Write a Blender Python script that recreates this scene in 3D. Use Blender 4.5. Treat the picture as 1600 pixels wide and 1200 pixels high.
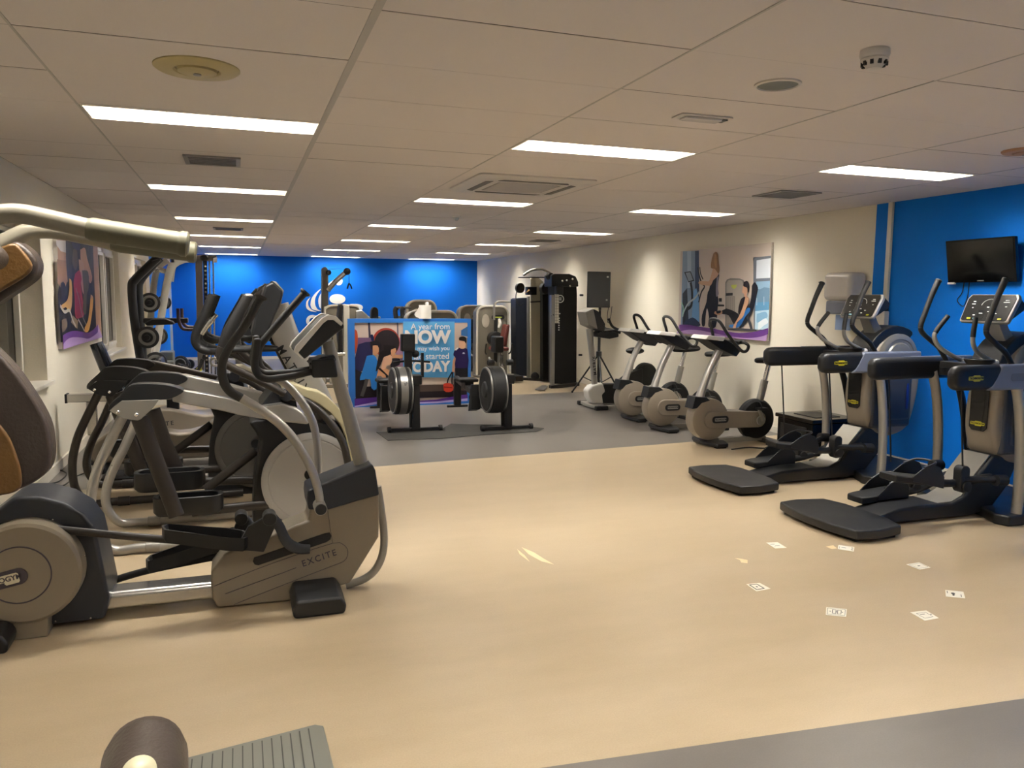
import bpy, bmesh, math, random
from mathutils import Vector, Matrix, noise
random.seed(7)
sc = bpy.context.scene
for o in list(bpy.data.objects): bpy.data.objects.remove(o)
PI = math.pi
RAD = math.radians

# ------------------------------------------------------------------ camera
cam = bpy.data.cameras.new('camera')
co = bpy.data.objects.new('camera', cam); sc.collection.objects.link(co)
cam.sensor_width = 36.0
cam.lens = 1232.4 / 1600.0 * 36.0
cam.clip_start = 0.02
_f = Vector((0.324183, 0.939668, -0.109218)); _u = Vector((0.026654, 0.106334, 0.993973)); _r = Vector((0.945619, -0.325141, 0.009425))
co.matrix_world = Matrix(((_r.x, _u.x, -_f.x, 0.0), (_r.y, _u.y, -_f.y, 0.0), (_r.z, _u.z, -_f.z, 1.55), (0, 0, 0, 1)))
sc.camera = co
# ------------------------------------------------------------------ world, exposure
w = bpy.data.worlds.new('world'); sc.world = w; w.use_nodes = True
bg = w.node_tree.nodes['Background']; bg.inputs[0].default_value = (0.01, 0.012, 0.018, 1); bg.inputs[1].default_value = 1.0
sc.view_settings.view_transform = 'Standard'; sc.view_settings.look = 'None'
sc.view_settings.gamma = 1.0; sc.view_settings.use_curve_mapping = False
sc.view_settings.exposure = 0.8
LAMP_STRENGTH = 38.0
LAMP_COLOR = (1.0, 0.97, 0.93)

# ------------------------------------------------------------------ helpers
def srgb(h):
    h = h.lstrip('#')
    c = [int(h[i:i+2], 16)/255 for i in (0, 2, 4)]
    return tuple(x/12.92 if x <= .04045 else ((x+.055)/1.055)**2.4 for x in c)
MATS = {}
def mat(name, color, rough=.5, metal=0.0, spec=.5, bump=0.0, bscale=40.0, var=0.0, vscale=6.0, coat=0.0, emit=None, estr=0.0):
    if name in MATS: return MATS[name]
    m = bpy.data.materials.new(name); m.use_nodes = True
    nt = m.node_tree; b = nt.nodes['Principled BSDF']
    c = srgb(color) if isinstance(color, str) else color
    b.inputs['Base Color'].default_value = (*c, 1)
    b.inputs['Roughness'].default_value = rough; b.inputs['Metallic'].default_value = metal
    b.inputs['Specular IOR Level'].default_value = spec
    b.inputs['Coat Weight'].default_value = coat
    tc = nt.nodes.new('ShaderNodeTexCoord')
    nz = nt.nodes.new('ShaderNodeTexNoise'); nz.inputs['Scale'].default_value = vscale; nz.inputs['Detail'].default_value = 5
    nt.links.new(tc.outputs['Object'], nz.inputs['Vector'])
    if var > 0:
        mx = nt.nodes.new('ShaderNodeMix'); mx.data_type = 'RGBA'
        mx.inputs[6].default_value = (*[x*(1-var) for x in c], 1); mx.inputs[7].default_value = (*[min(1, x*(1+var)) for x in c], 1)
        nt.links.new(nz.outputs['Fac'], mx.inputs[0]); nt.links.new(mx.outputs[2], b.inputs['Base Color'])
    rr = nt.nodes.new('ShaderNodeMapRange'); rr.inputs[3].default_value = max(0.02, rough-.06); rr.inputs[4].default_value = min(1, rough+.06)
    nt.links.new(nz.outputs['Fac'], rr.inputs[0]); nt.links.new(rr.outputs[0], b.inputs['Roughness'])
    if bump > 0:
        n2 = nt.nodes.new('ShaderNodeTexNoise'); n2.inputs['Scale'].default_value = bscale; n2.inputs['Detail'].default_value = 4
        nt.links.new(tc.outputs['Object'], n2.inputs['Vector'])
        bp = nt.nodes.new('ShaderNodeBump'); bp.inputs['Strength'].default_value = bump; bp.inputs['Distance'].default_value = .01
        nt.links.new(n2.outputs['Fac'], bp.inputs['Height']); nt.links.new(bp.outputs[0], b.inputs['Normal'])
    if emit is not None:
        b.inputs['Emission Color'].default_value = (*emit, 1); b.inputs['Emission Strength'].default_value = estr
    MATS[name] = m
    return m
def pic(h, k=1.0):       # printed colour
    c = srgb(h); return mat('print_'+h.lstrip('#'), tuple(min(.9, x*k) for x in c), rough=.45, spec=.3)

def cr(pts, n=6):        # Catmull-Rom resample of a polyline
    P = [Vector(p) for p in pts]
    if len(P) < 3: return P
    Q = [P[0]*2-P[1]] + P + [P[-1]*2-P[-2]]
    out = []
    for i in range(1, len(Q)-2):
        a, b, c, d = Q[i-1:i+3]
        for k in range(n):
            t = k/n
            out.append(0.5*((2*b) + (c-a)*t + (2*a-5*b+4*c-d)*t*t + (3*b-a-3*c+d)*t**3))
    out.append(P[-1]); return out
def lerpl(vals, n):
    if not isinstance(vals, (list, tuple)): return [vals]*n
    out = []
    for i in range(n):
        t = i/(n-1)*(len(vals)-1); k = min(int(t), len(vals)-2); f = t-k
        out.append(vals[k]*(1-f)+vals[k+1]*f)
    return out

class B:
    """collects shapes, in place, into one mesh"""
    def __init__(s): s.bm = bmesh.new(); s.mi = 0
    def _f(s, vs):
        try:
            f = s.bm.faces.new(vs); f.material_index = s.mi; return f
        except ValueError: return None
    def box(s, a, b, c=None, rz=0, ry=0):
        x0, y0, z0 = a; x1, y1, z1 = b
        ctr = Vector(((x0+x1)/2, (y0+y1)/2, (z0+z1)/2))
        M = Matrix.Translation(ctr) @ Matrix.Rotation(rz, 4, 'Z') @ Matrix.Rotation(ry, 4, 'Y') @ Matrix.Translation(-ctr)
        v = [s.bm.verts.new(M @ Vector((x, y, z))) for z in (z0, z1) for y in (y0, y1) for x in (x0, x1)]
        for q in ((0, 2, 3, 1), (4, 5, 7, 6), (0, 1, 5, 4), (2, 6, 7, 3), (0, 4, 6, 2), (1, 3, 7, 5)): s._f([v[i] for i in q])
        return s
    def prism(s, pts, vec, smooth=0):
        P = [Vector(p) for p in pts]; vec = Vector(vec)
        if smooth:
            P = cr(P+[P[0]], smooth)[:-1]
        nrm = Vector((0, 0, 0))
        for i in range(len(P)): nrm += P[i].cross(P[(i+1) % len(P)])
        if nrm.dot(vec) > 0: P.reverse()
        a = [s.bm.verts.new(p) for p in P]; b = [s.bm.verts.new(p+vec) for p in P]
        s._f(a); s._f(list(reversed(b)))
        for i in range(len(P)):
            j = (i+1) % len(P); s._f([a[j], a[i], b[i], b[j]])
        return s
    def loft(s, rings, cap=True, closed=False):
        R = [[s.bm.verts.new(p) for p in r] for r in rings]
        m = len(R[0]); n = len(R)
        for i in range(n if closed else n-1):
            for k in range(m): s._f([R[i][k], R[i][(k+1) % m], R[(i+1) % n][(k+1) % m], R[(i+1) % n][k]])
        if cap and not closed: s._f(list(reversed(R[0]))); s._f(R[-1])
        return s
    def tube(s, pts, r, n=12, smooth=6, closed=False, sx=1.0, sy=1.0, up=None, sec=None, cap=True):
        """swept round (or sx/sy-flattened, or custom section) tube"""
        if closed: P = [Vector(p) for p in pts]; P = cr(P+[P[0]], smooth)[:-1] if smooth else P
        else: P = cr(pts, smooth) if (smooth and len(pts) > 2) else [Vector(p) for p in pts]
        N = len(P); rr = lerpl(r, N)
        rings = []; prev = None
        for i in range(N):
            if closed: t = P[(i+1) % N]-P[i-1]
            else: t = (P[min(i+1, N-1)]-P[max(i-1, 0)])
            t.normalize()
            if up is not None:
                e = Vector(up); e = (e-t*e.dot(t)).normalized()
            elif prev is None:
                e = Vector((0, 0, 1)) if abs(t.z) < .9 else Vector((0, 1, 0)); e = (e-t*e.dot(t)).normalized()
            else: e = (prev-t*prev.dot(t)).normalized()
            prev = e; f = t.cross(e)
            if sec: rings.append([P[i]+(e*a+f*b)*rr[i] for a, b in sec])
            else: rings.append([P[i]+(e*math.cos(k*2*PI/n)*sx+f*math.sin(k*2*PI/n)*sy)*rr[i] for k in range(n)])
        s.loft(rings, cap=cap, closed=closed); return s
    def cyl(s, p0, p1, r0, r1=None, n=24):
        r1 = r0 if r1 is None else r1
        return s.tube([p0, p1], [r0, r1], n=n, smooth=0)
    def lathe(s, prof, o, ax=(0, 0, 1), n=32):
        """prof: list of (radius, height along ax)"""
        o = Vector(o); ax = Vector(ax).normalized()
        e = Vector((1, 0, 0)) if abs(ax.x) < .9 else Vector((0, 1, 0)); e = (e-ax*e.dot(ax)).normalized(); f = ax.cross(e)
        s.loft([[o+ax*h+(e*math.cos(k*2*PI/n)+f*math.sin(k*2*PI/n))*max(r, 1e-4) for k in range(n)] for r, h in prof]); return s
    def ell(s, c, rx, ry, rz, n=16, M=None):
        c = Vector(c); rings = []
        for i in range(1, n):
            a = PI*i/n
            r = [Vector((rx*math.sin(a)*math.cos(k*2*PI/n), ry*math.sin(a)*math.sin(k*2*PI/n), -rz*math.cos(a))) for k in range(n)]
            rings.append([c+((M @ v) if M else v) for v in r])
        s.loft(rings); return s
    def ring(s, c, R, r, ax=(0, 1, 0), n=40, m=10, sx=1, sy=1):
        c = Vector(c); ax = Vector(ax).normalized()
        e = Vector((1, 0, 0)) if abs(ax.x) < .9 else Vector((0, 0, 1)); e = (e-ax*e.dot(ax)).normalized(); f = ax.cross(e)
        return s.tube([c+(e*math.cos(k*2*PI/n)+f*math.sin(k*2*PI/n))*R for k in range(n)], r, n=m, smooth=0, closed=True, up=ax, sx=sx, sy=sy)
    def poly(s, pts, off=(0, 0, 0), smooth=0):
        P = [Vector(p)+Vector(off) for p in pts]
        if smooth: P = cr(P+[P[0]], smooth)[:-1]
        s._f([s.bm.verts.new(p) for p in P]); return s
    def text(s, body, M, size, ext=.001, bold=0.0, align='CENTER', spacing=1.0, shear=0.0, sxx=1.0):
        c = bpy.data.curves.new('t', 'FONT'); c.body = body; c.size = size; c.extrude = ext; c.offset = bold
        c.align_x = align; c.align_y = 'CENTER'; c.space_character = spacing; c.shear = shear; c.resolution_u = 4
        o = bpy.data.objects.new('t', c); me = bpy.data.meshes.new_from_object(o)
        bpy.data.objects.remove(o); bpy.data.curves.remove(c)
        nv = [s.bm.verts.new(M @ Vector((v.co.x*sxx, v.co.y, v.co.z))) for v in me.vertices]
        for p in me.polygons: s._f([nv[i] for i in p.vertices])
        bpy.data.meshes.remove(me); return s
def frame(o, xd, yd):    # matrix with given origin, x and y direction (for text)
    x = Vector(xd).normalized(); y = Vector(yd); y = (y-x*y.dot(x)).normalized(); z = x.cross(y)
    return Matrix(((x.x, y.x, z.x, o[0]), (x.y, y.y, z.y, o[1]), (x.z, y.z, z.z, o[2]), (0, 0, 0, 1)))
def rrect(w, h, r, n=5):  # rounded rectangle outline in 2D, centred
    out = []
    for cx, cy, a0 in ((w/2-r, h/2-r, 0), (-w/2+r, h/2-r, 90), (-w/2+r, -h/2+r, 180), (w/2-r, -h/2+r, 270)):
        for k in range(n+1):
            a = RAD(a0+90*k/n); out.append((cx+r*math.cos(a), cy+r*math.sin(a)))
    return out
def rr3(c, u, v, w, h, r, n=5):
    c = Vector(c); u = Vector(u).normalized(); v = Vector(v).normalized()
    return [c+u*a+v*b for a, b in rrect(w, h, r, n)]
def circ(c, u, v, r, n=32, r2=None):
    c = Vector(c); u = Vector(u); v = Vector(v); r2 = r2 or r
    return [c+u*r*math.cos(2*PI*k/n)+v*r2*math.sin(2*PI*k/n) for k in range(n)]

col = sc.collection
def finish(name, b, m, M=None, bev=0.0, sharp=38, seg=2, flat=False, tri=False):
    me = bpy.data.meshes.new(name); bm = b.bm
    bmesh.ops.remove_doubles(bm, verts=bm.verts, dist=1e-6)
    if M is not None: bmesh.ops.transform(bm, matrix=M, verts=bm.verts)
    if not flat: bmesh.ops.recalc_face_normals(bm, faces=bm.faces)
    bm.to_mesh(me); bm.free()
    for x in (m if isinstance(m, (list, tuple)) else [m]): me.materials.append(x)
    if not flat:
        me.polygons.foreach_set('use_smooth', [True]*len(me.polygons)); me.set_sharp_from_angle(angle=RAD(sharp))
    o = bpy.data.objects.new(name, me); col.objects.link(o)
    if bev > 0:
        md = o.modifiers.new('bevel', 'BEVEL'); md.width = bev; md.segments = seg; md.limit_method = 'ANGLE'; md.angle_limit = RAD(38)
        md.harden_normals = True
    return o
class Thing:
    def __init__(s, name, label, cat, loc=(0, 0, 0), rz=0.0, group=None):
        o = bpy.data.objects.new(name, None); col.objects.link(o); o.empty_display_size = .1
        o.location = loc; o.rotation_euler = (0, 0, rz); o['label'] = label; o['category'] = cat
        if group: o['group'] = group
        s.root = o; s.inv = (Matrix.Translation(loc) @ Matrix.Rotation(rz, 4, 'Z')).inverted()
    def part(s, name, b, m, parent=None, label=None, kind=None, **k):
        o = finish(name, b, m, s.inv, **k); o.parent = parent or s.root
        if label: o['label'] = label
        if kind: o['kind'] = kind
        return o
def single(name, b, m, label, cat, group=None, origin=None, kind=None, **k):
    cs = [v.co for v in b.bm.verts]
    if origin is None:
        origin = Vector(((min(c.x for c in cs)+max(c.x for c in cs))/2, (min(c.y for c in cs)+max(c.y for c in cs))/2, min(c.z for c in cs)))
    o = finish(name, b, m, Matrix.Translation(-Vector(origin)), **k); o.location = origin
    o['label'] = label; o['category'] = cat
    if group: o['group'] = group
    if kind: o['kind'] = kind
    return o
def struct(name, b, m, parent=None, **k):
    o = finish(name, b, m, **k)
    if parent: o.parent = parent
    else: o['kind'] = 'structure'
    return o
def dup(root, loc, rz=0.0, label=None, skip=()):
    r = root.copy(); col.objects.link(r); r.location = loc; r.rotation_euler = (0, 0, rz)
    if label: r['label'] = label
    for ch in list(root.children):
        if ch.name.split('.')[0] in skip: continue
        c = ch.copy(); col.objects.link(c); c.parent = r
        for g in list(ch.children):
            d = g.copy(); col.objects.link(d); d.parent = c
    return r

# ------------------------------------------------------------------ room dimensions
XL, XR, YB, YF, H = -1.54, 5.92, 20.05, -4.1, 2.486
RY = lambda k: 3.314+.6*k
CX = [-.7365+1.19*i for i in range(-1, 7)]
CX[0] = XL; CX[-1] = XR
CX = [XL, -.7365, .4532, 1.643, 2.8327, 4.0225, 5.2122, XR]
M_WALL = mat('wall_paint', '#e4ddcb', rough=.75, bump=.12, bscale=60, var=.02, vscale=1.5)
M_BLUE = mat('blue_paint', '#0470d4', rough=.6, spec=.2, bump=.1, bscale=60)
M_TILE = mat('ceiling_tile', '#dad2cd', rough=.9, bump=.05, bscale=150, var=.02, vscale=2)
M_DARKGAP = mat('dark_void', '#141210', rough=.95)
M_TBAR = mat('ceiling_rail', '#b5b1ab', rough=.5)
M_SKIRT = mat('skirting', '#ddd6c6', rough=.5)
M_FRAME = mat('white_window_frame', '#e2dccf', rough=.35)
M_GLASS = mat('window_glass', '#0a0c0e', rough=.03, spec=1.0)

def floor_mat(name, c1, c2, streak=False):
    m = bpy.data.materials.new(name); m.use_nodes = True; nt = m.node_tree; b = nt.nodes['Principled BSDF']
    L = nt.links.new; tc = nt.nodes.new('ShaderNodeTexCoord')
    mp = nt.nodes.new('ShaderNodeMapping'); mp.inputs['Scale'].default_value = (1, 2.6, 1); L(tc.outputs['Object'], mp.inputs[0])
    n1 = nt.nodes.new('ShaderNodeTexNoise'); n1.inputs['Scale'].default_value = 1.3; n1.inputs['Detail'].default_value = 6; n1.inputs['Roughness'].default_value = .6
    L(mp.outputs[0], n1.inputs['Vector'])
    n2 = nt.nodes.new('ShaderNodeTexNoise'); n2.inputs['Scale'].default_value = 160; n2.inputs['Detail'].default_value = 2; L(tc.outputs['Object'], n2.inputs['Vector'])
    r = nt.nodes.new('ShaderNodeMapRange'); r.inputs[1].default_value = .3; r.inputs[2].default_value = .7; L(n1.outputs['Fac'], r.inputs[0])
    mx = nt.nodes.new('ShaderNodeMix'); mx.data_type = 'RGBA'; mx.inputs[6].default_value = (*srgb(c1), 1); mx.inputs[7].default_value = (*srgb(c2), 1); L(r.outputs[0], mx.inputs[0])
    m2 = nt.nodes.new('ShaderNodeMix'); m2.data_type = 'RGBA'; m2.blend_type = 'OVERLAY'; m2.inputs[0].default_value = .12
    L(mx.outputs[2], m2.inputs[6]); L(n2.outputs['Fac'], m2.inputs[7])
    L(m2.outputs[2], b.inputs['Base Color'])
    rr = nt.nodes.new('ShaderNodeMapRange'); rr.inputs[3].default_value = .28; rr.inputs[4].default_value = .40; L(n1.outputs['Fac'], rr.inputs[0]); L(rr.outputs[0], b.inputs['Roughness'])
    b.inputs['Specular IOR Level'].default_value = .45
    return m
M_BEIGE = floor_mat('beige_vinyl', '#a9977a', '#b4a286'); M_GREY = floor_mat('grey_vinyl', '#65605a', '#706b65')

# floor: one vinyl surface laid in four colour fields
b = B()
def fline(p, q, x): return p[1]+(q[1]-p[1])*(x-p[0])/(q[0]-p[0])
lines = [((.92, 2.29), (2.88, 2.13)), ((1.14, 7.10), (5.23, 7.44)), ((4.08, 11.83), (5.07, 11.93)), ((0, 15.6), (1, 15.6))]
ed = [(YF-.3, YF-.3)]+[(fline(p, q, XL-.3), fline(p, q, XR+.3)) for p, q in lines]+[(YB+.3, YB+.3)]
for i in range(5):
    b.mi = 1 if i in (0, 2, 4) else 0
    (a0, a1), (c0, c1) = ed[i], ed[i+1]
    b.poly([(XL-.3, a0, 0), (XR+.3, a1, 0), (XR+.3, c1, 0), (XL-.3, c0, 0)])
struct('floor', b, [M_BEIGE, M_GREY])

# ceiling tiles, dark void above, lamps let into them
ROWS_L = (-8, -3, 2, 7, 12, 17, 22, 27)
lamp_cells = {(c, k) for c in (1, 3, 5) for k in ROWS_L}
ac_cells = {(3, 4), (3, 5)}
b = B(); g = .0022
for c in range(7):
    for k in range(-13, 28):
        x0, x1, y0, y1 = CX[c]+g, CX[c+1]-g, RY(k)+g, min(RY(k+1), YB)-g
        if k == 27: y1 = YB
        dz = random.uniform(-.0012, .0012)
        if (c, k) in ac_cells: continue
        if (c, k) in lamp_cells:
            b.box((x0, y0, H+dz), (x1, RY(k)+.035, H+.012)); b.box((x0, RY(k)+.365, H+dz), (x1, y1, H+.012)); continue
        b.box((x0, y0, H+dz), (x1, y1, H+.012))
struct('ceiling', b, M_TILE)
b = B(); b.box((XL-.3, YF-.3, H+.09), (XR+.3, YB+.3, H+.14)); struct('ceiling_void', b, M_DARKGAP)
b = B()
for i in range(1, 7):
    wd = .015 if i == 2 else .005
    b.box((CX[i]-wd, YF, H-.0022), (CX[i]+wd, YB, H+.001))
struct('trim_1', b, M_TBAR)
b = B()
for k in range(-12, 28):
    b.box((XL, RY(k)-.0035, H+.0005), (XR, RY(k)+.0035, H+.0125))
struct('trim_2', b, mat('seam', '#6f6961', rough=.8))

# walls
T = .3
def wall_open(xa, xb, opens, y0, y1, b):     # wall along y between xa and xb with window openings
    ys = y0
    for (a, c, z0, z1) in opens:
        b.box((xa, ys, 0), (xb, a, H)); b.box((xa, a, 0), (xb, c, z0)); b.box((xa, a, z1), (xb, c, H)); ys = c
    b.box((xa, ys, 0), (xb, y1, H))
WINS = [(-1.2, 1.6, .79, 2.12), (4.6, 7.5, .79, 2.12), (10.35, 12.0, .79, 2.12), (13.75, 15.3, .79, 2.12)]
b = B(); wall_open(XL-T, XL, WINS, YF, 15.9, b); struct('wall_left', b, M_WALL)
b = B(); b.box((XL-T, 15.9, 0), (XL, YB, H)); struct('wall_left_blue', b, M_BLUE)
b = B(); b.box((XR, 6.27, 0), (XR+T, YB, H)); struct('wall_right', b, M_WALL)
b = B(); b.box((XR, YF, 0), (XR+T, 6.27, H)); struct('wall_right_blue', b, M_BLUE)
b = B(); b.box((XL-T, YB, 0), (XR+T, YB+T, H)); struct('wall_back', b, mat('darkened_blue_paint', '#0463c8', rough=.6, spec=.2))  # same blue, darkened in colour to offset the bright lamps beside it
b = B(); b.box((XL-T, YF-T, 0), (XR+T, YF, H)); struct('wall_front', b, M_WALL)
for nm, a, c in (('right', (XR-.015, YF, 0), (XR, YB, .07)), ('left', (XL, YF, 0), (XL+.02, YB, .09)), ('back', (XL, YB-.015, 0), (XR, YB, .07)), ('front', (XL, YF, 0), (XR, YF+.015, .07))):
    b = B(); b.box(a, c); struct('baseboard_'+nm, b, M_SKIRT)
b = B(); b.box((XL, 20.0, .1), (XL+.05, YB, H-.02)); struct('trim_3', b, M_FRAME)     # white corner cover
for i, (a, c, z0, z1) in enumerate(WINS):
    X0 = XL-(.2 if i < 2 else .1)
    b = B()
    b.box((XL-.22, a, z0-.001), (XL+.05, c+.03, z0+.03))
    fr = struct('window_%d' % (i+1), b, M_FRAME, bev=.004)
    b = B(); w_ = .06; mid = (a+c)/2
    for y0, y1, zz0, zz1 in ((a, a+w_, z0, z1), (c-w_, c, z0, z1), (a, c, z0+.03, z0+.03+w_), (a, c, z1-w_, z1), (mid-.05, mid+.05, z0, z1)):
        b.box((X0-.03, y0, zz0), (X0+.03, y1, zz1))
    for y0, y1 in ((a+w_, mid-.05), (mid+.05, c-w_)):
        for q in ((y0, y0+.04, z0+.09, z1-w_), (y1-.04, y1, z0+.09, z1-w_)): b.box((X0, q[0], q[2]), (X0+.045, q[1], q[3]))
        for q in ((z0+.09, z0+.13), (z1-w_-.04, z1-w_)): b.box((X0, y0, q[0]), (X0+.045, y1, q[1]))
    struct('window_frame', b, M_FRAME, parent=fr, bev=.004)
    b = B(); b.box((X0-.01, a, z0), (X0-.002, c, z1)); struct('pane', b, M_GLASS, parent=fr)
# trunking on the right wall
t = Thing('cable_trunking', 'white vertical cable trunking running down the blue wall to a white socket box', 'trunking', (XR, 6.07, 0))
b = B(); b.box((XR-.03, 6.045, 1.36), (XR-.001, 6.095, H-.001)); t.part('duct', b, M_FRAME, bev=.003)
b = B(); b.box((XR-.06, 6.03, 1.3), (XR-.001, 6.17, 1.45)); sb = t.part('socket_box', b, M_FRAME, bev=.006)
b = B(); b.box((XR-.065, 6.04, 1.452), (XR-.001, 6.17, 1.5)); t.part('connector', b, mat('dark_grey_plastic', '#3a3a3c', rough=.4), bev=.004)

# ------------------------------------------------------------------ ceiling lamps
M_LAMP = mat('lamp_diffuser', (1, .95, .85), rough=.5, emit=LAMP_COLOR, estr=LAMP_STRENGTH)
M_LEND = mat('lamp_reflector', '#f1ead6', rough=.3)
proto = None
cname = {1: 'left', 3: 'middle', 5: 'right'}; ordn = ['nearest', 'second', 'third', 'fourth', 'fifth', 'furthest']
for c in (1, 3, 5):
    for n, k in enumerate(ROWS_L):
        if n < 2: lab = 'lit strip ceiling light behind the camera in the %s lamp row, %s' % (cname[c], ('at the far end', 'just overhead')[n])
        else: lab = 'lit strip ceiling light, %s of the six in the %s lamp row' % (ordn[n-2], cname[c])
        loc = (CX[c]+.595, RY(k)+.2, H)
        if proto is None:
            x, y, z = loc
            t = Thing('ceiling_light', lab, 'ceiling light', loc, 0, 'strip ceiling lights'); proto = t.root
            b = B(); a = .587; d = .163
            b.box((x-a, y-d, z-.001), (x-a+.01, y+d, z+.07)); b.box((x+a-.01, y-d, z-.001), (x+a, y+d, z+.07))
            b.box((x-a+.01, y-d, z-.001), (x+a-.01, y-d+.008, z+.07)); b.box((x-a+.01, y+d-.008, z-.001), (x+a-.01, y+d, z+.07)); b.box((x-a, y-d, z+.06), (x+a, y+d, z+.075))
            t.part('housing', b, M_LEND)
            b = B(); b.box((x-.53, y-.148, z+.05), (x+.53, y+.148, z+.06)); t.part('diffuser', b, M_LAMP)
            b = B()
            for q in range(1, 6): b.box((x-.575, y-.15+q*.3/6-.001, z+.002), (x+.575, y-.15+q*.3/6+.001, z+.046))
            for q in range(1, 6): b.box((x-.575+q*1.15/6-.001, y-.15, z+.004), (x-.575+q*1.15/6+.001, y+.15, z+.044))
            t.part('louvre', b, mat('added_louvre_grey', '#c0bdb7', rough=.5), kind='stuff')  # unseen blades, added and spaced to cut lamp light on the upper walls
            for s_ in (-1, 1):
                b = B(); b.box((x+s_*.554-.022, y-.15, z+.04), (x+s_*.554+.022, y+.15, z+.058)); t.part('end_cap', b, M_LEND)
        else: dup(proto, loc, 0, lab)

# ------------------------------------------------------------------ ceiling fittings
M_CREAM = mat('cream_plastic', '#b9ab7c', rough=.45); M_WPL = mat('white_plastic', '#cfcac4', rough=.4); M_VENT = mat('vent_metal', '#8f8c88', rough=.45, metal=.3); M_BLK = mat('black_plastic', '#0c0c0d', rough=.4)
def ceil_disc(loc, r, label, m, inner):
    x, y, z = loc
    t = Thing('ceiling_diffuser', label, 'ceiling diffuser', loc)
    b = B(); b.lathe([(r, .001), (r, -.006), (r*.93, -.014), (r*.55, -.016), (r*.5, -.008), (r*.5, .001)], (x, y, z), n=48); t.part('rim', b, m)
    b = B(); b.lathe([(r*.47, -.004), (r*.45, -.02), (r*.2, -.026), (.02, -.027)], (x, y, z), n=40); p = t.part('disc', b, m)
    b = B(); b.lathe([(.016, -.026), (.016, -.032), (.001, -.033)], (x, y, z), n=16); t.part('screw', b, M_VENT, parent=p)
ceil_disc((-.14, 3.64, H), .17, 'large round cream air diffuser in the ceiling above the left machines', M_CREAM, 1)
ceil_disc((4.64, 3.72, H), .13, 'small round tan air diffuser at the right edge of the ceiling', mat('tan_plastic', '#a9825c', rough=.5), 1)
t = Thing('ceiling_speaker', 'round grey ceiling loudspeaker near the smoke detector', 'speaker', (2.25, 3.0, H))
b = B(); b.lathe([(.1, .001), (.1, -.006), (.088, -.009), (.086, -.002)], (2.25, 3.0, H), n=40); t.part('rim', b, M_WPL)
b = B(); b.lathe([(.087, -.003), (.05, -.006), (.001, -.007)], (2.25, 3.0, H), n=40); t.part('grille', b, mat('speaker_grille', '#7f8480', rough=.6, bump=.5, bscale=600))
x, y = 2.28, 2.47
t = Thing('smoke_detector', 'white smoke detector hanging under the ceiling at upper right', 'smoke detector', (x, y, H))
b = B(); b.lathe([(.052, 0), (.054, -.02), (.05, -.032), (.042, -.036)], (x, y, H), n=40); t.part('base', b, M_WPL)
b = B(); b.lathe([(.05, -.036), (.05, -.042), (.03, -.062), (.026, -.07), (.001, -.072)], (x, y, H), n=40); p = t.part('chamber', b, M_WPL)
b = B()
for k in range(10):
    a = k*2*PI/10; c_ = Vector((x+.0435*math.cos(a), y+.0435*math.sin(a), H-.05)); b.box(c_-Vector((.004, .006, .01)), c_+Vector((.004, .006, .008)), rz=a)
t.part('vent_slots', b, M_BLK, parent=p)
def plate(nm, lab, cat, cx, cy, wx, wy, slats):
    t = Thing(nm, lab, cat, (cx, cy, H))
    b = B(); f = .03
    b.box((cx-wx/2, cy-wy/2, H-.012), (cx+wx/2, cy-wy/2+f, H-.001)); b.box((cx-wx/2, cy+wy/2-f, H-.012), (cx+wx/2, cy+wy/2, H-.001))
    b.box((cx-wx/2, cy-wy/2+f, H-.012), (cx-wx/2+f, cy+wy/2-f, H-.001)); b.box((cx+wx/2-f, cy-wy/2+f, H-.012), (cx+wx/2, cy+wy/2-f, H-.001)); t.part('frame', b, M_VENT)
    b = B(); b.box((cx-wx/2+f, cy-wy/2+f, H-.003), (cx+wx/2-f, cy+wy/2-f, H-.001)); t.part('backing', b, M_BLK)
    b = B()
    for i in range(slats):
        yy = cy-wy/2+f+(i+.5)*(wy-2*f)/slats
        b.box((cx-wx/2+f, yy-.006, H-.016), (cx+wx/2-f, yy+.006, H-.013), ry=0)
    t.part('louvres', b, M_VENT)
plate('ceiling_vent', 'grey metal air vent between the two nearest lights of the left lamp row', 'vent', -.15, 6.04, .37, .37, 5)
plate('ceiling_vent', 'dark square air vent left of the blue wall at the right of the ceiling', 'vent', 4.62, 5.97, .42, .42, 9)
plate('ceiling_vent', 'small dark air vent between the third and fourth lights of the left lamp row', 'vent', -.12, 12.1, .4, .4, 5)
plate('ceiling_vent', 'small dark air vent beside the third light of the right lamp row', 'vent', 4.79, 12.3, .4, .4, 5)
# emergency light
x, y = 2.29, 3.66
t = Thing('emergency_light', 'flush rectangular emergency light in the ceiling right of the middle lamp row', 'emergency light', (x, y, H))
b = B(); b.box((x-.15, y-.055, H-.008), (x+.15, y+.055, H-.001)); t.part('frame', b, M_WPL, bev=.002)
b = B(); b.box((x-.115, y-.035, H-.022), (x+.1, y+.035, H-.008)); t.part('lens', b, mat('clear_lens', '#d9d6d2', rough=.12), bev=.006)
b = B(); b.box((x+.108, y-.03, H-.014), (x+.135, y+.03, H-.008)); t.part('end_cover', b, M_BLK)
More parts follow.
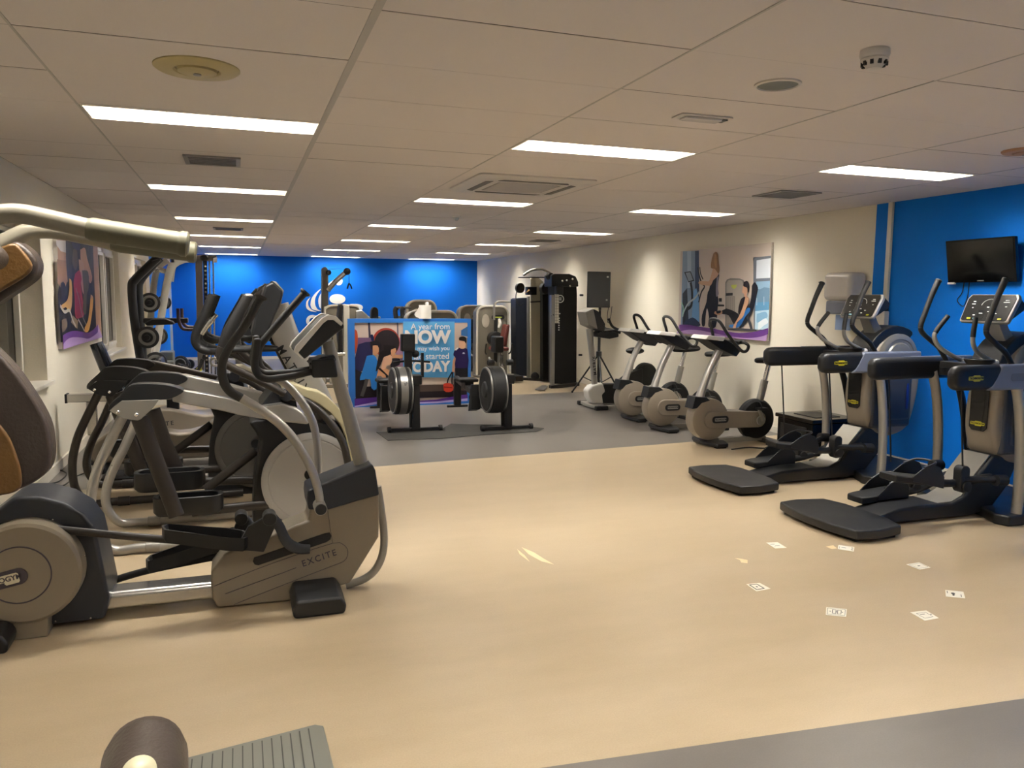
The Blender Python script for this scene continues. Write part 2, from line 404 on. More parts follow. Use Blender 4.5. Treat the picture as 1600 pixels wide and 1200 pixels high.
# ceiling air conditioner
x, y = 2.24, 6.33
t = Thing('air_conditioner', 'white square ceiling cassette air conditioner behind the nearest middle light', 'air conditioner', (x, y, H))
b = B(); b.box((CX[3]+.004, RY(4)+.004, H), (CX[4]-.004, RY(6)-.004, H+.03)); t.part('mounting_panel', b, M_TILE)
b = B(); O = rrect(.98, .98, .05); I = rrect(.54, .54, .05)
b.loft([[(x+p*s_, y+q*s_, H-zz) for p, q in O] for s_, zz in ((1, .0), (1, .012), (.93, .03))], cap=False)
b.loft([[(x+p*.93, y+q*.93, H-.03) for p, q in O], [(x+p, y+q, H-.03) for p, q in I], [(x+p, y+q, H-.02) for p, q in I]], cap=False)
p = t.part('panel', b, M_WPL, sharp=30)
b = B(); b.box((x-.27, y-.27, H-.028), (x+.27, y+.27, H-.018)); gp = t.part('intake_grille', b, mat('grille_grey', '#8d8880', rough=.6))
b = B()
for i in range(18):
    yy = y-.25+i*.0295; b.box((x-.25, yy-.004, H-.033), (x+.25, yy+.004, H-.028))
t.part('slats', b, M_WPL, parent=gp)
b = B()
for a in range(4):
    Mx = Matrix.Translation((x, y, 0)) @ Matrix.Rotation(a*PI/2, 4, 'Z')
    c = [Mx @ Vector(q) for q in ((-.3, .33, H-.0335), (.3, .33, H-.0335), (.27, .385, H-.0325), (-.27, .385, H-.0325))]
    b.prism(c, (0, 0, .004))
t.part('air_flaps', b, mat('flap_grey', '#5d5a56', rough=.5))
for (x, y, lab) in ((2.41, 9.02, 'small white dome detector on the ceiling between the second and third middle lights'), (2.21, 17.2, 'tiny white dome detector on the ceiling near the far blue wall')):
    t = Thing('dome_detector', lab, 'detector', (x, y, H))
    b = B(); b.lathe([(.05, 0), (.05, -.015), (.04, -.022)], (x, y, H), n=24); t.part('base', b, M_WPL)
    b = B(); b.ell((x, y, H-.03), .03, .03, .03, 10); t.part('dome', b, mat('clear_dome', '#c9d0cf', rough=.1))
# mark where floor is scuffed
def scuffs():
    b = B()
    for P in ([(1.625,4.497,0.001),(1.62,4.356,0.001),(1.648,4.213,0.001),(1.699,4.138,0.001),(1.679,4.251,0.001),(1.663,4.381,0.001)], [(1.586,4.47,0.001),(1.568,4.373,0.001),(1.579,4.223,0.001),(1.59,4.341,0.001)], [(2.782,3.918,0.001),(2.791,3.879,0.001),(2.771,3.837,0.001),(2.8,3.816,0.001),(2.835,3.865,0.001),(2.812,3.897,0.001)], [(3.468,3.936,0.001),(3.47,3.882,0.001),(3.511,3.883,0.001),(3.533,3.943,0.001)]):
        b.poly(P)
    single('scuff_marks', b, mat('scuff', '#e6d3ac', rough=.5), 'pale curved scuff marks on the beige floor between the machines', 'scuff marks', kind='stuff', flat=True)
scuffs()

# ------------------------------------------------------------------ shared machine materials
M_TAUPE = mat('taupe_plastic', '#8a7f70', rough=.35, coat=.15)
M_SILV = mat('silver_paint', '#a5a29c', rough=.3, metal=.55)
M_SILV2 = mat('warm_grey_paint', '#8f8b83', rough=.35, metal=.35)
M_CHAR = mat('charcoal_plastic', '#191a1c', rough=.42, bump=.05, bscale=400)
M_RUB = mat('black_rubber', '#0f0f10', rough=.6)
M_GRIP = mat('rubber_grip', '#1c1b1a', rough=.62)
M_STEEL = mat('brushed_steel', '#c4c2be', rough=.25, metal=.9)
M_CHROME = mat('chrome', '#dcdcdc', rough=.1, metal=1.0)
M_SLATE = mat('slate_blue_plastic', '#6d7384', rough=.32, coat=.2)
M_SCREEN = mat('console_panel', '#191a1a', rough=.25, coat=.4)
M_YEL = mat('yellow_badge', '#b5ad22', rough=.4)
M_WPRINT = mat('white_print', '#d8d8d2', rough=.5)
M_WHITE = mat('white_part', '#d9d6cf', rough=.3)
M_BLUEP = mat('blue_plastic', '#15307e', rough=.35)
def shift(P, d): return [tuple(a+b_ for a, b_ in zip(p, d)) for p in P]
def mirY(P, yc): return [(p[0], 2*yc-p[1], p[2]) for p in P]
def mirX(P, xc): return [(2*xc-p[0], p[1], p[2]) for p in P]
def setY(P, y): return [(p[0], y, p[2]) for p in P]
def badge(b, c, u, v, w, h):   # worded badge: rounded lozenge with raised letter strokes
    b.prism(rr3(c, u, v, w, h*.62, h*.12, 3), Vector(u).cross(Vector(v))*.002)
    b.prism(rr3(Vector(c)+Vector(u)*w*.05, u, v, w*.45, h, h*.12, 3), Vector(u).cross(Vector(v))*.0018)
YC = 4.31
def build_cross_trainer():
    yc = YC
    t = Thing('elliptical_trainer', 'nearest silver and black elliptical trainer beside the blue wall, below the television', 'elliptical trainer', (4.6, yc, 0), 0, 'elliptical trainers facing the right wall')
    # rear step
    P = [(3.70, yc+.385), (3.86, yc+.41), (4.08, yc+.37), (4.13, yc+.2), (4.13, yc-.2), (4.08, yc-.37), (3.86, yc-.41), (3.70, yc-.385), (3.655, yc-.2), (3.64, yc), (3.655, yc+.2)]
    b = B(); b.prism([(x, y, .022) for x, y in P], (0, 0, .063)); rp = t.part('rear_step', b, M_CHAR, bev=.014, seg=3)
    for sy in (-1, 1):
        b = B(); b.box((3.72, yc+sy*.3-.05, 0), (4.05, yc+sy*.3+.05, .022)); t.part('foot', b, M_RUB, parent=rp)
    # beam and ramp
    b = B(); h = [(4.10, .01), (4.10, .07), (4.3, .112), (4.55, .122), (4.78, .12), (4.9, .16), (5.0, .3), (5.14, .44), (5.42, .44), (5.3, .2), (5.15, .04), (4.95, .01)]
    b.prism([(x, yc-.13, z) for x, z in h], (0, .26, 0)); bm_ = t.part('beam', b, M_CHAR, bev=.02, seg=3)
    b = B(); h = [(4.66, .124), (4.79, .126), (4.88, .165), (4.985, .305), (5.12, .445), (5.13, .44), (5.0, .298), (4.9, .158), (4.79, .118), (4.66, .118)]
    b.prism([(x, yc-.11, z) for x, z in h], (0, .22, 0)); t.part('ramp_cover', b, M_SILV2, parent=bm_)
    # base
    b = B(); b.prism([(x, y, .0) for x, y in ((5.0, yc-.40), (5.75, yc-.40), (5.85, yc-.3), (5.85, yc+.3), (5.75, yc+.4), (5.0, yc+.40), (4.97, yc+.3), (5.06, yc+.1), (5.06, yc-.1), (4.97, yc-.3))], (0, 0, .075)); t.part('base', b, M_CHAR, bev=.015, seg=3)
    # posts
    for s_ in (-1, 1):
        P = [(5.02, 1.02), (5.075, .85), (5.11, .65), (5.13, .42), (5.135, .2), (5.13, .07)]
        b = B(); b.tube([(x, yc+s_*.345, z) for x, z in P], .038, n=14, sx=.85, up=(1, 0, 0)); t.part('post', b, M_SILV)
    # pear shaped body
    prof = [(5.17, .46), (5.13, .62), (5.13, .80), (5.16, .98), (5.2, 1.1), (5.3, 1.22), (5.44, 1.27), (5.6, 1.2), (5.7, 1.05), (5.72, .85), (5.68, .6), (5.6, .42), (5.42, .36), (5.26, .38)]
    b = B(); b.prism([(x, yc-.14, z) for x, z in prof], (0, .28, 0), smooth=4); t.part('body_cover', b, M_TAUPE, bev=.045, seg=4)
    b = B(); b.box((5.18, yc-.155, .44), (5.62, yc+.155, .98)); b.box((5.25, yc-.165, .5), (5.6, yc+.165, .9)); t.part('side_panel', b, mat('side_panel_grey', '#3f4147', rough=.4), bev=.03, seg=3)
    for s_ in (-1, 1):
        b = B(); b.lathe([(.215, 0), (.215, .02), (.19, .034), (.17, .036), (.165, .03), (.14, .03), (.13, .042), (.1, .046), (.001, .048)], (5.45, yc+s_*.12, 1.05), (0, s_, 0), n=48); t.part('wheel_cover', b, M_SILV2)
        b = B(); b.tube([(5.55, yc+s_*.168, z) for z in (.83, .8, .7, .62, .6)], [.008, .013, .016, .013, .008], n=10, sx=.5, up=(0, 1, 0)); t.part('blue_trim', b, M_BLUEP, label='blue oval trim on the side')
    b = B(); b.prism([(x, yc-.12, z) for x, z in ((5.13, 1.09), (5.18, 1.2), (5.28, 1.29), (5.45, 1.335), (5.62, 1.28), (5.55, 1.2), (5.4, 1.22), (5.26, 1.17), (5.2, 1.08))], (0, .24, 0), smooth=3); t.part('top_cap', b, M_CHAR, bev=.012)
    b = B(); b.prism([(5.125, yc+y, z) for y, z in ((-.075, .92), (.075, .92), (.075, .63), (.05, .605), (-.05, .605), (-.075, .63))], (-.012, 0, 0)); fp = t.part('front_panel', b, M_SCREEN, bev=.006)
    b = B(); badge(b, (5.1125, yc, .66), (0, -1, 0), (0, 0, 1), .12, .035); bd = t.part('badge', b, M_YEL, parent=fp, label='yellow badge', flat=False)
    b = B(); b.text('TECHNOGYM', frame((5.1095, yc, .66), (0, -1, 0), (0, 0, 1)), .018, .0004, .0004); t.part('lettering', b, M_SCREEN, parent=fp)
    # side rails at hand height
    for s_ in (-1, 1):
        y = yc+s_*.355
        b = B()
        sec = rrect(.17, .085, .04, 5)
        rings = []
        for x, k in ((4.425, .35), (4.432, .7), (4.455, .92), (4.5, 1.0), (5.42, 1.0), (5.45, .8)): rings.append([(x, y+q*k, 1.045+p*k) for p, q in sec])
        b.loft(rings); rl = t.part('side_rail', b, M_CHAR, sharp=50)
        yo = y+s_*.0445
        b = B(); b.prism([(4.83, y, 1.132), (5.44, y, 1.132), (5.44, y, .958), (4.72, y, .958), (4.78, y, 1.04)], (0, s_*.047, 0)); t.part('rail_cover', b, M_SLATE, parent=rl, bev=.018, seg=3)
        b = B(); b.prism([(4.9+a+.23, yo-.0, 1.045+d) for a, d in rrect(.44, .055, .02)], (0, s_*.0055, 0)); t.part('rail_groove', b, mat('slate_groove', '#5b6171', rough=.35), parent=rl, bev=.002)
        b = B(); badge(b, (4.6, y+s_*.043, 1.045), (-s_, 0, 0), (0, 0, 1), .13, .042)
        t.part('badge', b, M_YEL, parent=rl, label='yellow badge')
        b = B(); b.text('TECHNOGYM', frame((4.6, y+s_*.0462, 1.045), (-s_, 0, 0), (0, 0, 1)), .02, .0004, .0008); t.part('lettering', b, M_SCREEN, parent=rl)
        b = B(); b.box((5.05, min(y, yc+s_*.1), .99), (5.2, max(y, yc+s_*.1), 1.08)); t.part('crossmember', b, M_CHAR, bev=.012)
    for P in ([(4.531,3.96,0.979),(4.593,3.96,0.446)], [(4.607,4.66,0.986),(4.677,4.66,0.326)]):
        b = B(); b.tube(P, .006, n=8, smooth=0); t.part('strap', b, M_RUB)
    # cup tray
    b = B(); b.loft([circ((4.93, yc-.13, z), (1, 0, 0), (0, 1, 0), r) for z, r in ((1.10, .07), (1.135, .095), (1.15, .1), (1.15, .07), (1.12, .06))], cap=True); b.box((4.93, yc-.2, 1.06), (5.2, yc+.2, 1.11)); t.part('bottle_tray', b, M_CHAR, bev=.006)
    # fixed handles
    for s_ in (-1, 1):
        y = yc+s_*.125
        P = [(5.07, y, 1.115), (4.98, y+s_*.01, 1.15), (4.87, y+s_*.03, 1.215), (4.83, y+s_*.045, 1.285), (4.85, y+s_*.045, 1.34), (4.93, y+s_*.03, 1.445)] if s_ > 0 else \
            [(5.09, y, 1.12), (5.0, y, 1.155), (4.9, y-.01, 1.2), (4.845, y-.02, 1.26), (4.84, y-.02, 1.33), (4.865, y-.01, 1.44)]
        P = [(a, b2, c) for a, b2, c in P]
        Q = cr(P, 6); k = int(len(Q)*.74)
        b = B(); b.tube(Q[:k+1], .016, smooth=0); hh = t.part('fixed_handle', b, M_SILV)
        b = B(); b.tube(Q[k:], .0175, smooth=0); t.part('grip', b, M_GRIP, parent=hh)
        b = B(); b.ell(P[0], .03, .02, .022, 10); t.part('pivot_cap', b, M_WHITE, parent=hh)
    # moving levers
    for s_ in (-1, 1):
        y = yc+s_*.275
        yin = .07 if s_ < 0 else 0
        LP = [(4.944,4.585,1.702),(4.886,4.585,1.587),(4.835,4.585,1.458),(4.805,4.585,1.377),(4.816,4.585,1.325),(4.895,4.585,1.267),(4.994,4.585,1.203),(5.072,4.585,1.11),(5.13,4.585,1.035),(5.236,4.585,0.86),(5.311,4.585,0.617),(5.364,4.585,0.335)]
        up = [(q[0], q[2]) for q in LP[:9]]
        low = [(q[0], q[2]) for q in LP[8:]]
        Q = cr([(x, y, z) for x, z in up], 5)
        k = int(len(Q)*.42)
        b = B(); b.tube(Q[:k+1], [.0235, .02, .02, .019], smooth=0); b.cyl(Q[0], Vector(Q[0])+Vector((.004, 0, .008)), .026, .022); lv = t.part('lever_grip', b, M_GRIP, label='ribbed dark grey grip')
        b = B(); b.tube(Q[k:], .0185, smooth=0); b.tube([(x, y+yin*min(1, i*.7), z) for i, (x, z) in enumerate(low)][:(3 if s_ < 0 else 4)], [.0185, .028, .03, .022], sx=1.2, sy=.6, up=(1, 0, 0)); t.part('lever', b, M_CHAR)
        b = B(); b.cyl((LP[8][0], y-.06*s_, LP[8][2]), (LP[8][0], y+.03*s_, LP[8][2]), .034); t.part('lever_pivot', b, M_CHAR, bev=.004)
    # pedal arms with footplates
    def pedal(s_, z0, x0, tip):
        y = yc+s_*.16
        b = B()
        # tray floor with side walls and a toe hoop
        fl = [(x0-.01, y-.075), (x0+.06, y-.09), (x0+.36, y-.09), (x0+.36, y+.09), (x0+.06, y+.09), (x0-.01, y+.075)]
        b.prism([(a, c, z0+(a-x0)*tip) for a, c in fl], (0, 0, -.05)); pd = t.part('footplate', b, M_RUB, bev=.012, seg=2)
        for q in (-1, 1):
            b = B(); hgt = [(x0+.12, .0), (x0+.2, .06), (x0+.29, .1), (x0+.36, .085), (x0+.4, .02), (x0+.4, -.06), (x0+.12, -.03)]
            b.prism([(a, y+q*.088-.005, z0+(a-x0)*tip+c) for a, c in hgt], (0, .01, 0)); t.part('side_guard', b, M_CHAR, parent=pd, bev=.003)
        b = B(); b.tube([(x0+.22, y-.088, z0+.22*tip+.07), (x0+.32, y-.08, z0+.3*tip+.105), (x0+.38, y, z0+.35*tip+.11), (x0+.32, y+.08, z0+.3*tip+.105), (x0+.22, y+.088, z0+.22*tip+.07)], .008, n=8); t.part('toe_hoop', b, M_CHAR, parent=pd)
        b = B(); b.tube([(x0+.28, y, z0+.28*tip-.02), (x0+.55, y-s_*-.0, z0+.5*tip-.04), (5.06, y+s_*.02, .30 if s_ < 0 else .24)], [.035, .028, .03], n=12); t.part('pedal_arm', b, M_CHAR)
    pedal(-1, .385, 4.15, -.14)
    pedal(1, .15, 4.18, .08)
    for s_, x, z in ((-1, 4.78, .31), (1, 4.72, .22)):
        b = B(); b.prism([(x+a, yc+s_*.185-.035, z+c) for a, c in rrect(.085, .19, .035)], (0, .07, 0)); t.part('link_housing', b, M_CHAR, bev=.008)
        b = B(); b.cyl((x+.01, yc+s_*.185-.05, z-.05), (x+.01, yc+s_*.185+.05, z-.05), .038); t.part('link_pin', b, M_RUB, bev=.004)
        b = B(); b.tube([(x, yc+s_*.2, z), (5.06, yc+s_*.27, .3)], .024); b.cyl((5.0, yc+s_*.27, .3), (5.09, yc+s_*.27, .295), .04); t.part('link_arm', b, M_CHAR)
    # console
    u = Vector((.105, 0, .205)).normalized(); c = Vector((5.135, yc, 1.505)); n = Vector((-u.z, 0, u.x))
    b = B()
    rings = []
    for a, k, th in ((-.115, .175, .0), (-.1, .195, .0), (.09, .21, .0), (.115, .2, .012)):
        rings.append((a, k, th))
    out = [(-.185, -.115), (-.2, -.105), (-.21, .08), (-.19, .115), (.19, .115), (.21, .08), (.2, -.105), (.185, -.115)]
    b.prism([c+Vector((0, p, 0))+u*q for p, q in out], -n*.035); cs = t.part('console', b, M_SILV, bev=.012, seg=3)
    b = B(); b.prism([c+Vector((0, p*.92, 0))+u*q*.9+n*.0 for p, q in out], n*.004); t.part('screen', b, M_SCREEN, parent=cs)
    b = B()
    for p, q, w_ in ((-.13, .05, .02), (-.13, .03, .03), (-.125, 0, .012), (.13, .06, .03), (.13, .045, .05), (.14, .01, .015), (.02, -.03, .025), (.08, -.045, .02), (-.04, -.045, .03), (.05, -.07, .02), (-.09, -.06, .02), (.0, .005, .02)):
        b.prism([c+Vector((0, -p+a, 0))+u*(q+d)+n*.004 for a, d in rrect(w_, .006, .002, 1)], n*.001)
    Q = [c+Vector((0, .0+.06*math.cos(a), 0))+u*(.02+.05*math.sin(a))+n*.005 for a in [PI*k/12 for k in range(13)]]; b.tube(Q, .002, n=6, smooth=0)
    t.part('screen_marks', b, M_WPRINT, parent=cs)
    for p, m_ in ((.12, M_YEL), (.07, mat('cyan_key', '#7fc4d8', rough=.4)), (-.13, M_YEL)):
        b = B(); b.prism([c+Vector((0, p+a, 0))+u*(-.088+d)+n*.004 for a, d in rrect(.03, .012, .003, 1)], n*.003); t.part('key', b, m_, parent=cs)
    b = B(); b.prism([c+Vector((0, -.16, 0))-n*.03+u*q+n*r_ for q, r_ in ((.11, .0), (.125, -.005), (.1, -.11), (.06, -.12), (-.08, -.03))], (0, .32, 0)); t.part('console_hood', b, M_CHAR, parent=cs, bev=.01)
    b = B(); b.loft([[(x+a, yc+q, z) for a, q in rrect(w1, w2, .015, 2)] for x, z, w1, w2 in ((5.2, 1.44, .09, .12), (5.24, 1.36, .09, .12), (5.32, 1.24, .12, .14))]); t.part('console_neck', b, M_SILV2)
    return t.root
ell = build_cross_trainer()
dup(ell, (4.6, YC+1.25, 0), 0, 'second silver and black elliptical trainer, beside the boundary of the blue and white wall')

# ------------------------------------------------------------------ exercise bikes on the right
def build_bike():
    yc = 7.19
    t = Thing('exercise_bike', 'taupe upright exercise bike nearest the elliptical trainers', 'exercise bike', (5.1, yc, 0), 0, 'row of taupe exercise bikes')
    b = B(); b.prism([(x, y, .012) for x, y in ((4.66, yc-.25), (4.8, yc-.24), (4.86, yc-.1), (4.86, yc+.1), (4.8, yc+.24), (4.66, yc+.25), (4.62, yc+.1), (4.62, yc-.1))], (0, 0, .04)); f_ = t.part('front_foot', b, M_CHAR, bev=.012, seg=3)
    for s_ in (-1, 1):
        b = B(); b.box((4.67, yc+s_*.2-.03, 0), (4.78, yc+s_*.2+.03, .012)); t.part('rubber_pad', b, M_RUB, parent=f_)
    b = B(); b.box((5.36, yc-.24, 0), (5.48, yc+.24, .045)); t.part('rear_foot', b, M_CHAR, bev=.012)
    b = B(); b.box((4.82, yc-.04, .02), (5.42, yc+.04, .07)); t.part('floor_beam', b, M_SILV2, bev=.008)
    C1 = [(4.684,7.1,0.284)][0]; cx, cz = C1[0], C1[2]
    R1 = .222
    b = B(); b.lathe([(R1-.03, -.085), (R1-.005, -.07), (R1, -.05), (R1, .05), (R1-.005, .07), (R1-.03, .085), (.001, .085)][:6], (cx, yc, cz), (0, -1, 0), n=56); t.part('flywheel_cover', b, M_TAUPE, sharp=35)
    C2 = [(5.296,7.17,0.255)][0]; dx, dz = C2[0]-.0, C2[2]
    b = B(); b.lathe([(.2, -.055), (.222, -.035), (.222, .02), (.2, .05)], (dx, yc+.0, dz), (0, -1, 0), n=56); t.part('rear_cover', b, M_RUB, sharp=35)
    b = B(); b.tube([(cx+.1*math.cos(RAD(a)), yc-.088, cz+.1*math.sin(RAD(a))) for a in (90, 100)], .001, n=4, smooth=0)
    b = B()
    L = [(cx+.095*math.cos(RAD(a)), cz+.095*math.sin(RAD(a))) for a in range(90, 271, 15)]+[(dx-.02+.085*math.cos(RAD(a)), dz+.01+.085*math.sin(RAD(a))) for a in range(-90, 91, 15)]
    b.prism([(x, yc-.1, z) for x, z in L], (0, .2, 0)); t.part('chain_cover', b, M_TAUPE, bev=.01, seg=3)
    for s_ in (-1, 1):
        b = B(); b.prism([(cx+.1+a, yc+s_*.1, cz+d) for a, d in rrect(.2, .075, .036)], (0, s_*.004, 0)); bd = t.part('name_plate', b, M_CHAR, bev=.001)
        b = B(); b.prism([(cx+.1+a, yc+s_*.104, cz+d) for a, d in rrect(.14, .035, .01)], (0, s_*.002, 0)); t.part('badge', b, M_SILV, parent=bd)
        b = B(); b.text('TECHNOGYM', frame((cx+.1, yc+s_*.1065, cz), (-s_, 0, 0), (0, 0, 1)), .022, .0004, .0006); t.part('lettering', b, M_CHAR, parent=bd)
        b = B(); b.cyl((dx-.01, yc+s_*.1, dz), (dx-.01, yc+s_*.118, dz), .052); ck = t.part('crank_hub', b, M_SILV, bev=.004)
        e = 1 if s_ < 0 else -1
        px, pz = dx-.06*e, dz+.14*e
        b = B(); b.tube([(dx+.01, yc+s_*.125, dz), (px, yc+s_*.13, pz)], [.022, .016], n=10); t.part('crank_arm', b, M_SILV)
        b = B(); b.box((px-.05, yc+s_*.14, pz-.013), (px+.05, yc+s_*.23, pz+.013)); pd = t.part('pedal', b, M_RUB, bev=.005)
        b = B(); b.tube([(px-.03, yc+s_*.15, pz), (px-.05, yc+s_*.16, pz+.06), (px-.04, yc+s_*.2, pz+.07), (px-.02, yc+s_*.225, pz+.0)], .009, n=8, sx=.4, sy=1.6); t.part('strap', b, M_RUB, parent=pd)
    # seat post and saddle
    s0 = [(5.341,7.19,0.455),(5.396,7.19,0.678),(5.444,7.19,0.866)]
    b = B(); b.tube([s0[0], s0[1]], .04, n=20, smooth=0); t.part('seat_sleeve', b, M_SILV2, bev=.003)
    b = B(); b.tube([s0[1], s0[2]], .026, n=18, smooth=0); t.part('seat_post', b, M_STEEL)
    sx_, _, sz_ = s0[2]
    b = B()
    b.loft([[(sx_+a, yc+w_*math.cos(k*PI/8), sz_+.03+h_*math.sin(k*PI/8)+dz_) for k in range(16)] for a, w_, h_, dz_ in ((-.18, .02, .02, .0), (-.16, .035, .03, .0), (-.06, .05, .035, .0), (.03, .095, .04, .005), (.11, .13, .042, .012), (.16, .115, .038, .016), (.18, .08, .022, .016))])
    t.part('saddle', b, M_RUB, sharp=60)
    # mast and collar
    m0 = [(4.583,7.19,0.508),(4.625,7.19,0.636),(4.696,7.19,0.812),(4.805,7.19,1.014)]
    b = B(); b.tube(m0, [.052, .045, .044, .047], n=16, sx=.8, sy=1.1, up=(1, 0, 0)); ms = t.part('mast', b, M_SILV)
    k0 = [(4.451,7.12,0.406),(4.484,7.12,0.533),(4.624,7.12,0.522),(4.672,7.12,0.486),(4.564,7.12,0.463),(4.512,7.12,0.411)]
    b = B(); b.prism(setY(k0, yc-.078), (0, .156, 0)); t.part('collar', b, M_CHAR, bev=.006)
    # console
    c0 = [(4.55,7.19,1.145),(4.611,7.19,1.158),(4.808,7.19,1.13),(4.996,7.19,1.025),(4.935,7.19,0.951),(4.742,7.19,1.029)]
    b = B(); b.prism(setY(c0, yc-.13), (0, .26, 0)); cs = t.part('console', b, M_CHAR, bev=.01, seg=3)
    p0 = [(4.535,7.19,1.139),(4.572,7.19,1.179),(4.775,7.19,1.16),(4.754,7.19,1.117)]
    b = B(); b.prism(setY(p0, yc-.15), (0, .3, 0)); t.part('console_rim', b, M_WHITE, parent=cs, bev=.008, seg=3)
    # handlebar
    nr = [(4.73,7.11,1.328)]+[(4.805,7.05,1.19)]+[(4.87,6.99,1.08)]+[(4.924,6.95,1.015)]+[(4.971,6.94,1.025),(4.984,6.94,1.078)]+[(4.955,6.99,1.106)]+[(4.962,7.1,1.086)]
    fr = mirY(nr, yc)
    b = B(); b.tube(list(reversed(nr))+fr, .0165, n=12, smooth=5); t.part('handlebar', b, M_GRIP)
    b = B(); b.box((nr[6][0]-.05, yc-.2, nr[6][2]-.02), (nr[6][0]+.04, yc+.2, nr[6][2]+.015)); t.part('bar_clamp', b, M_CHAR, bev=.01)
    return t.root
bk = build_bike()
dup(bk, (5.09, 8.15, 0), 0, 'middle taupe exercise bike of the row of three')
dup(bk, (5.13, 8.97, 0), 0, 'furthest taupe exercise bike, beside the grey and black bike')

# grey bike beyond
yc = 10.17
t = Thing('exercise_bike', 'light grey upright bike with black body and tall console in front of the loudspeaker stand', 'exercise bike', (4.95, yc, 0))
b = B(); b.prism([(x, y, .015) for x, y in ((4.66, yc-.28), (4.8, yc-.26), (4.86, yc), (4.8, yc+.26), (4.66, yc+.28), (4.62, yc))], (0, 0, .045)); f_ = t.part('front_foot', b, M_SILV, bev=.01)
for s_ in (-1, 1):
    b = B(); b.box((4.63, yc+s_*.3-.04, 0), (4.82, yc+s_*.3+.04, .06)); t.part('end_cap', b, M_RUB, parent=f_, bev=.015)
b = B(); b.box((4.8, yc-.05, .03), (5.45, yc+.05, .08)); t.part('floor_beam', b, M_SILV, bev=.01)
b = B(); b.box((5.38, yc-.28, 0), (5.5, yc+.28, .05)); t.part('rear_foot', b, M_SILV, bev=.012)
b = B(); b.prism(setY([(4.609,10.17,0.256),(4.673,10.17,0.318),(4.837,10.17,0.36),(4.885,10.17,0.23),(4.833,10.17,0.189),(4.859,10.17,0.055),(4.678,10.17,0.071),(4.626,10.17,0.155)], yc-.1), (0, .2, 0)); t.part('front_shroud', b, M_WHITE, bev=.03, seg=3)
b = B(); b.prism(setY([(4.862,10.17,0.341),(5.095,10.17,0.335),(5.306,10.17,0.496),(5.47,10.17,0.549),(5.485,10.17,0.052),(4.859,10.17,0.064),(4.826,10.17,0.185)], yc-.08), (0, .16, 0)); t.part('body_cover', b, M_RUB, bev=.012)
b = B(); b.lathe([(.15, -.06), (.17, -.04), (.17, .04), (.15, .06)], ([(5.556,10.17,0.454)][0][0], yc, [(5.556,10.17,0.454)][0][2]), (0, -1, 0), n=40); t.part('rear_shroud', b, M_RUB)
m0 = [(4.752,10.17,0.335),(4.703,10.17,0.746),(4.655,10.17,1.117)]
b = B(); b.tube(m0, [.052, .052, .06], n=16, sx=.8, sy=1.0, up=(1, 0, 0)); ms = t.part('mast', b, M_SILV)
v = (Vector(m0[1])-Vector(m0[0])).normalized(); o = (Vector(m0[0])+Vector(m0[1]))/2+Vector((.0, -.055, .06))
b = B(); b.text('MATRIX', frame(o+Vector((-.005, 0, 0)), v, Vector((1, 0, 0)).cross(v).cross(v) if 0 else Vector((-1, 0, 0))), .065, .0005, .001, spacing=1.2); t.part('lettering', b, M_CHAR, parent=ms)
b = B(); b.prism(setY([(4.542,10.17,1.36),(4.649,10.17,1.4),(4.718,10.17,1.369),(4.832,10.17,1.189),(4.824,10.17,1.08),(4.714,10.17,1.117),(4.603,10.17,1.243)], yc-.15), (0, .3, 0)); cs = t.part('console', b, M_CHAR, bev=.012)
b = B(); b.prism(setY([(4.522,10.17,1.359),(4.639,10.17,1.409),(4.66,10.17,1.333),(4.714,10.17,1.117),(4.575,10.17,1.172)], yc-.155), (0, .31, 0)); t.part('console_back', b, M_SILV2, parent=cs, bev=.012)
b = B(); b.prism(setY([(4.726,10.17,1.054),(4.824,10.17,1.108),(5.066,10.17,1.061),(5.067,10.17,1.006),(4.927,10.17,0.98),(4.737,10.17,1.009)], yc-.1), (0, .2, 0)); t.part('tray', b, M_CHAR, bev=.01)
for s_ in (-1, 1):
    P = setY([(4.85,10.17,1.27),(4.912,10.17,1.162),(5.024,10.17,1.107),(5.239,10.17,1.051)], yc+s_*.2)
    b = B(); b.tube([(P[1][0]-.1, yc+s_*.05, P[1][2]-.08)]+[P[2], P[3]], .02, n=10); b.tube([P[0], P[1], P[2]], .018, n=10); t.part('handlebar', b, M_GRIP)
b = B(); b.tube([(5.3, yc, .4), (5.36, yc, .75)], .03); t.part('seat_post', b, M_SILV)
b = B(); b.ell((5.38, yc, .8), .14, .11, .05, 12); t.part('saddle', b, M_RUB)

# loudspeaker and its stand
px_, py_ = 5.44, 11.5
t = Thing('speaker_stand', 'black tripod stand carrying the loudspeaker by the right wall', 'speaker stand', (px_, py_, 0))
zc = [(5.453,11.5,0.66)][0][2]
b = B(); b.cyl((px_, py_, .1), (px_, py_, 1.36), .019); b.cyl((px_, py_, .1), (px_, py_, 1.0), .024); t.part('pole', b, M_BLK)
b = B(); b.cyl((px_, py_, zc-.04), (px_, py_, zc+.04), .045); t.part('collar', b, M_BLK, bev=.005)
b = B(); b.cyl((px_, py_, .14), (px_, py_, .2), .035); t.part('lower_collar', b, M_BLK, bev=.004)
for a in (134, 254, 14):
    d = Vector((math.cos(RAD(a)), math.sin(RAD(a)), 0)); 
    b = B(); b.tube([(px_, py_, zc), Vector((px_, py_, 0))+d*.45+Vector((0, 0, .02))], .014, n=10, smooth=0); lg = t.part('leg', b, M_BLK)
    b = B(); b.ell(Vector((px_, py_, .018))+d*.452, .018, .018, .018, 8); t.part('rubber_foot', b, M_RUB, parent=lg)
    b = B(); b.tube([(px_, py_, .17), Vector((px_, py_, 0))+d*.27+Vector((0, 0, zc*.42))], .008, n=8, smooth=0); t.part('brace', b, M_BLK)
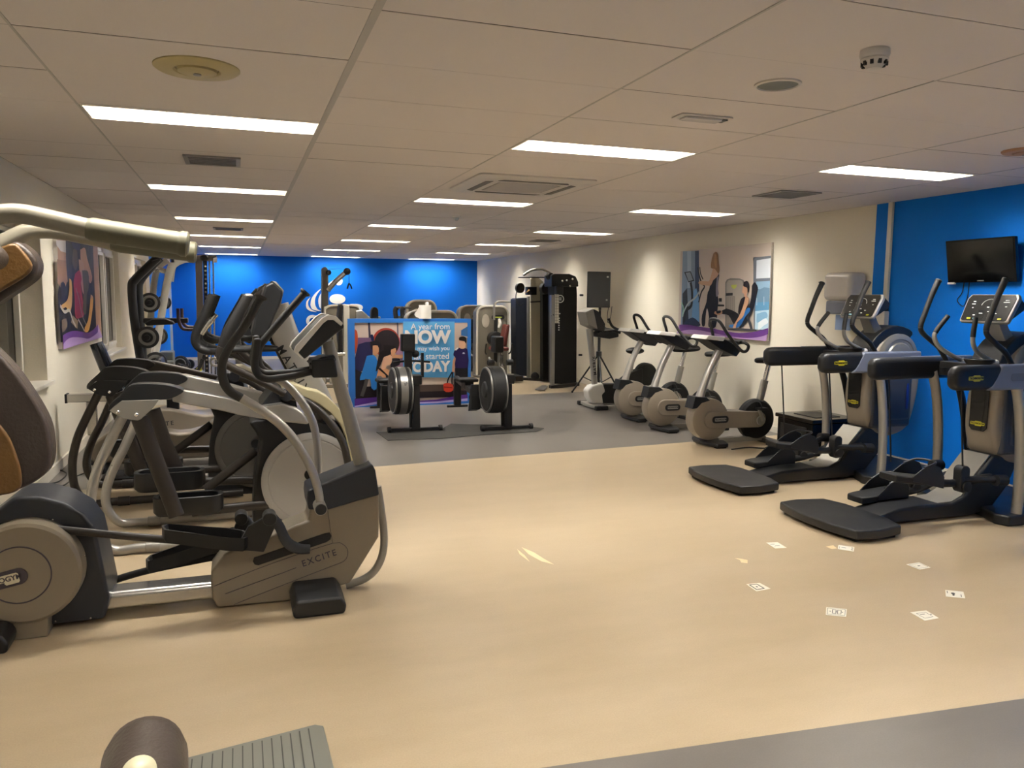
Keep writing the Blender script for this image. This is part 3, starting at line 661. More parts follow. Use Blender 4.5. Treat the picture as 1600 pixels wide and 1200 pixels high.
A = [(5.139,11.35,1.963),(5.557,11.35,1.967),(5.559,11.35,1.402),(5.146,11.35,1.412)]
t = Thing('loudspeaker', 'black loudspeaker on the tripod stand against the white wall', 'speaker', ((A[0][0]+A[1][0])/2, 11.5, A[2][2]))
b = B(); x0, x1, z0, z1 = A[0][0], A[1][0]-.01, A[2][2], A[0][2]
b.prism([(x0, 11.35, z0), (x1, 11.35, z0), (x1-.04, 11.68, z0), (x0+.2, 11.68, z0)], (0, 0, z1-z0)); cb = t.part('cabinet', b, M_BLK, bev=.01)
b = B(); b.box((x0+.015, 11.34, z0+.015), (x1-.015, 11.351, z1-.015)); t.part('grille', b, mat('speaker_cloth', '#050505', rough=.5, bump=.6, bscale=500), bev=.003)
b = B(); b.prism([(x1-.06+a, 11.339, z1-.08+d) for a, d in rrect(.035, .025, .008)], (0, -.002, 0)); t.part('logo', b, M_SILV, label='small silver badge')
b = B(); b.prism([(x1-.07+a, 11.339, z0+.12+d) for a, d in rrect(.03, .025, .008)], (0, -.002, 0)); t.part('logo', b, M_SILV, label='small silver badge')
b = B(); b.cyl((px_, 11.5, 1.362), (px_, 11.5, z0+.005), .022); t.part('pole_socket', b, M_BLK)
b = B(); b.tube([(5.7, 11.6, 1.42), (5.69, 11.62, 1.25), (5.66, 11.64, 1.15), (5.63, 11.62, 1.25), (5.64, 11.6, 1.42)], .005, n=6)
t.part('cable', b, M_BLK)

# television
A = [(5.85,5.333,2.07),(5.85,4.683,2.084),(5.85,4.667,1.707),(5.85,5.317,1.711)]
t = Thing('television', 'black flat television mounted on the blue wall', 'television', (XR, (A[0][1]+A[1][1])/2, 1.7))
y1, y0 = A[0][1], A[1][1]; z1, z0 = A[0][2], A[3][2]
Mt = lambda p: (p[0]+(.06*(p[2]-z0)/(z1-z0))*-1, p[1], p[2])
b = B(); b.prism([Mt(p) for p in ((5.86, y0, z0), (5.86, y1, z0), (5.86, y1, z1), (5.86, y0, z1))], (.035, 0, 0)); tv = t.part('casing', b, mat('gloss_black', '#060606', rough=.15), bev=.005)
b = B(); b.prism([Mt(p) for p in ((5.859, y0+.015, z0+.03), (5.859, y1-.015, z0+.03), (5.859, y1-.015, z1-.015), (5.859, y0+.015, z1-.015))], (-.001, 0, 0)); t.part('screen', b, mat('tv_screen', '#050606', rough=.12, spec=.8))
b = B(); b.box((5.855, y1-.07, z0-.012), (5.875, y1-.0, z0+.004)); t.part('indicator', b, M_WPRINT)
b = B(); b.box((5.8545, (y0+y1)/2-.03, z0+.01), (5.857, (y0+y1)/2+.03, z0+.018)); t.part('logo', b, M_SILV, label='small silver logo strip')
b = B(); b.box((5.87, (y0+y1)/2-.1, (z0+z1)/2-.1), (XR-.001, (y0+y1)/2+.1, (z0+z1)/2+.1)); t.part('wall_bracket', b, M_BLK)
b = B(); b.tube([(5.9, 5.2, z0+.05), (5.905, 5.22, z0-.08), (5.9, 5.26, z0-.15), (5.905, 5.2, z0-.2), (5.9, 5.16, z0-.12), (5.9, 5.15, z0+.05)], .004, n=6); t.part('cable', b, M_BLK)

# paper dispenser
A = [(5.75,6.573,1.805),(5.75,6.108,1.824),(5.75,6.098,1.488),(5.75,6.549,1.494)]; y1, y0 = A[0][1], A[1][1]
t = Thing('paper_dispenser', 'white wall dispenser of cleaning paper beside the blue wall edge', 'dispenser', (XR, 6.55, 1.5))
b = B(); b.box((5.7, 6.33, 1.55), (XR-.001, 6.72, 1.83)); t.part('cover', b, mat('dispenser_white', '#cdc9c4', rough=.18, coat=.4), bev=.05, seg=4)
b = B(); b.box((5.73, 6.35, 1.41), (XR-.002, 6.7, 1.548)); t.part('lower_housing', b, mat('dispenser_grey', '#6d7280', rough=.4), bev=.02, seg=2)
b = B(); b.box((5.8, 6.42, 1.25), (5.82, 6.62, 1.405)); t.part('paper', b, mat('blue_paper', '#8fa6cc', rough=.8), label='pale blue paper hanging out')
A = [(5.88,6.847,1.72),(5.88,6.788,1.706),(5.88,6.732,1.705)]
b = B(); b.tube([(5.915, 7.0, 1.735), (5.86, 6.96, 1.74), (5.86, 6.88, 1.72), (5.86, 6.8, 1.72)], .007, n=8); single('wall_hook', b, M_BLK, 'small dark hook on the white wall left of the dispenser', 'hook')

# black equipment box near the wall
A = [(5.954,7.489,0)]
t = Thing('storage_box', 'low black box standing against the wall behind the second elliptical trainer', 'storage box', (5.55, 6.75, 0))
b = B(); b.box((5.33, 6.32, .0), (5.88, 6.86, .33)); t.part('body', b, mat('gloss_black2', '#0e0e0f', rough=.25), bev=.012)
b = B(); b.box((5.31, 6.3, .332), (5.89, 6.88, .372)); t.part('lid', b, mat('brown_black', '#1b1614', rough=.2), bev=.008)
b = B(); b.box((5.45, 6.42, .373), (5.75, 6.76, .378)); t.part('lid_recess', b, M_BLK)
for k in range(1):
    b = B(); b.box((5.322, 6.4, .06), (5.33, 6.8, .28)); t.part('front_panel', b, M_CHAR, bev=.003)
# cable by the bikes
b = B(); b.tube([(4.778,6.861,0.008),(5.017,6.901,0.008),(5.191,6.814,0.008),(5.583,7.005,0.008),(6.018,7.206,0.008)], .007, n=6); single('floor_cable', b, M_BLK, 'thin black cable lying on the floor from the nearest bike towards the elliptical trainer', 'cable')
# hanging cords
for (px, nm) in ((0, 0),):
    pass

M_CARD = mat('card_white', '#e8e4d6', rough=.5); M_INK = mat('card_ink', '#2c2c2e', rough=.6)
def card(Q, lab, kind):
    Q = [Vector((q[0], q[1], 0)) for q in Q]
    c = sum(Q, Vector())/4
    t = Thing('playing_card', lab, 'card', (c.x, c.y, 0), 0, 'cards taped to the floor')
    at = lambda a, d, z: (Q[0]*(1-a)+Q[1]*a)*(1-d)+(Q[3]*(1-a)+Q[2]*a)*d+Vector((0, 0, z))
    b = B(); b.prism([q+Vector((0, 0, .0002)) for q in Q], (0, 0, .0012)); t.part('sheet', b, M_CARD)
    b = B(); z = .0016
    def rct(a0, d0, a1, d1): b.prism([at(a0, d0, z), at(a1, d0, z), at(a1, d1, z), at(a0, d1, z)], (0, 0, .0003))
    def outline(a0, d0, a1, d1, w_=.03):
        rct(a0, d0, a1, d0+w_); rct(a0, d1-w_, a1, d1); rct(a0, d0+w_, a0+w_, d1-w_); rct(a1-w_, d0+w_, a1, d1-w_)
    def blob(a, d, r): b.prism([at(a+r*math.cos(k), d+r*math.sin(k), z) for k in [i*PI/4 for i in range(8)]], (0, 0, .0003))
    if kind == 1: outline(.1, .12, .7, .88, .07); blob(.4, .5, .07)
    elif kind == 2: blob(.88, .3, .07); blob(.88, .7, .07); rct(.08, .2, .1, .8); rct(.2, .45, .5, .5)
    elif kind == 4: blob(.4, .45, .12); blob(.42, .62, .08); rct(.08, .15, .12, .5); rct(.8, .5, .84, .85); rct(.36, .7, .46, .8)
    elif kind == 5: outline(.06, .1, .94, .9, .02); [blob(x, .5, .04) for x in (.2, .5, .8)]; outline(.3, .25, .5, .75, .03); outline(.55, .25, .75, .75, .03)
    elif kind == 6: outline(.2, .2, .8, .8, .02); blob(.9, .5, .05); rct(.3, .35, .6, .4)
    elif kind == 3: rct(.12, .3, .5, .34); rct(.3, .6, .7, .64); blob(.15, .8, .03)
    else: outline(.08, .12, .92, .88, .015); rct(.4, .45, .6, .55)
    t.part('print', b, M_INK, label='dark printed marks')
card([(3.123,4.073,0),(3.227,4.014,0),(3.202,3.981,0),(3.136,4.002,0)], 'white card on the floor nearest the left corner of the rear step', 3) if 0 else None
card([(3.156,4.118,0),(3.232,4.102,0),(3.214,3.991,0),(3.136,4.002,0)], 'plain white card on the floor, the furthest left in the back of the circle', 3)
card([(3.567,3.935,0),(3.637,3.873,-0),(3.567,3.802,0),(3.507,3.873,0)], 'white card with two dark squares, closest to the step of the near elliptical trainer', 2)
card([(3.692,3.515,0),(3.794,3.519,0),(3.785,3.428,0),(3.697,3.421,0)], 'plain white card at the upper right of the circle of cards', 0)
card([(2.584,3.525,0),(2.667,3.519,0),(2.669,3.428,-0),(2.573,3.419,0)], 'white card with a thick black outline, at the left of the circle of cards', 1)
card([(3.565,3.125,0),(3.635,3.073,0),(3.565,3,0),(3.49,3.052,0)], 'white card with a black spade at the right of the circle of cards', 4)
card([(2.778,3.125,0),(2.86,3.072,0),(2.786,2.995,0),(2.706,3.045,0)], 'white card with line drawings in the middle of the front of the circle', 5)
card([(3.135,2.942,0),(3.233,2.936,0),(3.214,2.842,0),(3.122,2.839,0)], 'white card at the front right of the circle of cards', 6)

# ------------------------------------------------------------------ printed pictures
class Pic:
    """flat printed picture: colour fields on one sheet, in printing order"""
    def __init__(s, nrm, step=.00035): s.b = B(); s.m = []; s.ix = {}; s.n = Vector(nrm); s.st = step; s.k = 0
    def add(s, h, pts, smooth=0):
        if h not in s.ix: s.ix[h] = len(s.m); s.m.append(pic(h))
        s.b.mi = s.ix[h]; s.k += 1
        s.b.poly([Vector(p) for p in pts], s.n*s.st*s.k, smooth); return s
    def line(s, h, pts, w, smooth=4):
        P = cr(pts, smooth) if len(pts) > 2 and smooth else [Vector(p) for p in pts]
        W = lerpl(w, len(P)); L = []; R_ = []
        for i, p in enumerate(P):
            t = (P[min(i+1, len(P)-1)]-P[max(i-1, 0)]).normalized(); e = t.cross(s.n)*W[i]/2; L.append(p+e); R_.append(p-e)
        return s.add(h, L+list(reversed(R_)))

X_ = 5.888
def wave(pc, p0, p1, h0, H_, hs=('#6b3f8a', '#b795c6')):
    """purple double wave along the foot of the club's posters, from corner p0 to p1"""
    p0 = Vector(p0); p1 = Vector(p1); d = p1-p0; up = Vector((0, 0, 1))
    f = lambda t, a, ph: p0+d*t+up*(a*H_)
    T1 = [(0, .95), (.1, .98), (.25, .9), (.45, .66), (.62, .52), (.78, .56), (.9, .7), (1, .88)]
    T2 = [(0, .55), (.1, .72), (.2, .76), (.35, .66), (.55, .42), (.7, .32), (.85, .36), (1, .55)]
    a = cr([f(t, v, 0) for t, v in T1], 5); c = cr([f(t, v, 0) for t, v in T2], 5)
    pc.add(hs[0], a+[p1, p0]); pc.add(hs[1], c+[p1, p0])

# right wall poster
pc = Pic((-1, 0, 0))
pc.add('#cdbfb3', [(X_, 9.85, 1.065), (X_, 7.83, 1.065), (X_, 7.83, 2.215), (X_, 9.85, 2.215)])
q = lambda L: L
pc.add('#7f93ab', [(5.888,9.79,2.213),(5.888,9.385,2.202),(5.888,9.301,1.176),(5.888,9.782,1.168)])
pc.add('#a3b4c6', [(5.888,9.676,2.207),(5.888,9.573,2.206),(5.888,9.533,1.701),(5.888,9.637,1.702)])
pc.add('#33435f', [(5.888,9.474,2.205),(5.888,9.378,2.203),(5.888,9.298,1.195),(5.888,9.409,1.191)])
pc.add('#2c3340', [(5.888,9.761,1.622),(5.888,9.645,1.702),(5.888,9.58,1.265),(5.888,9.733,1.18)])
pc.add('#1d2027', [(5.888,9.734,1.922),(5.888,9.566,1.931),(5.888,9.466,1.798),(5.888,9.612,1.777)])
pc.add('#8a98a4', [(5.888,9.695,1.911),(5.888,9.576,1.918),(5.888,9.496,1.808),(5.888,9.613,1.796)])
pc.line('#1d2027', [(5.888,9.557,1.78),(5.888,9.511,1.642),(5.888,9.518,1.464),(5.888,9.662,1.383),(5.888,9.69,1.221)], .05)
pc.add('#6f9ecf', [(5.888,9.476,1.661),(5.888,9.406,1.7),(5.888,9.336,1.564),(5.888,9.305,1.244),(5.888,9.504,1.243),(5.888,9.486,1.425)])
pc.line('#aeb6bd', [(5.888,9.314,1.66),(5.888,9.433,1.563),(5.888,9.594,1.493),(5.888,9.7,1.382),(5.888,9.741,1.3)], .028)
pc.line('#8fc0a4', [(5.888,9.776,1.502),(5.888,9.721,1.422),(5.888,9.741,1.3)], .02)
pc.line('#20242c', [(5.888,9.388,1.98),(5.888,9.346,1.873),(5.888,9.286,1.776),(5.888,9.206,1.717),(5.888,9.278,1.641),(5.888,9.333,1.506)], .028)
pc.line('#20242c', [(5.888,9.335,1.979),(5.888,9.311,1.892),(5.888,9.247,1.813)], .02)
pc.add('#27334d', [(5.888,9.653,1.243),(5.888,9.471,1.298),(5.888,9.304,1.234),(5.888,9.301,1.186),(5.888,9.687,1.171)], 3)
# woman standing with her back turned
pc.add('#14141a', [(5.888,9.047,1.697),(5.888,8.933,1.696),(5.888,8.871,1.547),(5.888,8.881,1.398),(5.888,8.907,1.191),(5.888,9.075,1.188),(5.888,9.073,1.318),(5.888,9.125,1.431),(5.888,9.152,1.316),(5.888,9.162,1.2),(5.888,9.231,1.198),(5.888,9.24,1.333),(5.888,9.147,1.507),(5.888,9.121,1.641)], 3)
pc.add('#1b1b22', [(5.888,9.032,1.828),(5.888,8.88,1.881),(5.888,8.886,1.77),(5.888,8.921,1.659),(5.888,8.925,1.565),(5.888,9.069,1.622),(5.888,9.09,1.678)], 3)
pc.add('#8d8690', [(5.888,8.922,1.826),(5.888,8.884,1.84),(5.888,8.887,1.696),(5.888,8.863,1.621),(5.888,8.916,1.584),(5.888,8.933,1.696)], 3)
pc.add('#c9a183', [(5.888,9.008,1.977),(5.888,8.888,1.9),(5.888,8.91,1.844),(5.888,8.997,1.8),(5.888,9.049,1.735),(5.888,9.124,1.728),(5.888,9.338,1.753),(5.888,9.323,1.792),(5.888,9.165,1.789),(5.888,9.088,1.801)], 3)
pc.add('#8f6a44', [(5.888,9.02,2.146),(5.888,8.965,2.165),(5.888,8.916,2.131),(5.888,8.891,2.038),(5.888,8.864,1.936),(5.888,8.887,1.881),(5.888,8.973,1.943),(5.888,9.064,1.961),(5.888,9.058,2.063)], 3)
pc.add('#a98052', [(5.888,8.986,2.135),(5.888,8.951,2.115),(5.888,8.927,1.993),(5.888,8.951,1.953),(5.888,8.996,2.033)], 3)
# machine
pc.add('#7d7b76', [(5.888,8.687,1.162),(5.888,8.724,1.767),(5.888,8.689,1.803),(5.888,8.612,1.816),(5.888,8.413,1.809),(5.888,8.337,1.788),(5.888,8.305,1.744),(5.888,8.273,1.41),(5.888,8.521,1.169)])
pc.add('#a59d94', [(5.888,8.658,1.164),(5.888,8.695,1.758),(5.888,8.657,1.792),(5.888,8.427,1.791),(5.888,8.366,1.78),(5.888,8.334,1.735),(5.888,8.286,1.179)])
pc.add('#b8c25a', [(5.888,8.597,1.733),(5.888,8.474,1.735),(5.888,8.478,1.703),(5.888,8.531,1.678),(5.888,8.588,1.704)])
pc.add('#2a2a2c', [(5.888,8.702,1.628),(5.888,8.553,1.632),(5.888,8.55,1.599),(5.888,8.7,1.594)])
pc.add('#878078', [(5.888,8.69,1.588),(5.888,8.504,1.594),(5.888,8.473,1.189),(5.888,8.663,1.182)])
for i in range(4): pc.add('#9b9389', [tuple(Vector(a)) for a in [(5.888,8.655,1.581),(5.888,8.642,1.581),(5.888,8.621,1.257),(5.888,8.633,1.256)]] if i == 0 else [(a[0], a[1]-.038*i, a[2]) for a in [(5.888,8.655,1.581),(5.888,8.642,1.581),(5.888,8.621,1.257),(5.888,8.633,1.256)]])
pc.add('#18181b', [(5.888,8.877,1.484),(5.888,8.724,1.482),(5.888,8.723,1.46),(5.888,8.875,1.458)]); pc.add('#2f2f33', [(5.888,8.849,1.566),(5.888,8.784,1.566),(5.888,8.781,1.52),(5.888,8.846,1.519)])
# window at the right of the picture
pc.add('#6f7681', [(5.888,8.154,2.055),(5.888,7.82,2.061),(5.888,7.813,1.182),(5.888,8.087,1.187)])
pc.add('#dbe2ea', [(5.888,8.089,2.019),(5.888,7.818,2.034),(5.888,7.812,1.804),(5.888,8.082,1.801)])
pc.add('#8fb0c9', [(5.888,8.08,1.765),(5.888,7.812,1.771),(5.888,7.817,1.654),(5.888,8.078,1.655)])
pc.add('#6d8da6', [(5.888,8.08,1.689),(5.888,8.001,1.672),(5.888,7.92,1.696),(5.888,7.814,1.687),(5.888,7.808,1.519),(5.888,8.073,1.517)])
pc.add('#5f95bb', [(5.888,8.073,1.517),(5.888,7.808,1.526),(5.888,7.809,1.418),(5.888,8.071,1.396)]); pc.add('#b9d6e6', [(5.888,8.072,1.413),(5.888,7.807,1.432),(5.888,7.804,1.199),(5.888,8.062,1.192)])
pc.add('#86b4d2', [(5.888,8.036,1.38),(5.888,7.873,1.409),(5.888,7.828,1.351),(5.888,7.92,1.314),(5.888,8.028,1.276)], 3); pc.add('#e4eef3', [(5.888,8.001,1.277),(5.888,7.867,1.333),(5.888,7.815,1.283),(5.888,7.888,1.247),(5.888,7.995,1.191)], 3)
pc.line('#b9c7cf', [(5.888,8.049,1.569),(5.888,8.043,1.483)], .01); pc.line('#b9c7cf', [(5.888,7.912,1.586),(5.888,7.905,1.485)], .01)
# woman seated
pc.add('#20222a', [(5.888,8.158,1.716),(5.888,8.105,1.758),(5.888,8.036,1.697),(5.888,8.051,1.603),(5.888,8.117,1.413),(5.888,8.256,1.251),(5.888,8.371,1.193),(5.888,8.346,1.266),(5.888,8.223,1.41),(5.888,8.162,1.568)], 3)
pc.add('#2f6fb5', [(5.888,8.269,1.436),(5.888,8.183,1.455),(5.888,8.168,1.412),(5.888,8.262,1.339),(5.888,8.33,1.249),(5.888,8.416,1.201),(5.888,8.585,1.199),(5.888,8.572,1.231),(5.888,8.434,1.245),(5.888,8.364,1.319)], 2)
pc.line('#3a3c44', [(5.888,8.218,1.34),(5.888,8.17,1.272),(5.888,8.121,1.186)], .045)
pc.add('#16161c', [(5.888,8.664,1.435),(5.888,8.506,1.405),(5.888,8.382,1.354),(5.888,8.406,1.264),(5.888,8.495,1.243),(5.888,8.611,1.348),(5.888,8.755,1.363),(5.888,8.773,1.4)], 3)
pc.add('#c79a7c', [(5.888,8.92,1.393),(5.888,8.774,1.407),(5.888,8.755,1.372),(5.888,8.835,1.347),(5.888,8.935,1.363)], 2); pc.add('#23222a', [(5.888,8.894,1.397),(5.888,8.796,1.407),(5.888,8.782,1.381),(5.888,8.869,1.364)], 2)
pc.add('#20181c', [(5.888,8.404,1.461),(5.888,8.365,1.55),(5.888,8.294,1.582),(5.888,8.205,1.568),(5.888,8.226,1.446),(5.888,8.352,1.364),(5.888,8.407,1.38)], 3)
pc.add('#d0a384', [(5.888,8.273,1.582),(5.888,8.206,1.572),(5.888,8.204,1.507),(5.888,8.254,1.436),(5.888,8.306,1.338),(5.888,8.421,1.263),(5.888,8.454,1.172),(5.888,8.506,1.17),(5.888,8.494,1.225),(5.888,8.395,1.336),(5.888,8.315,1.462)], 3)
pc.add('#cfa184', [(5.888,8.332,1.718),(5.888,8.254,1.729),(5.888,8.232,1.656),(5.888,8.252,1.612),(5.888,8.238,1.582),(5.888,8.291,1.582),(5.888,8.305,1.621),(5.888,8.342,1.638)], 3)
pc.add('#211a1a', [(5.888,8.315,1.761),(5.888,8.258,1.778),(5.888,8.209,1.742),(5.888,8.203,1.655),(5.888,8.23,1.635),(5.888,8.246,1.691),(5.888,8.323,1.716)], 3)
pc.add('#494b50', [(5.888,8.615,1.18),(5.888,8.371,1.197),(5.888,8.023,1.194),(5.888,8.021,1.176),(5.888,8.614,1.162)])
W1 = cr([(5.888,9.791,1.188),(5.888,9.575,1.195),(5.888,9.283,1.18),(5.888,8.972,1.169),(5.888,8.645,1.146),(5.888,8.367,1.136),(5.888,8.077,1.162),(5.888,7.912,1.195),(5.888,7.802,1.22)], 4); W2 = cr([(5.888,9.785,1.092),(5.888,9.534,1.127),(5.888,9.245,1.131),(5.888,8.901,1.106),(5.888,8.578,1.085),(5.888,8.303,1.08),(5.888,8.072,1.092),(5.888,7.906,1.118),(5.888,7.797,1.149)], 4)
bl = [(X_, 7.83, 1.065), (X_, 9.85, 1.065)]
pc.add('#b795c6', W1+bl); pc.add('#6b3f8a', W1+list(reversed(W2)))
t = Thing('wall_poster', 'wide photo poster of a standing and a seated woman on the white right wall', 'poster', (XR, 8.84, 1.065))
b = B(); b.box((5.8885, 7.83, 1.065), (XR-.001, 9.85, 2.215)); t.part('panel', b, mat('poster_edge', '#cfcac4', rough=.4), bev=.002)
t.part('picture', pc.b, pc.m, flat=True)

# left wall poster
X2 = -1.505
pc = Pic((1, 0, 0))
pc.add('#a98468', [(X2, 7.97, 1.05), (X2, 10.1, 1.05), (X2, 10.1, 2.1), (X2, 7.97, 2.1)])
pc.add('#c9c5c6', [(-1.505,7.932,2.012),(-1.505,8.344,2.031),(-1.505,8.33,1.921),(-1.505,8.108,1.924),(-1.505,7.934,1.971)])
pc.add('#1c1a22', [(-1.505,8.345,2.036),(-1.505,9.801,2.077),(-1.505,9.756,1.187),(-1.505,9.839,1.113),(-1.505,7.906,1.115),(-1.505,7.879,1.538),(-1.505,7.986,1.651),(-1.505,8.148,1.538),(-1.505,8.328,1.686),(-1.505,8.315,1.862)])
pc.add('#8d6a52', [(-1.505,7.929,1.845),(-1.505,8.311,1.847),(-1.505,8.335,1.656),(-1.505,8.026,1.595),(-1.505,7.903,1.636)])
pc.add('#c79a80', [(-1.505,9.035,1.987),(-1.505,9.307,2.018),(-1.505,9.415,1.908),(-1.505,9.654,1.729),(-1.505,9.488,1.657),(-1.505,9.244,1.786),(-1.505,9.044,1.86)], 3)
pc.add('#c7a08c', [(-1.505,8.924,1.887),(-1.505,9.176,1.865),(-1.505,9.222,1.703),(-1.505,9.088,1.539),(-1.505,8.958,1.698)], 3)
pc.add('#b5304e', [(-1.505,8.707,1.739),(-1.505,8.937,1.777),(-1.505,9.027,1.699),(-1.505,8.98,1.619),(-1.505,9.08,1.343),(-1.505,8.855,1.309),(-1.505,8.614,1.323),(-1.505,8.622,1.508),(-1.505,8.603,1.645)], 3)
pc.add('#9d2245', [(-1.505,8.674,1.554),(-1.505,8.916,1.538),(-1.505,8.963,1.33),(-1.505,8.691,1.313),(-1.505,8.638,1.415)], 3)
pc.add('#5a4a3a', [(-1.505,8.664,1.968),(-1.505,8.829,1.992),(-1.505,8.874,1.854),(-1.505,8.731,1.771),(-1.505,8.593,1.843)], 3)
pc.add('#cfa05e', [(-1.505,8.402,1.687),(-1.505,8.507,1.659),(-1.505,8.483,1.478),(-1.505,8.358,1.374),(-1.505,8.189,1.422),(-1.505,8.047,1.409),(-1.505,7.987,1.439),(-1.505,8.24,1.48),(-1.505,8.371,1.568)], 3)
pc.add('#d9a04e', [(-1.505,9.503,1.539),(-1.505,9.641,1.504),(-1.505,9.553,1.367),(-1.505,9.307,1.171),(-1.505,9.074,1.156),(-1.505,9.069,1.205),(-1.505,9.269,1.272),(-1.505,9.399,1.404)], 3)
pc.add('#5f5a36', [(-1.505,9.066,1.781),(-1.505,9.406,1.774),(-1.505,9.398,1.606),(-1.505,9.268,1.539),(-1.505,9.169,1.341),(-1.505,9.001,1.377),(-1.505,9.097,1.571)], 3)
pc.add('#8c7a5a', [(-1.505,8.463,1.342),(-1.505,8.723,1.281),(-1.505,8.663,1.205),(-1.505,8.371,1.277)]); pc.line('#b9b2a4', [(-1.505,8.727,1.297),(-1.505,8.878,1.236),(-1.505,9.032,1.166)], .02)
pc.line('#b8b3a4', [(-1.505,7.933,1.44),(-1.505,8.108,1.38),(-1.505,8.325,1.39),(-1.505,8.451,1.297),(-1.505,8.59,1.231)], .03)
pc.line('#8f887c', [(-1.505,8.686,1.6),(-1.505,8.82,1.491),(-1.505,8.946,1.33),(-1.505,9.138,1.227)], .02)
pc.add('#27232c', [(-1.505,8.003,1.637),(-1.505,8.122,1.653),(-1.505,8.219,1.596),(-1.505,8.137,1.495),(-1.505,8.004,1.51)], 2); pc.add('#2c2a52', [(-1.505,8.566,2.038),(-1.505,9.007,2.041),(-1.505,8.948,1.975),(-1.505,8.668,1.983)], 2)
pc.add('#6e5d4a', [(-1.505,7.968,1.311),(-1.505,8.163,1.32),(-1.505,8.18,1.247),(-1.505,7.96,1.198)], 2)
W1 = cr([(-1.505,7.874,1.164),(-1.505,8.154,1.189),(-1.505,8.501,1.192),(-1.505,8.873,1.167),(-1.505,9.221,1.143),(-1.505,9.545,1.161),(-1.505,9.845,1.208)], 4); W2 = cr([(-1.505,7.851,1.072),(-1.505,8.138,1.127),(-1.505,8.435,1.134),(-1.505,8.858,1.109),(-1.505,9.204,1.081),(-1.505,9.526,1.093),(-1.505,9.82,1.12)], 4)
W1 = [(X2, min(max(p[1], 7.97), 10.1), p[2]) for p in W1]; W2 = [(X2, min(max(p[1], 7.97), 10.1), max(p[2], 1.05)) for p in W2]
pc.add('#b494cf', W1+[(X2, 10.1, 1.05), (X2, 7.97, 1.05)]); pc.add('#6a3f91', W1+list(reversed(W2)))
t = Thing('wall_poster', 'photo poster with a pink top in it, on the left wall between windows', 'poster', (XL, 9.03, 1.05))
b = B(); b.box((XL+.001, 7.97, 1.05), (X2-.0005, 10.1, 2.1)); t.part('panel', b, mat('poster_edge', '#cfcac4', rough=.4), bev=.002)
t.part('picture', pc.b, pc.m, flat=True)

# ------------------------------------------------------------------ banner stand in the middle of the room
YS = 11.06
A = [(1.415,11.06,1.235),(3.173,11.06,1.236),(3.178,11.06,-0.002),(1.487,11.06,-0.016)]
x0, x1, z1 = A[0][0], A[1][0], A[0][2]
pc = Pic((0, -1, 0), .0005)
pc.add('#cbb6a8', [(x0+.08, YS, .04), (x1-.05, YS, .04), (x1-.05, YS, z1-.05), (x0+.08, YS, z1-.05)])
pc.add('#d4c0b4', [(1.498,11.06,1.186),(2.178,11.06,1.185),(2.18,11.06,0.965),(1.495,11.06,0.979)])
pc.line('#453e52', [(1.699,11.06,1.186),(1.711,11.06,0.932)], .03); pc.line('#6a6474', [(2.1,11.06,1.185),(2.104,11.06,0.974)], .02)
pc.add('#7a5a7e', [(1.495,11.06,0.973),(2.18,11.06,0.968),(2.198,11.06,0.801),(1.493,11.06,0.81)]); pc.add('#b58aa4', [(2.071,11.06,0.969),(2.18,11.06,0.968),(2.198,11.06,0.271),(2.085,11.06,0.311)])
pc.add('#2b2a55', [(1.551,11.06,0.88),(1.728,11.06,0.914),(1.744,11.06,0.717),(1.635,11.06,0.539),(1.51,11.06,0.47),(1.491,11.06,0.649)], 2)
pc.add('#c2502c', [(1.497,11.06,1.094),(1.535,11.06,1.058),(1.542,11.06,0.934),(1.523,11.06,0.792),(1.493,11.06,0.756)], 2)
pc.add('#241d22', [(1.49,11.06,0.542),(1.635,11.06,0.467),(1.649,11.06,0.142),(1.485,11.06,0.138)]); pc.add('#241c20', [(1.633,11.06,0.287),(3.122,11.06,0.283),(3.123,11.06,0.094),(1.485,11.06,0.111)])
pc.add('#54443c', [(2.417,11.06,0.284),(3.122,11.06,0.283),(3.122,11.06,0.189),(2.417,11.06,0.191)]); pc.add('#d8c6b6', [(2.455,11.06,0.397),(2.929,11.06,0.382),(2.929,11.06,0.288),(2.455,11.06,0.292)])
pc.add('#a33a2c', circ([(1.935,11.06,0.903)][0], (1, 0, 0), (0, 0, 1), .195, r2=.205)); pc.add('#2a2327', circ([(1.947,11.06,0.898)][0], (1, 0, 0), (0, 0, 1), .176, r2=.182))
pc.add('#1f1a22', [(1.711,11.06,0.915),(1.818,11.06,0.931),(1.871,11.06,0.859),(1.835,11.06,0.788),(1.727,11.06,0.807)], 2); pc.add('#1f2a55', [(1.72,11.06,1.013),(1.751,11.06,1.013),(1.768,11.06,0.932),(1.729,11.06,0.929)], 2)
pc.add('#d39a72', [(1.749,11.06,0.86),(1.817,11.06,0.86),(1.834,11.06,0.779),(1.78,11.06,0.716),(1.748,11.06,0.771)], 2)
pc.add('#d39a72', [(1.997,11.06,0.804),(2.052,11.06,0.839),(2.079,11.06,0.784),(2.055,11.06,0.727),(2.197,11.06,0.728),(2.201,11.06,0.692),(2.032,11.06,0.667)], 2); pc.add('#1d1719', [(1.898,11.06,0.868),(2.052,11.06,0.857),(2.07,11.06,0.824),(2.006,11.06,0.803),(1.988,11.06,0.74),(1.907,11.06,0.787)], 2)
pc.add('#1f1c26', [(2.005,11.06,0.677),(2.124,11.06,0.675),(2.123,11.06,0.584),(1.995,11.06,0.55)], 2)
pc.add('#2d7fd0', [(1.664,11.06,0.718),(1.762,11.06,0.726),(1.812,11.06,0.644),(1.814,11.06,0.499),(1.794,11.06,0.246),(1.722,11.06,0.266),(1.705,11.06,0.393),(1.563,11.06,0.379),(1.599,11.06,0.504)], 2)
pc.line('#55504e', [(1.661,11.06,0.394),(1.633,11.06,0.287),(1.587,11.06,0.153)], .05)
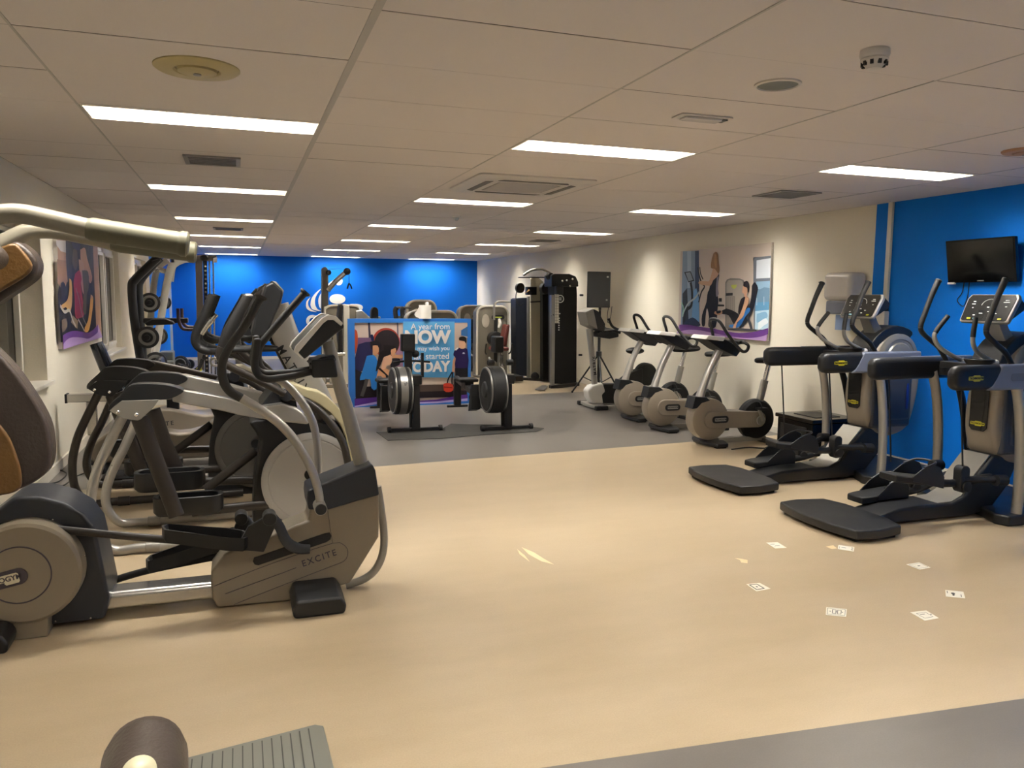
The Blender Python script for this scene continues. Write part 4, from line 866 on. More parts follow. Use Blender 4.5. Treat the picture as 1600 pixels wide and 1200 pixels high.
pc.add('#1f1a1c', [(1.794,11.06,0.246),(2.066,11.06,0.22),(2.064,11.06,0.018),(1.81,11.06,0.064)])
pc.add('#dba076', [(1.829,11.06,0.535),(1.905,11.06,0.552),(1.968,11.06,0.514),(2.031,11.06,0.476),(2.04,11.06,0.385),(1.938,11.06,0.224),(1.848,11.06,0.245),(1.795,11.06,0.391)], 3)
pc.add('#1a171a', [(1.814,11.06,0.539),(1.85,11.06,0.546),(1.976,11.06,0.423),(2.049,11.06,0.385),(2.048,11.06,0.239),(1.957,11.06,0.278),(1.943,11.06,0.333),(1.922,11.06,0.443)])
pc.add('#e9b795', [(1.897,11.06,0.733),(1.97,11.06,0.759),(2.018,11.06,0.677),(1.996,11.06,0.595),(1.941,11.06,0.578),(1.922,11.06,0.533),(1.868,11.06,0.534),(1.884,11.06,0.643)], 3)
pc.add('#1d1518', [(1.834,11.06,0.752),(1.907,11.06,0.796),(1.997,11.06,0.776),(1.987,11.06,0.728),(1.906,11.06,0.7),(1.878,11.06,0.643),(1.836,11.06,0.553),(1.787,11.06,0.5),(1.812,11.06,0.644)], 3)
pc.add('#dba076', [(2.004,11.06,0.459),(2.049,11.06,0.467),(2.067,11.06,0.384),(1.993,11.06,0.313),(1.966,11.06,0.351)], 2)
pc.add('#5fa9dc', [(2.178,11.06,1.196),(2.927,11.06,1.195),(2.923,11.06,0.382),(2.173,11.06,0.409)])
pc.add('#c9b4a6', [(2.928,11.06,1.171),(3.119,11.06,1.171),(3.12,11.06,0.957),(2.995,11.06,0.995),(2.996,11.06,0.286),(2.929,11.06,0.307)]); pc.add('#3a6fa8', [(3.023,11.06,1.069),(3.119,11.06,1.124),(3.12,11.06,0.976),(3.024,11.06,0.995)])
# standing trainer
pc.add('#d19a78', [(2.89,11.06,0.476),(2.9,11.06,0.625),(2.938,11.06,0.699),(2.951,11.06,0.624),(2.925,11.06,0.531),(2.923,11.06,0.457)], 2)
pc.add('#2a1d52', [(2.951,11.06,0.801),(3.024,11.06,0.819),(3.101,11.06,0.805),(3.124,11.06,0.761),(3.125,11.06,0.509),(2.938,11.06,0.513),(2.944,11.06,0.662),(2.909,11.06,0.709),(2.919,11.06,0.764)], 2)
pc.add('#1b1a1f', [(2.934,11.06,0.522),(3.125,11.06,0.518),(3.126,11.06,0.283),(3.035,11.06,0.304),(3.025,11.06,0.248),(2.938,11.06,0.269)]); pc.add('#c58f72', [(2.948,11.06,0.269),(3.016,11.06,0.258),(3.006,11.06,0.136),(2.964,11.06,0.128)])
pc.add('#e2b08e', [(2.985,11.06,0.94),(3.091,11.06,0.939),(3.091,11.06,0.846),(3.072,11.06,0.805),(3.014,11.06,0.806),(2.989,11.06,0.847)], 2); pc.add('#1c1513', [(2.995,11.06,0.967),(3.052,11.06,0.98),(3.101,11.06,0.957),(3.097,11.06,0.874),(3.072,11.06,0.911),(2.995,11.06,0.925)], 2)
pc.line('#e8e4e6', [(2.938,11.06,0.783),(2.976,11.06,0.814)], .02); pc.add('#dfe2ee', [(3.049,11.06,0.749),(3.072,11.06,0.749),(3.082,11.06,0.727),(3.043,11.06,0.727)])
pc.line('#20202a', [(2.89,11.06,0.467),(2.833,11.06,0.366),(2.814,11.06,0.291)], .02); pc.line('#20202a', [(2.9,11.06,0.467),(2.887,11.06,0.364),(2.887,11.06,0.271)], .02)
pc.add('#d0412e', [(2.761,11.06,0.297),(2.823,11.06,0.31),(2.9,11.06,0.28),(2.9,11.06,0.195),(2.833,11.06,0.175),(2.766,11.06,0.199)], 2); pc.line('#8f2318', [(2.766,11.06,0.252),(2.891,11.06,0.237)], .015)
A2 = [(1.485,11.06,0.12),(1.811,11.06,0.136),(2.212,11.06,0.059),(2.662,11.06,0.072),(3.026,11.06,0.126),(3.123,11.06,0.132),(3.123,11.06,0.028),(2.929,11.06,-0.012),(1.484,11.06,0.012)]
pc.add('#57308c', A2); pc.add('#b3a4dd', [(1.484,11.06,0.021),(1.81,11.06,0.073),(2.212,11.06,0.041),(2.662,11.06,0.044),(3.026,11.06,0.069),(3.123,11.06,0.075),(3.123,11.06,-0.019),(1.483,11.06,-0.016)]); pc.add('#2c6fc4', [(1.483,11.06,0.003),(1.81,11.06,0.036),(2.212,11.06,0.022),(2.662,11.06,0.019),(3.123,11.06,0.037),(3.123,11.06,-0.076),(1.483,11.06,-0.034)])
t = Thing('banner_stand', 'blue framed banner standing behind the rowing machines with printed people and white words', 'banner', ((x0+x1)/2, YS+.05, 0))
M_BF = mat('blue_frame', '#2a74c8', rough=.45)
b = B(); b.box((x0, YS-.012, .0), (x0+.085, YS+.1, z1)); b.box((x1-.055, YS-.012, .0), (x1, YS+.1, z1)); b.box((x0+.085, YS-.012, z1-.055), (x1-.055, YS+.1, z1)); b.box((x0+.085, YS-.012, 0), (x1-.055, YS+.1, .05)); t.part('frame', b, M_BF)
b = B(); b.box((x0+.08, YS+.0005, .045), (x1-.05, YS+.03, z1-.05)); t.part('backing_sheet', b, M_WPL)
pp = t.part('printed_sheet', pc.b, pc.m, flat=True)
M_BT = mat('banner_words', '#efe6e0', rough=.5)
def bt(s_, px, py, size, bold=0, sxx=1):
    c = px
    b = B(); b.text(s_, frame((c[0], YS-.026, c[2]), (1, 0, 0), (0, 0, 1)), size, .0004, bold, align='RIGHT', sxx=sxx); t.part('words', b, M_BT, parent=pp)
for s_, P, sz, bo, sxx in (('A year from', [(2.855,11.06,1.122)][0], .118, .0008, .98), ('NOW', [(2.855,11.06,0.967)][0], .25, .012, 1.0), ('you may wish you', [(2.852,11.06,0.811)][0], .088, .0005, .98), ('had started', [(2.846,11.06,0.697)][0], .125, .001, .98), ('TODAY', [(2.846,11.06,0.544)][0], .205, .009, .92)):
    bt(s_, P, 0, sz, bo, sxx)
# paper roll on top of the banner stand
P = [(2.42,11.1,1.239),(2.595,11.1,1.239),(2.595,11.1,1.433),(2.421,11.1,1.432)]
xm = (P[0][0]+P[1][0])/2; r = (P[1][0]-P[0][0])/2; hz = P[3][2]-P[0][2]
t = Thing('paper_roll', 'white paper roll standing on top of the blue banner frame', 'paper roll', (xm, YS+.05, z1))
b = B(); b.lathe([(r, 0.001), (r, hz), (.03, hz), (.03, .001)], (xm, YS+.05, z1), n=40); t.part('roll', b, mat('tissue', '#e6e0d4', rough=.85, bump=.1, bscale=80))
b = B(); b.prism(setY([(2.421,11.1,1.421),(2.374,11.1,1.341),(2.345,11.1,1.301),(2.362,11.1,1.267),(2.409,11.1,1.246),(2.432,11.1,1.248)], YS+.0), (0, .006, 0), smooth=3); t.part('loose_sheet', b, MATS['tissue'])
b = B(); b.lathe([(.025, hz), (.025, hz+.03), (.015, hz+.045)], (xm+.03, YS+.05, z1), n=20); t.part('core', b, M_WPL)

# ------------------------------------------------------------------ wall logo on the far blue wall
M_LOGO = mat('logo_white', '#e9e6df', rough=.5)
t = Thing('wall_logo', 'white swoosh figure logo with bold letters on the far blue wall', 'logo', (1.9, YB, .78))
def lp(P, sm=4, nm='swoosh'):
    b = B(); b.prism(P, (0, -.008, 0), smooth=sm); t.part(nm, b, M_LOGO)
YB_ = 1
def setyb(P): return setY(P, YB-.001)
lp(setyb([(1.545,20.05,1.293),(1.562,20.05,1.402),(1.625,20.05,1.481),(1.656,20.05,1.506),(1.602,20.05,1.403),(1.606,20.05,1.293),(1.681,20.05,1.199),(1.803,20.05,1.146),(1.649,20.05,1.168),(1.568,20.05,1.224)]))
lp(setyb([(1.652,20.05,1.325),(1.686,20.05,1.481),(1.795,20.05,1.623),(1.92,20.05,1.719),(1.826,20.05,1.592),(1.768,20.05,1.466),(1.766,20.05,1.325),(1.819,20.05,1.216),(1.911,20.05,1.169),(1.773,20.05,1.184),(1.681,20.05,1.231)]))
lp(setyb([(1.846,20.05,1.357),(1.848,20.05,1.467),(1.903,20.05,1.593),(2.029,20.05,1.767),(2.202,20.05,1.927),(2.358,20.05,1.976),(2.201,20.05,1.857),(2.043,20.05,1.705),(1.964,20.05,1.547),(1.93,20.05,1.389),(1.943,20.05,1.263),(1.989,20.05,1.185),(1.881,20.05,1.247)]))
lp(setyb([(2.295,20.05,1.897),(2.358,20.05,1.967),(2.436,20.05,1.946),(2.429,20.05,1.861),(2.372,20.05,1.81),(2.3,20.05,1.818)]), nm='disc')
b = B(); c = [(2.307,20.05,1.468)][0]; e = [(2.502,20.05,1.469)][0]; r = e[0]-c[0]
b.prism(circ((c[0], YB-.001, c[2]), (1, 0, 0), (0, 0, 1), r, r2=r*.62), (0, -.008, 0)); t.part('disc', b, M_LOGO)
lp(setyb([(2.617,20.05,1.346),(2.791,20.05,1.347),(2.902,20.05,1.316),(2.933,20.05,1.252),(2.885,20.05,1.188),(2.821,20.05,1.204),(2.79,20.05,1.252),(2.695,20.05,1.283)]))
c = [(1.544,20.05,0.91)][0]
b = B(); b.text('Op', frame((c[0], YB-.004, c[2]), (1, 0, 0), (0, 0, 1)), .37, .003, .02, align='LEFT'); t.part('lettering', b, M_LOGO)

# ------------------------------------------------------------------ near left elliptical trainer
M_TAUPE2 = mat('dark_taupe_plastic', '#7d7362', rough=.38, coat=.1)
M_NAVY = mat('blue_black_plastic', '#23272f', rough=.42)
M_PURP = mat('plum_plate', '#39323d', rough=.4)
M_DTUBE = mat('bronze_black_tube', '#2b2622', rough=.4)
M_LGREY = mat('light_grey_disc', '#a3a19d', rough=.45)
M_CREAMP = mat('pale_khaki_plastic', '#b3aa88', rough=.4)

def build_near():
    yc = 4.12
    t = Thing('elliptical_trainer', 'large taupe elliptical trainer in the left foreground with lettered body and round rear wheel', 'elliptical trainer', (0, yc, 0))
    # rear drive wheel
    c = [(-0.936,3.9,0.307)][0]; R = [(-0.707,3.9,0.282)][0][0]-c[0]
    b = B(); b.lathe([(.001, -.0), (R*.94, 0), (R, .012), (R*1.02, .05), (R*1.02, .1)], (c[0], 3.9, c[2]), (0, 1, 0), n=72); w_ = t.part('wheel_cover', b, M_TAUPE2, sharp=30)
    b = B(); b.ring((c[0]-.02, 3.9, c[2]), R*.56, .0035, n=60, m=6); t.part('groove', b, M_PURP, parent=w_)
    b = B()
    hs = [(-0.984,4,0.637),(-0.881,4,0.632),(-0.783,4,0.595),(-0.707,4,0.538),(-0.663,4,0.461),(-0.652,4,0.396),(-0.615,4,0.126),(-0.641,4,0.022),(-0.875,4,0.022),(-1.067,4,0.026)]
    b.prism(setY(hs, 4.0)+[(c[0]-R*1.05, 4.0, .03), (c[0]-R*1.18, 4.0, c[2]), (c[0]-R*.95, 4.0, c[2]+R*.85)], (0, .3, 0)); t.part('rear_housing', b, M_NAVY, bev=.02, seg=3)
    b = B(); b.prism(setY([(-0.994,3.92,0.094),(-0.855,3.92,0.1),(-0.86,3.92,0.004),(-0.994,3.92,0.002)], 3.92), (0, .4, 0)); t.part('bracket', b, M_TAUPE2, bev=.003)
    o = Vector([(-1.028,3.9,0.288)][0]); u = Vector((math.cos(.2), 0, math.sin(.2))); v = Vector((-math.sin(.2), 0, math.cos(.2)))
    b = B(); b.prism([o+u*p+v*q+Vector((0, -.0006, 0)) for p, q in rrect(.22, .075, .037, 8)], (0, -.003, 0)); pl = t.part('name_plate', b, M_PURP)
    b = B(); b.prism([o+u*(p-.03)+v*(q+.004)+Vector((0, -.0036, 0)) for p, q in rrect(.19, .032, .004, 1)], (0, -.0015, 0)); b.prism([o+u*(p+.045)+v*(q-.003)+Vector((0, -.0036, 0)) for p, q in rrect(.06, .046, .006, 1)], (0, -.0014, 0)); t.part('badge', b, mat('badge_cream', '#c9c2a8', rough=.4), parent=pl, label='cream badge')
    b = B(); b.text('TECHNOGYM', frame(o+u*(-.01)+Vector((0, -.0056, 0)), u, v), .031, .0006, .0009); t.part('lettering', b, M_PURP, parent=pl)
    for p in [(-0.828,3.99,0.524),(-0.706,3.99,0.343),(-0.841,3.99,0.046),(-0.696,3.99,0.043)]:
        b = B(); b.ell((p[0], 3.985, p[2]), .005, .004, .005, 8); t.part('screw', b, M_CHROME)
    for x0, x1, nm in ((-1.12, -.98, 0), (.2, .46, 1)):
        b = B()
        b.loft([[(x0+.01, y, .0), (x1-.01, y, .0), (x1, y, h_*.5), (x1-.03, y, h_), (x0+.02, y, h_), (x0, y, h_*.5)] for y, h_ in ((3.78, .085), (3.9, .105), (4.36, .105), (4.48, .085))])
        t.part('foot', b, M_CHAR, bev=.014, seg=3, sharp=50)
    # main beam
    a = [(-0.633,4.05,0.074)][0]
    b = B(); b.box((-.75, 4.05, .04), (.0, 4.2, .13)); t.part('main_beam', b, M_STEEL, bev=.03, seg=4)
    # front body
    P = [(-0.142,4.02,0.01),(-0.164,4.02,0.055),(-0.17,4.02,0.15),(-0.166,4.02,0.198),(-0.104,4.02,0.28),(0.047,4.02,0.334),(0.118,4.02,0.353),(0.233,4.02,0.393),(0.302,4.02,0.416),(0.31,4.02,0.476),(0.36,4.02,0.488),(0.66,4.02,0.54),(0.663,4.02,0.43),(0.658,4.02,0.294),(0.506,4.02,0.061),(0.194,4.02,0.002)]
    b = B(); b.prism(setY(P, 4.02), (0, .2, 0)); bd = t.part('front_body', b, M_TAUPE2, bev=.014, seg=3)
    S = [(0.029,4.019,0.231),(0.036,4.019,0.25),(0.054,4.019,0.254),(0.383,4.019,0.343),(0.406,4.019,0.344),(0.415,4.019,0.326),(0.409,4.019,0.307),(0.389,4.019,0.295),(0.056,4.019,0.208),(0.038,4.019,0.213)]
    b = B(); b.prism(setY(S, 4.0195), (0, -.002, 0)); t.part('slot', b, M_RUB, parent=bd)
    gl = [(-0.104,4.018,0.078),(0.165,4.018,0.154),(0.238,4.018,0.176)]; b = B(); b.tube(gl, .0016, n=6, smooth=0); t.part('groove', b, M_PURP, parent=bd)
    gl = [(-0.156,4.018,0.123),(0.043,4.018,0.187),(0.23,4.018,0.24),(0.421,4.018,0.286),(0.469,4.018,0.278),(0.495,4.018,0.248),(0.495,4.018,0.214),(0.475,4.018,0.185),(0.419,4.018,0.167),(0.164,4.018,0.09),(-0.067,4.018,0.018)]; b = B(); b.tube(gl, .0014, n=6, smooth=2); t.part('groove', b, M_PURP, parent=bd)
    gl = [(0.398,4.018,0.462),(0.412,4.018,0.344),(0.421,4.018,0.286)]; b = B(); b.tube(gl, .0012, n=6, smooth=0); t.part('groove', b, M_PURP, parent=bd)
    e = [(0.247,4.018,0.182),(0.456,4.018,0.238)]
    u = (Vector(e[1])-Vector(e[0])).normalized(); v = Vector((0, 0, 1)); mid = (Vector(e[0])+Vector(e[1]))/2
    b = B(); b.text('EXCITE', frame(mid+Vector((0, -.001, .004)), u, v), .047, .0006, .0006, spacing=1.32, sxx=.93); t.part('lettering', b, M_PURP, parent=bd)
    K = [(0.302,4,0.475),(0.296,4,0.531),(0.3,4,0.574),(0.367,4,0.602),(0.488,4,0.643),(0.625,4,0.692),(0.641,4,0.657),(0.66,4,0.524),(0.551,4,0.502),(0.399,4,0.467)]
    b = B(); b.prism(setY(K, 4.0), (0, .24, 0)); t.part('collar', b, M_NAVY, bev=.01, seg=3)
    b = B(); b.tube([(0.67,4.12,0.543),(0.689,4.12,0.402),(0.702,4.12,0.267),(0.691,4.12,0.162),(0.649,4.12,0.081),(0.583,4.12,0.038),(0.495,4.12,0.02)], .021, n=14); t.part('transport_handle', b, M_SILV2)
    # mast and console
    b = B(); b.tube([(0.603,4.12,0.599),(0.533,4.12,0.893),(0.477,4.12,1.096),(0.422,4.12,1.319)], [.04, .036, .034, .03], n=18, up=(0, 1, 0)); t.part('mast', b, M_SILV2)
    C1 = [(0.249,4,1.28),(0.259,4,1.302),(0.39,4,1.436),(0.418,4,1.449),(0.449,4,1.446),(0.486,4,1.408),(0.486,4,1.392),(0.3,4,1.244),(0.291,4,1.241)]
    b = B(); b.prism(setY(C1, 3.96), (0, .36, 0)); cs = t.part('console', b, M_CHAR, bev=.012, seg=3)
    R1 = [(0.244,3.96,1.279),(0.253,3.96,1.304),(0.38,3.96,1.44),(0.411,3.96,1.458),(0.448,3.96,1.45),(0.481,3.96,1.415),(0.472,3.96,1.4),(0.435,3.96,1.431),(0.407,3.96,1.431),(0.386,3.96,1.415),(0.265,3.96,1.273),(0.291,3.96,1.244),(0.282,3.96,1.241)]
    for y_, d in ((3.955, .03), (4.295, .03)):
        b = B(); b.prism(setY(R1, y_), (0, d, 0)); t.part('console_rim', b, M_WHITE, parent=cs, bev=.005, seg=2)
    s = [(0.257,4.12,1.275),(0.402,4.12,1.428)]; d = (Vector(s[1])-Vector(s[0])).normalized(); n = Vector((-d.z, 0, d.x)); m = (Vector(s[0])+Vector(s[1]))/2
    b = B(); b.prism([m+n*.004+d*q+Vector((0, p, 0)) for p, q in rrect(.28, .22, .02)], n*.003); t.part('screen', b, M_SCREEN, parent=cs)
    b = B(); 
    for p, q in ((-.1, -.08), (-.05, -.08), (.05, -.08), (.1, -.08), (-.1, .04), (.1, .04), (.1, .0), (-.1, .0), (0, .06)): b.prism([m+n*.007+d*(q+c1)+Vector((0, p+a, 0)) for a, c1 in rrect(.022, .014, .003, 1)], n*.001)
    t.part('screen_marks', b, M_WPRINT, parent=cs)
    b = B(); b.prism(setY([(0.331,4.12,1.231),(0.447,4.12,1.239),(0.461,4.12,1.14),(0.336,4.12,1.14)], 4.02), (0, .2, 0)); t.part('handle_mount', b, M_CHAR, bev=.01)
    for y0, sgn in ((3.97, -1), (4.27, 1)):
        P = [(0.077,3.97,1.333),(0.069,3.97,1.272),(0.062,3.97,1.216),(0.076,3.97,1.17),(0.116,3.97,1.147),(0.185,3.97,1.149),(0.26,3.97,1.156),(0.336,3.97,1.17)]
        P = [(p[0], y0+(0 if i < 5 else (4.12+sgn*.07-y0)*((i-4)/3.0)), p[2]) for i, p in enumerate(P)]
        b = B(); b.tube(P, [.018, .019, .018, .017, .016], n=14); b.ell(P[0], .018, .018, .012, 10); t.part('fixed_handle', b, M_GRIP)
    b = B(); b.prism(setY([(0.318,4.12,1.212),(0.383,4.12,1.244),(0.447,4.12,1.253),(0.456,4.12,1.223),(0.35,4.12,1.185)], 4.03), (0, .18, 0)); t.part('bottle_tray', b, M_CHAR, bev=.008)
    # moving levers
    def lever(P, y, fl, name='lever'):
        P = setY(P, y); Q = cr(P, 6); k = int(len(Q)*fl)
        b = B(); b.tube(Q[:k+1], [.019, .019, .021, .021], smooth=0, n=14)
        d = (Vector(Q[0])-Vector(Q[1])).normalized(); b.tube([Q[0], Vector(Q[0])+d*.012, Vector(Q[0])+d*.022], [.019, .03, .029], smooth=0, n=14); g_ = t.part('lever_grip', b, M_GRIP, label='ribbed dark grip with flared end')
        b = B(); b.tube(Q[k:], [.021, .022, .021, .019], smooth=0, n=14); b.cyl((Q[-1][0], y-.05, Q[-1][2]), (Q[-1][0], y+.05, Q[-1][2]), .03); t.part('lever', b, M_SILV)
        b = B(); b.cyl((Q[-1][0], y-.055, Q[-1][2]), (Q[-1][0], y-.049, Q[-1][2]), .027); t.part('pivot_cap', b, M_CHAR, bev=.003)
    lever([(0.088,3.86,1.529),(0.029,3.86,1.419),(-0.053,3.86,1.302),(-0.083,3.86,1.228),(-0.079,3.86,1.154),(-0.05,3.86,1.103),(-0.003,3.86,1.071),(0.089,3.86,1.007),(0.175,3.86,0.933),(0.252,3.86,0.83),(0.31,3.86,0.708),(0.341,3.86,0.595),(0.346,3.86,0.524)], 3.86, .5)
    lever([(0.328,4.42,1.555),(0.233,4.42,1.445),(0.138,4.42,1.332),(0.091,4.42,1.264),(0.092,4.42,1.178),(0.14,4.42,1.125),(0.228,4.42,1.071),(0.31,4.42,0.97),(0.366,4.42,0.854),(0.388,4.42,0.71),(0.389,4.42,0.565),(0.391,4.42,0.474)], 4.42, .5)
    # pedal rods, trays and front linkage
    for y, rod, tr in ((3.97, '80,826 160,834 260,843 375,850', '253,830 255,817 262,812 330,813 348,816 386,822 388,835 382,858 330,850 258,843'),
                       (4.28, '165,912 200,900 260,885 400,858', '228,880 230,868 240,860 262,855 320,853 330,862 326,872 240,892')):
        P = {3.97: [(-0.834,3.97,0.488),(-0.627,3.97,0.445),(-0.357,3.97,0.393),(-0.028,3.97,0.34)], 4.28: [(-0.673,4.28,0.101),(-0.57,4.28,0.13),(-0.39,4.28,0.161),(0.049,4.28,0.21)]}[y]
        Q = {3.97: [(-0.375,3.97,0.429),(-0.368,3.97,0.475),(-0.348,3.97,0.488),(-0.156,3.97,0.469),(-0.104,3.97,0.455),(0.006,3.97,0.42),(0.011,3.97,0.375),(-0.008,3.97,0.318),(-0.159,3.97,0.352),(-0.363,3.97,0.393)], 4.28: [(-0.485,4.28,0.174),(-0.481,4.28,0.214),(-0.453,4.28,0.245),(-0.38,4.28,0.272),(-0.233,4.28,0.278),(-0.038,4.28,0.301),(-0.04,4.28,0.26),(-0.451,4.28,0.144)]}[y]
        b = B(); b.tube(P, .019, n=12, sx=1.0, sy=.8); t.part('pedal_rod', b, M_DTUBE if y < 4 else M_RUB)
        x0 = min(p[0] for p in Q); x1 = max(p[0] for p in Q); zl = Q[9][2] if y < 4 else Q[7][2]; zr = Q[7][2] if y < 4 else Q[6][2]
        b = B(); out = [(x0, .0), (x0+.015, .05), (x0+.1, .06), (x1-.1, .085), (x1-.02, .07), (x1, .03), (x1, -.03), (x1-.02, -.07), (x1-.1, -.085), (x0+.1, -.06), (x0+.015, -.05)]
        zz = lambda x: zl+(zr-zl)*(x-x0)/(x1-x0)
        H1 = .065
        ring_ = lambda k, h_: [(x0+(x-x0)*1.0 if k == 1 else (x0+x1)/2+(x-(x0+x1)/2)*k, y+yy*k, zz(x)+h_) for x, yy in out]
        b.loft([ring_(.96, 0), ring_(1, .02), ring_(1, H1), ring_(.95, H1), ring_(.92, .02)]); t.part('footplate', b, M_RUB, sharp=40)
    for y, K, A, pv in ((3.95, [(-0.049,3.95,0.322),(0.012,3.95,0.432),(0.076,3.95,0.465),(0.097,3.95,0.492),(0.139,3.95,0.488),(0.147,3.95,0.442),(0.081,3.95,0.297)], [(0.121,3.95,0.467),(0.156,3.95,0.419),(0.19,3.95,0.338),(0.242,3.95,0.297),(0.301,3.95,0.288)], [(0.112,3.95,0.468)][0]), (4.3, [(-0.077,4.3,0.278),(-0.043,4.3,0.372),(-0.004,4.3,0.396),(0.021,4.3,0.367),(0.013,4.3,0.298)], [(-0.005,4.3,0.376),(0.036,4.3,0.324),(0.148,4.3,0.24),(0.281,4.3,0.217)], [(-0.02,4.3,0.384)][0])):
        b = B(); b.prism(setY(K, y-.015), (0, .03, 0)); t.part('link_bracket', b, M_CHAR, bev=.006)
        b = B(); b.cyl((pv[0], y-.045, pv[2]), (pv[0], y+.045, pv[2]), .033); t.part('link_pin', b, M_CHAR, bev=.006)
        b = B(); b.tube(A, [.026, .024, .028, .024], n=12, sx=1, sy=.6, up=(0, 0, 1)); t.part('link_arm', b, M_NAVY)
    return t.root
build_near()

# ------------------------------------------------------------------ rocking elliptical trainers behind it
def build_rocker(dx, dy, label, arm, leg, plate_, disc_m, cream, hx=0.0):
    H_ = lambda P, y=None: [(p[0]+dx+hx, (p[1] if y is None else y)+dy, p[2]) for p in P]
    D = lambda P, y=None: [(p[0]+dx, (p[1] if y is None else y)+dy, p[2]) for p in P]
    t = Thing('elliptical_trainer', label, 'elliptical trainer', (dx, 5.35+dy, 0), 0, 'rocking elliptical trainers along the left wall')
    Y1, Y2 = 5.07, 5.66
    for y, P in ((Y1, [(-0.66,5.07,0.844),(-0.737,5.07,0.688),(-0.812,5.07,0.521),(-0.853,5.07,0.352),(-0.853,5.07,0.198),(-0.82,5.07,0.098),(-0.737,5.07,0.032),(-0.617,5.07,0.004),(-0.451,5.07,0.012)]), (Y2, [(-0.658,5.66,0.729),(-0.742,5.66,0.541),(-0.824,5.66,0.375),(-0.865,5.66,0.227),(-0.847,5.66,0.118),(-0.785,5.66,0.044),(-0.682,5.66,0.004),(-0.497,5.66,0.01)])):
        b = B(); P = D(P); P[-2] = (P[-2][0], P[-2][1], .035); P[-1] = (P[-1][0], P[-1][1], .035); P.append((.3+dx, y+dy, .04)); b.tube(P, .029, n=16, sx=.9, up=(0, 1, 0)); lg = t.part('rear_leg', b, leg)
        b = B(); b.cyl((P[-2][0]-.12, y+dy, .035), (P[-2][0]-.04, y+dy, .035), .034); t.part('rail_joint', b, M_SILV2 if leg is M_SILV else M_DTUBE, parent=lg, bev=.003)
    for y, cap in ((Y1, [(-0.731,5.07,0.871),(-0.724,5.07,0.911),(-0.653,5.07,0.981),(-0.606,5.07,1.024),(-0.503,5.07,1.029),(-0.399,5.07,1.015),(-0.327,5.07,0.984),(-0.354,5.07,0.956),(-0.425,5.07,0.933),(-0.576,5.07,0.931),(-0.664,5.07,0.93),(-0.707,5.07,0.895)]), (Y2, [(-0.729,5.66,0.922),(-0.702,5.66,0.96),(-0.636,5.66,1.025),(-0.598,5.66,1.038),(-0.507,5.66,1.042),(-0.391,5.66,1.028),(-0.336,5.66,0.997),(-0.367,5.66,0.965),(-0.446,5.66,0.942),(-0.575,5.66,0.944),(-0.64,5.66,0.941),(-0.705,5.66,0.9)])):
        b = B(); b.prism(D(cap, y-.05), (0, .1, 0), smooth=3); t.part('arm_cover', b, plate_, bev=.014, seg=3)
    for y, P in ((Y1, [(-0.39,5.07,0.954),(-0.327,5.07,0.981),(-0.188,5.07,0.953),(-0.067,5.07,0.923),(0.025,5.07,0.882),(0.105,5.07,0.832),(0.179,5.07,0.781),(0.148,5.07,0.785),(-0.008,5.07,0.818),(-0.13,5.07,0.854),(-0.279,5.07,0.889),(-0.391,5.07,0.916)]), (Y2, [(-0.43,5.66,1.016),(-0.351,5.66,1.023),(-0.133,5.66,0.965),(0.122,5.66,0.892),(0.243,5.66,0.822),(0.216,5.66,0.76),(0.089,5.66,0.774),(-0.156,5.66,0.861),(-0.433,5.66,0.935)])):
        b = B(); b.prism(D(P, y-.035), (0, .07, 0)); t.part('rocker_arm', b, arm, bev=.02, seg=3)
    b = B(); b.prism(D([(0.099,5.07,0.87),(0.232,5.07,0.885),(0.317,5.07,0.854),(0.355,5.07,0.824),(0.393,5.07,0.77),(0.393,5.07,0.745),(0.307,5.07,0.757),(0.173,5.07,0.779)], Y1-.04), (0, .08, 0)); t.part('front_arm', b, arm, bev=.016, seg=3)
    for y in (Y1-.052, Y2-.052):
        P = [(-0.657,5.02,0.934),(-0.459,5.02,0.934),(-0.492,5.02,0.888),(-0.563,5.02,0.821),(-0.58,5.02,0.815),(-0.653,5.02,0.828),(-0.724,5.02,0.877),(-0.7,5.02,0.901)]
        ex = 0 if y < 5.3 else [(-0.551,5.61,0.796)][0][0]-[(-0.58,5.02,0.822)][0][0]
        b = B(); b.prism([(p[0]+ex, p[1], p[2]+(.02 if ex else 0)) for p in D(P, y)], (0, -.008, 0)); pl = t.part('joint_plate', b, M_SILV2 if leg is M_SILV else plate_, bev=.003)
        for q in [(-0.68,5,0.869),(-0.585,5,0.85)]:
            b = B(); b.ell((q[0]+dx+ex, y+dy-.01, q[2]+(.02 if ex else 0)), .012, .009, .012, 10); t.part('bolt', b, M_CHROME, parent=pl)
    for y, P in ((Y1, [(-0.575,5.07,0.825),(-0.489,5.07,0.528),(-0.394,5.07,0.214)]), (Y2, [(-0.563,5.66,0.789),(-0.501,5.66,0.571),(-0.425,5.66,0.366)])):
        b = B(); b.tube(D(P, y), [.05, .048, .046], n=14, smooth=0, sx=1, sy=.5, up=(1, 0, 0)); t.part('swing_arm', b, M_DTUBE)
    # foot beams
    for y, z0, P, bar in ((5.17, 0, [(-0.531,5.17,0.222),(-0.514,5.17,0.273),(-0.463,5.17,0.305),(-0.309,5.17,0.314),(-0.153,5.17,0.315),(-0.127,5.17,0.28),(-0.136,5.17,0.232),(-0.313,5.17,0.205)], [(-0.313,5.17,0.205),(0.066,5.17,0.216),(0.342,5.17,0.211),(0.65,5.17,0.187)]), (5.55, 0, [(-0.677,5.55,0.304),(-0.664,5.55,0.358),(-0.617,5.55,0.394),(-0.467,5.55,0.397),(-0.28,5.55,0.372),(-0.245,5.55,0.339),(-0.266,5.55,0.288),(-0.487,5.55,0.274)], [(-0.447,5.55,0.31),(-0.21,5.55,0.306),(0.075,5.55,0.296),(0.588,5.55,0.261)])):
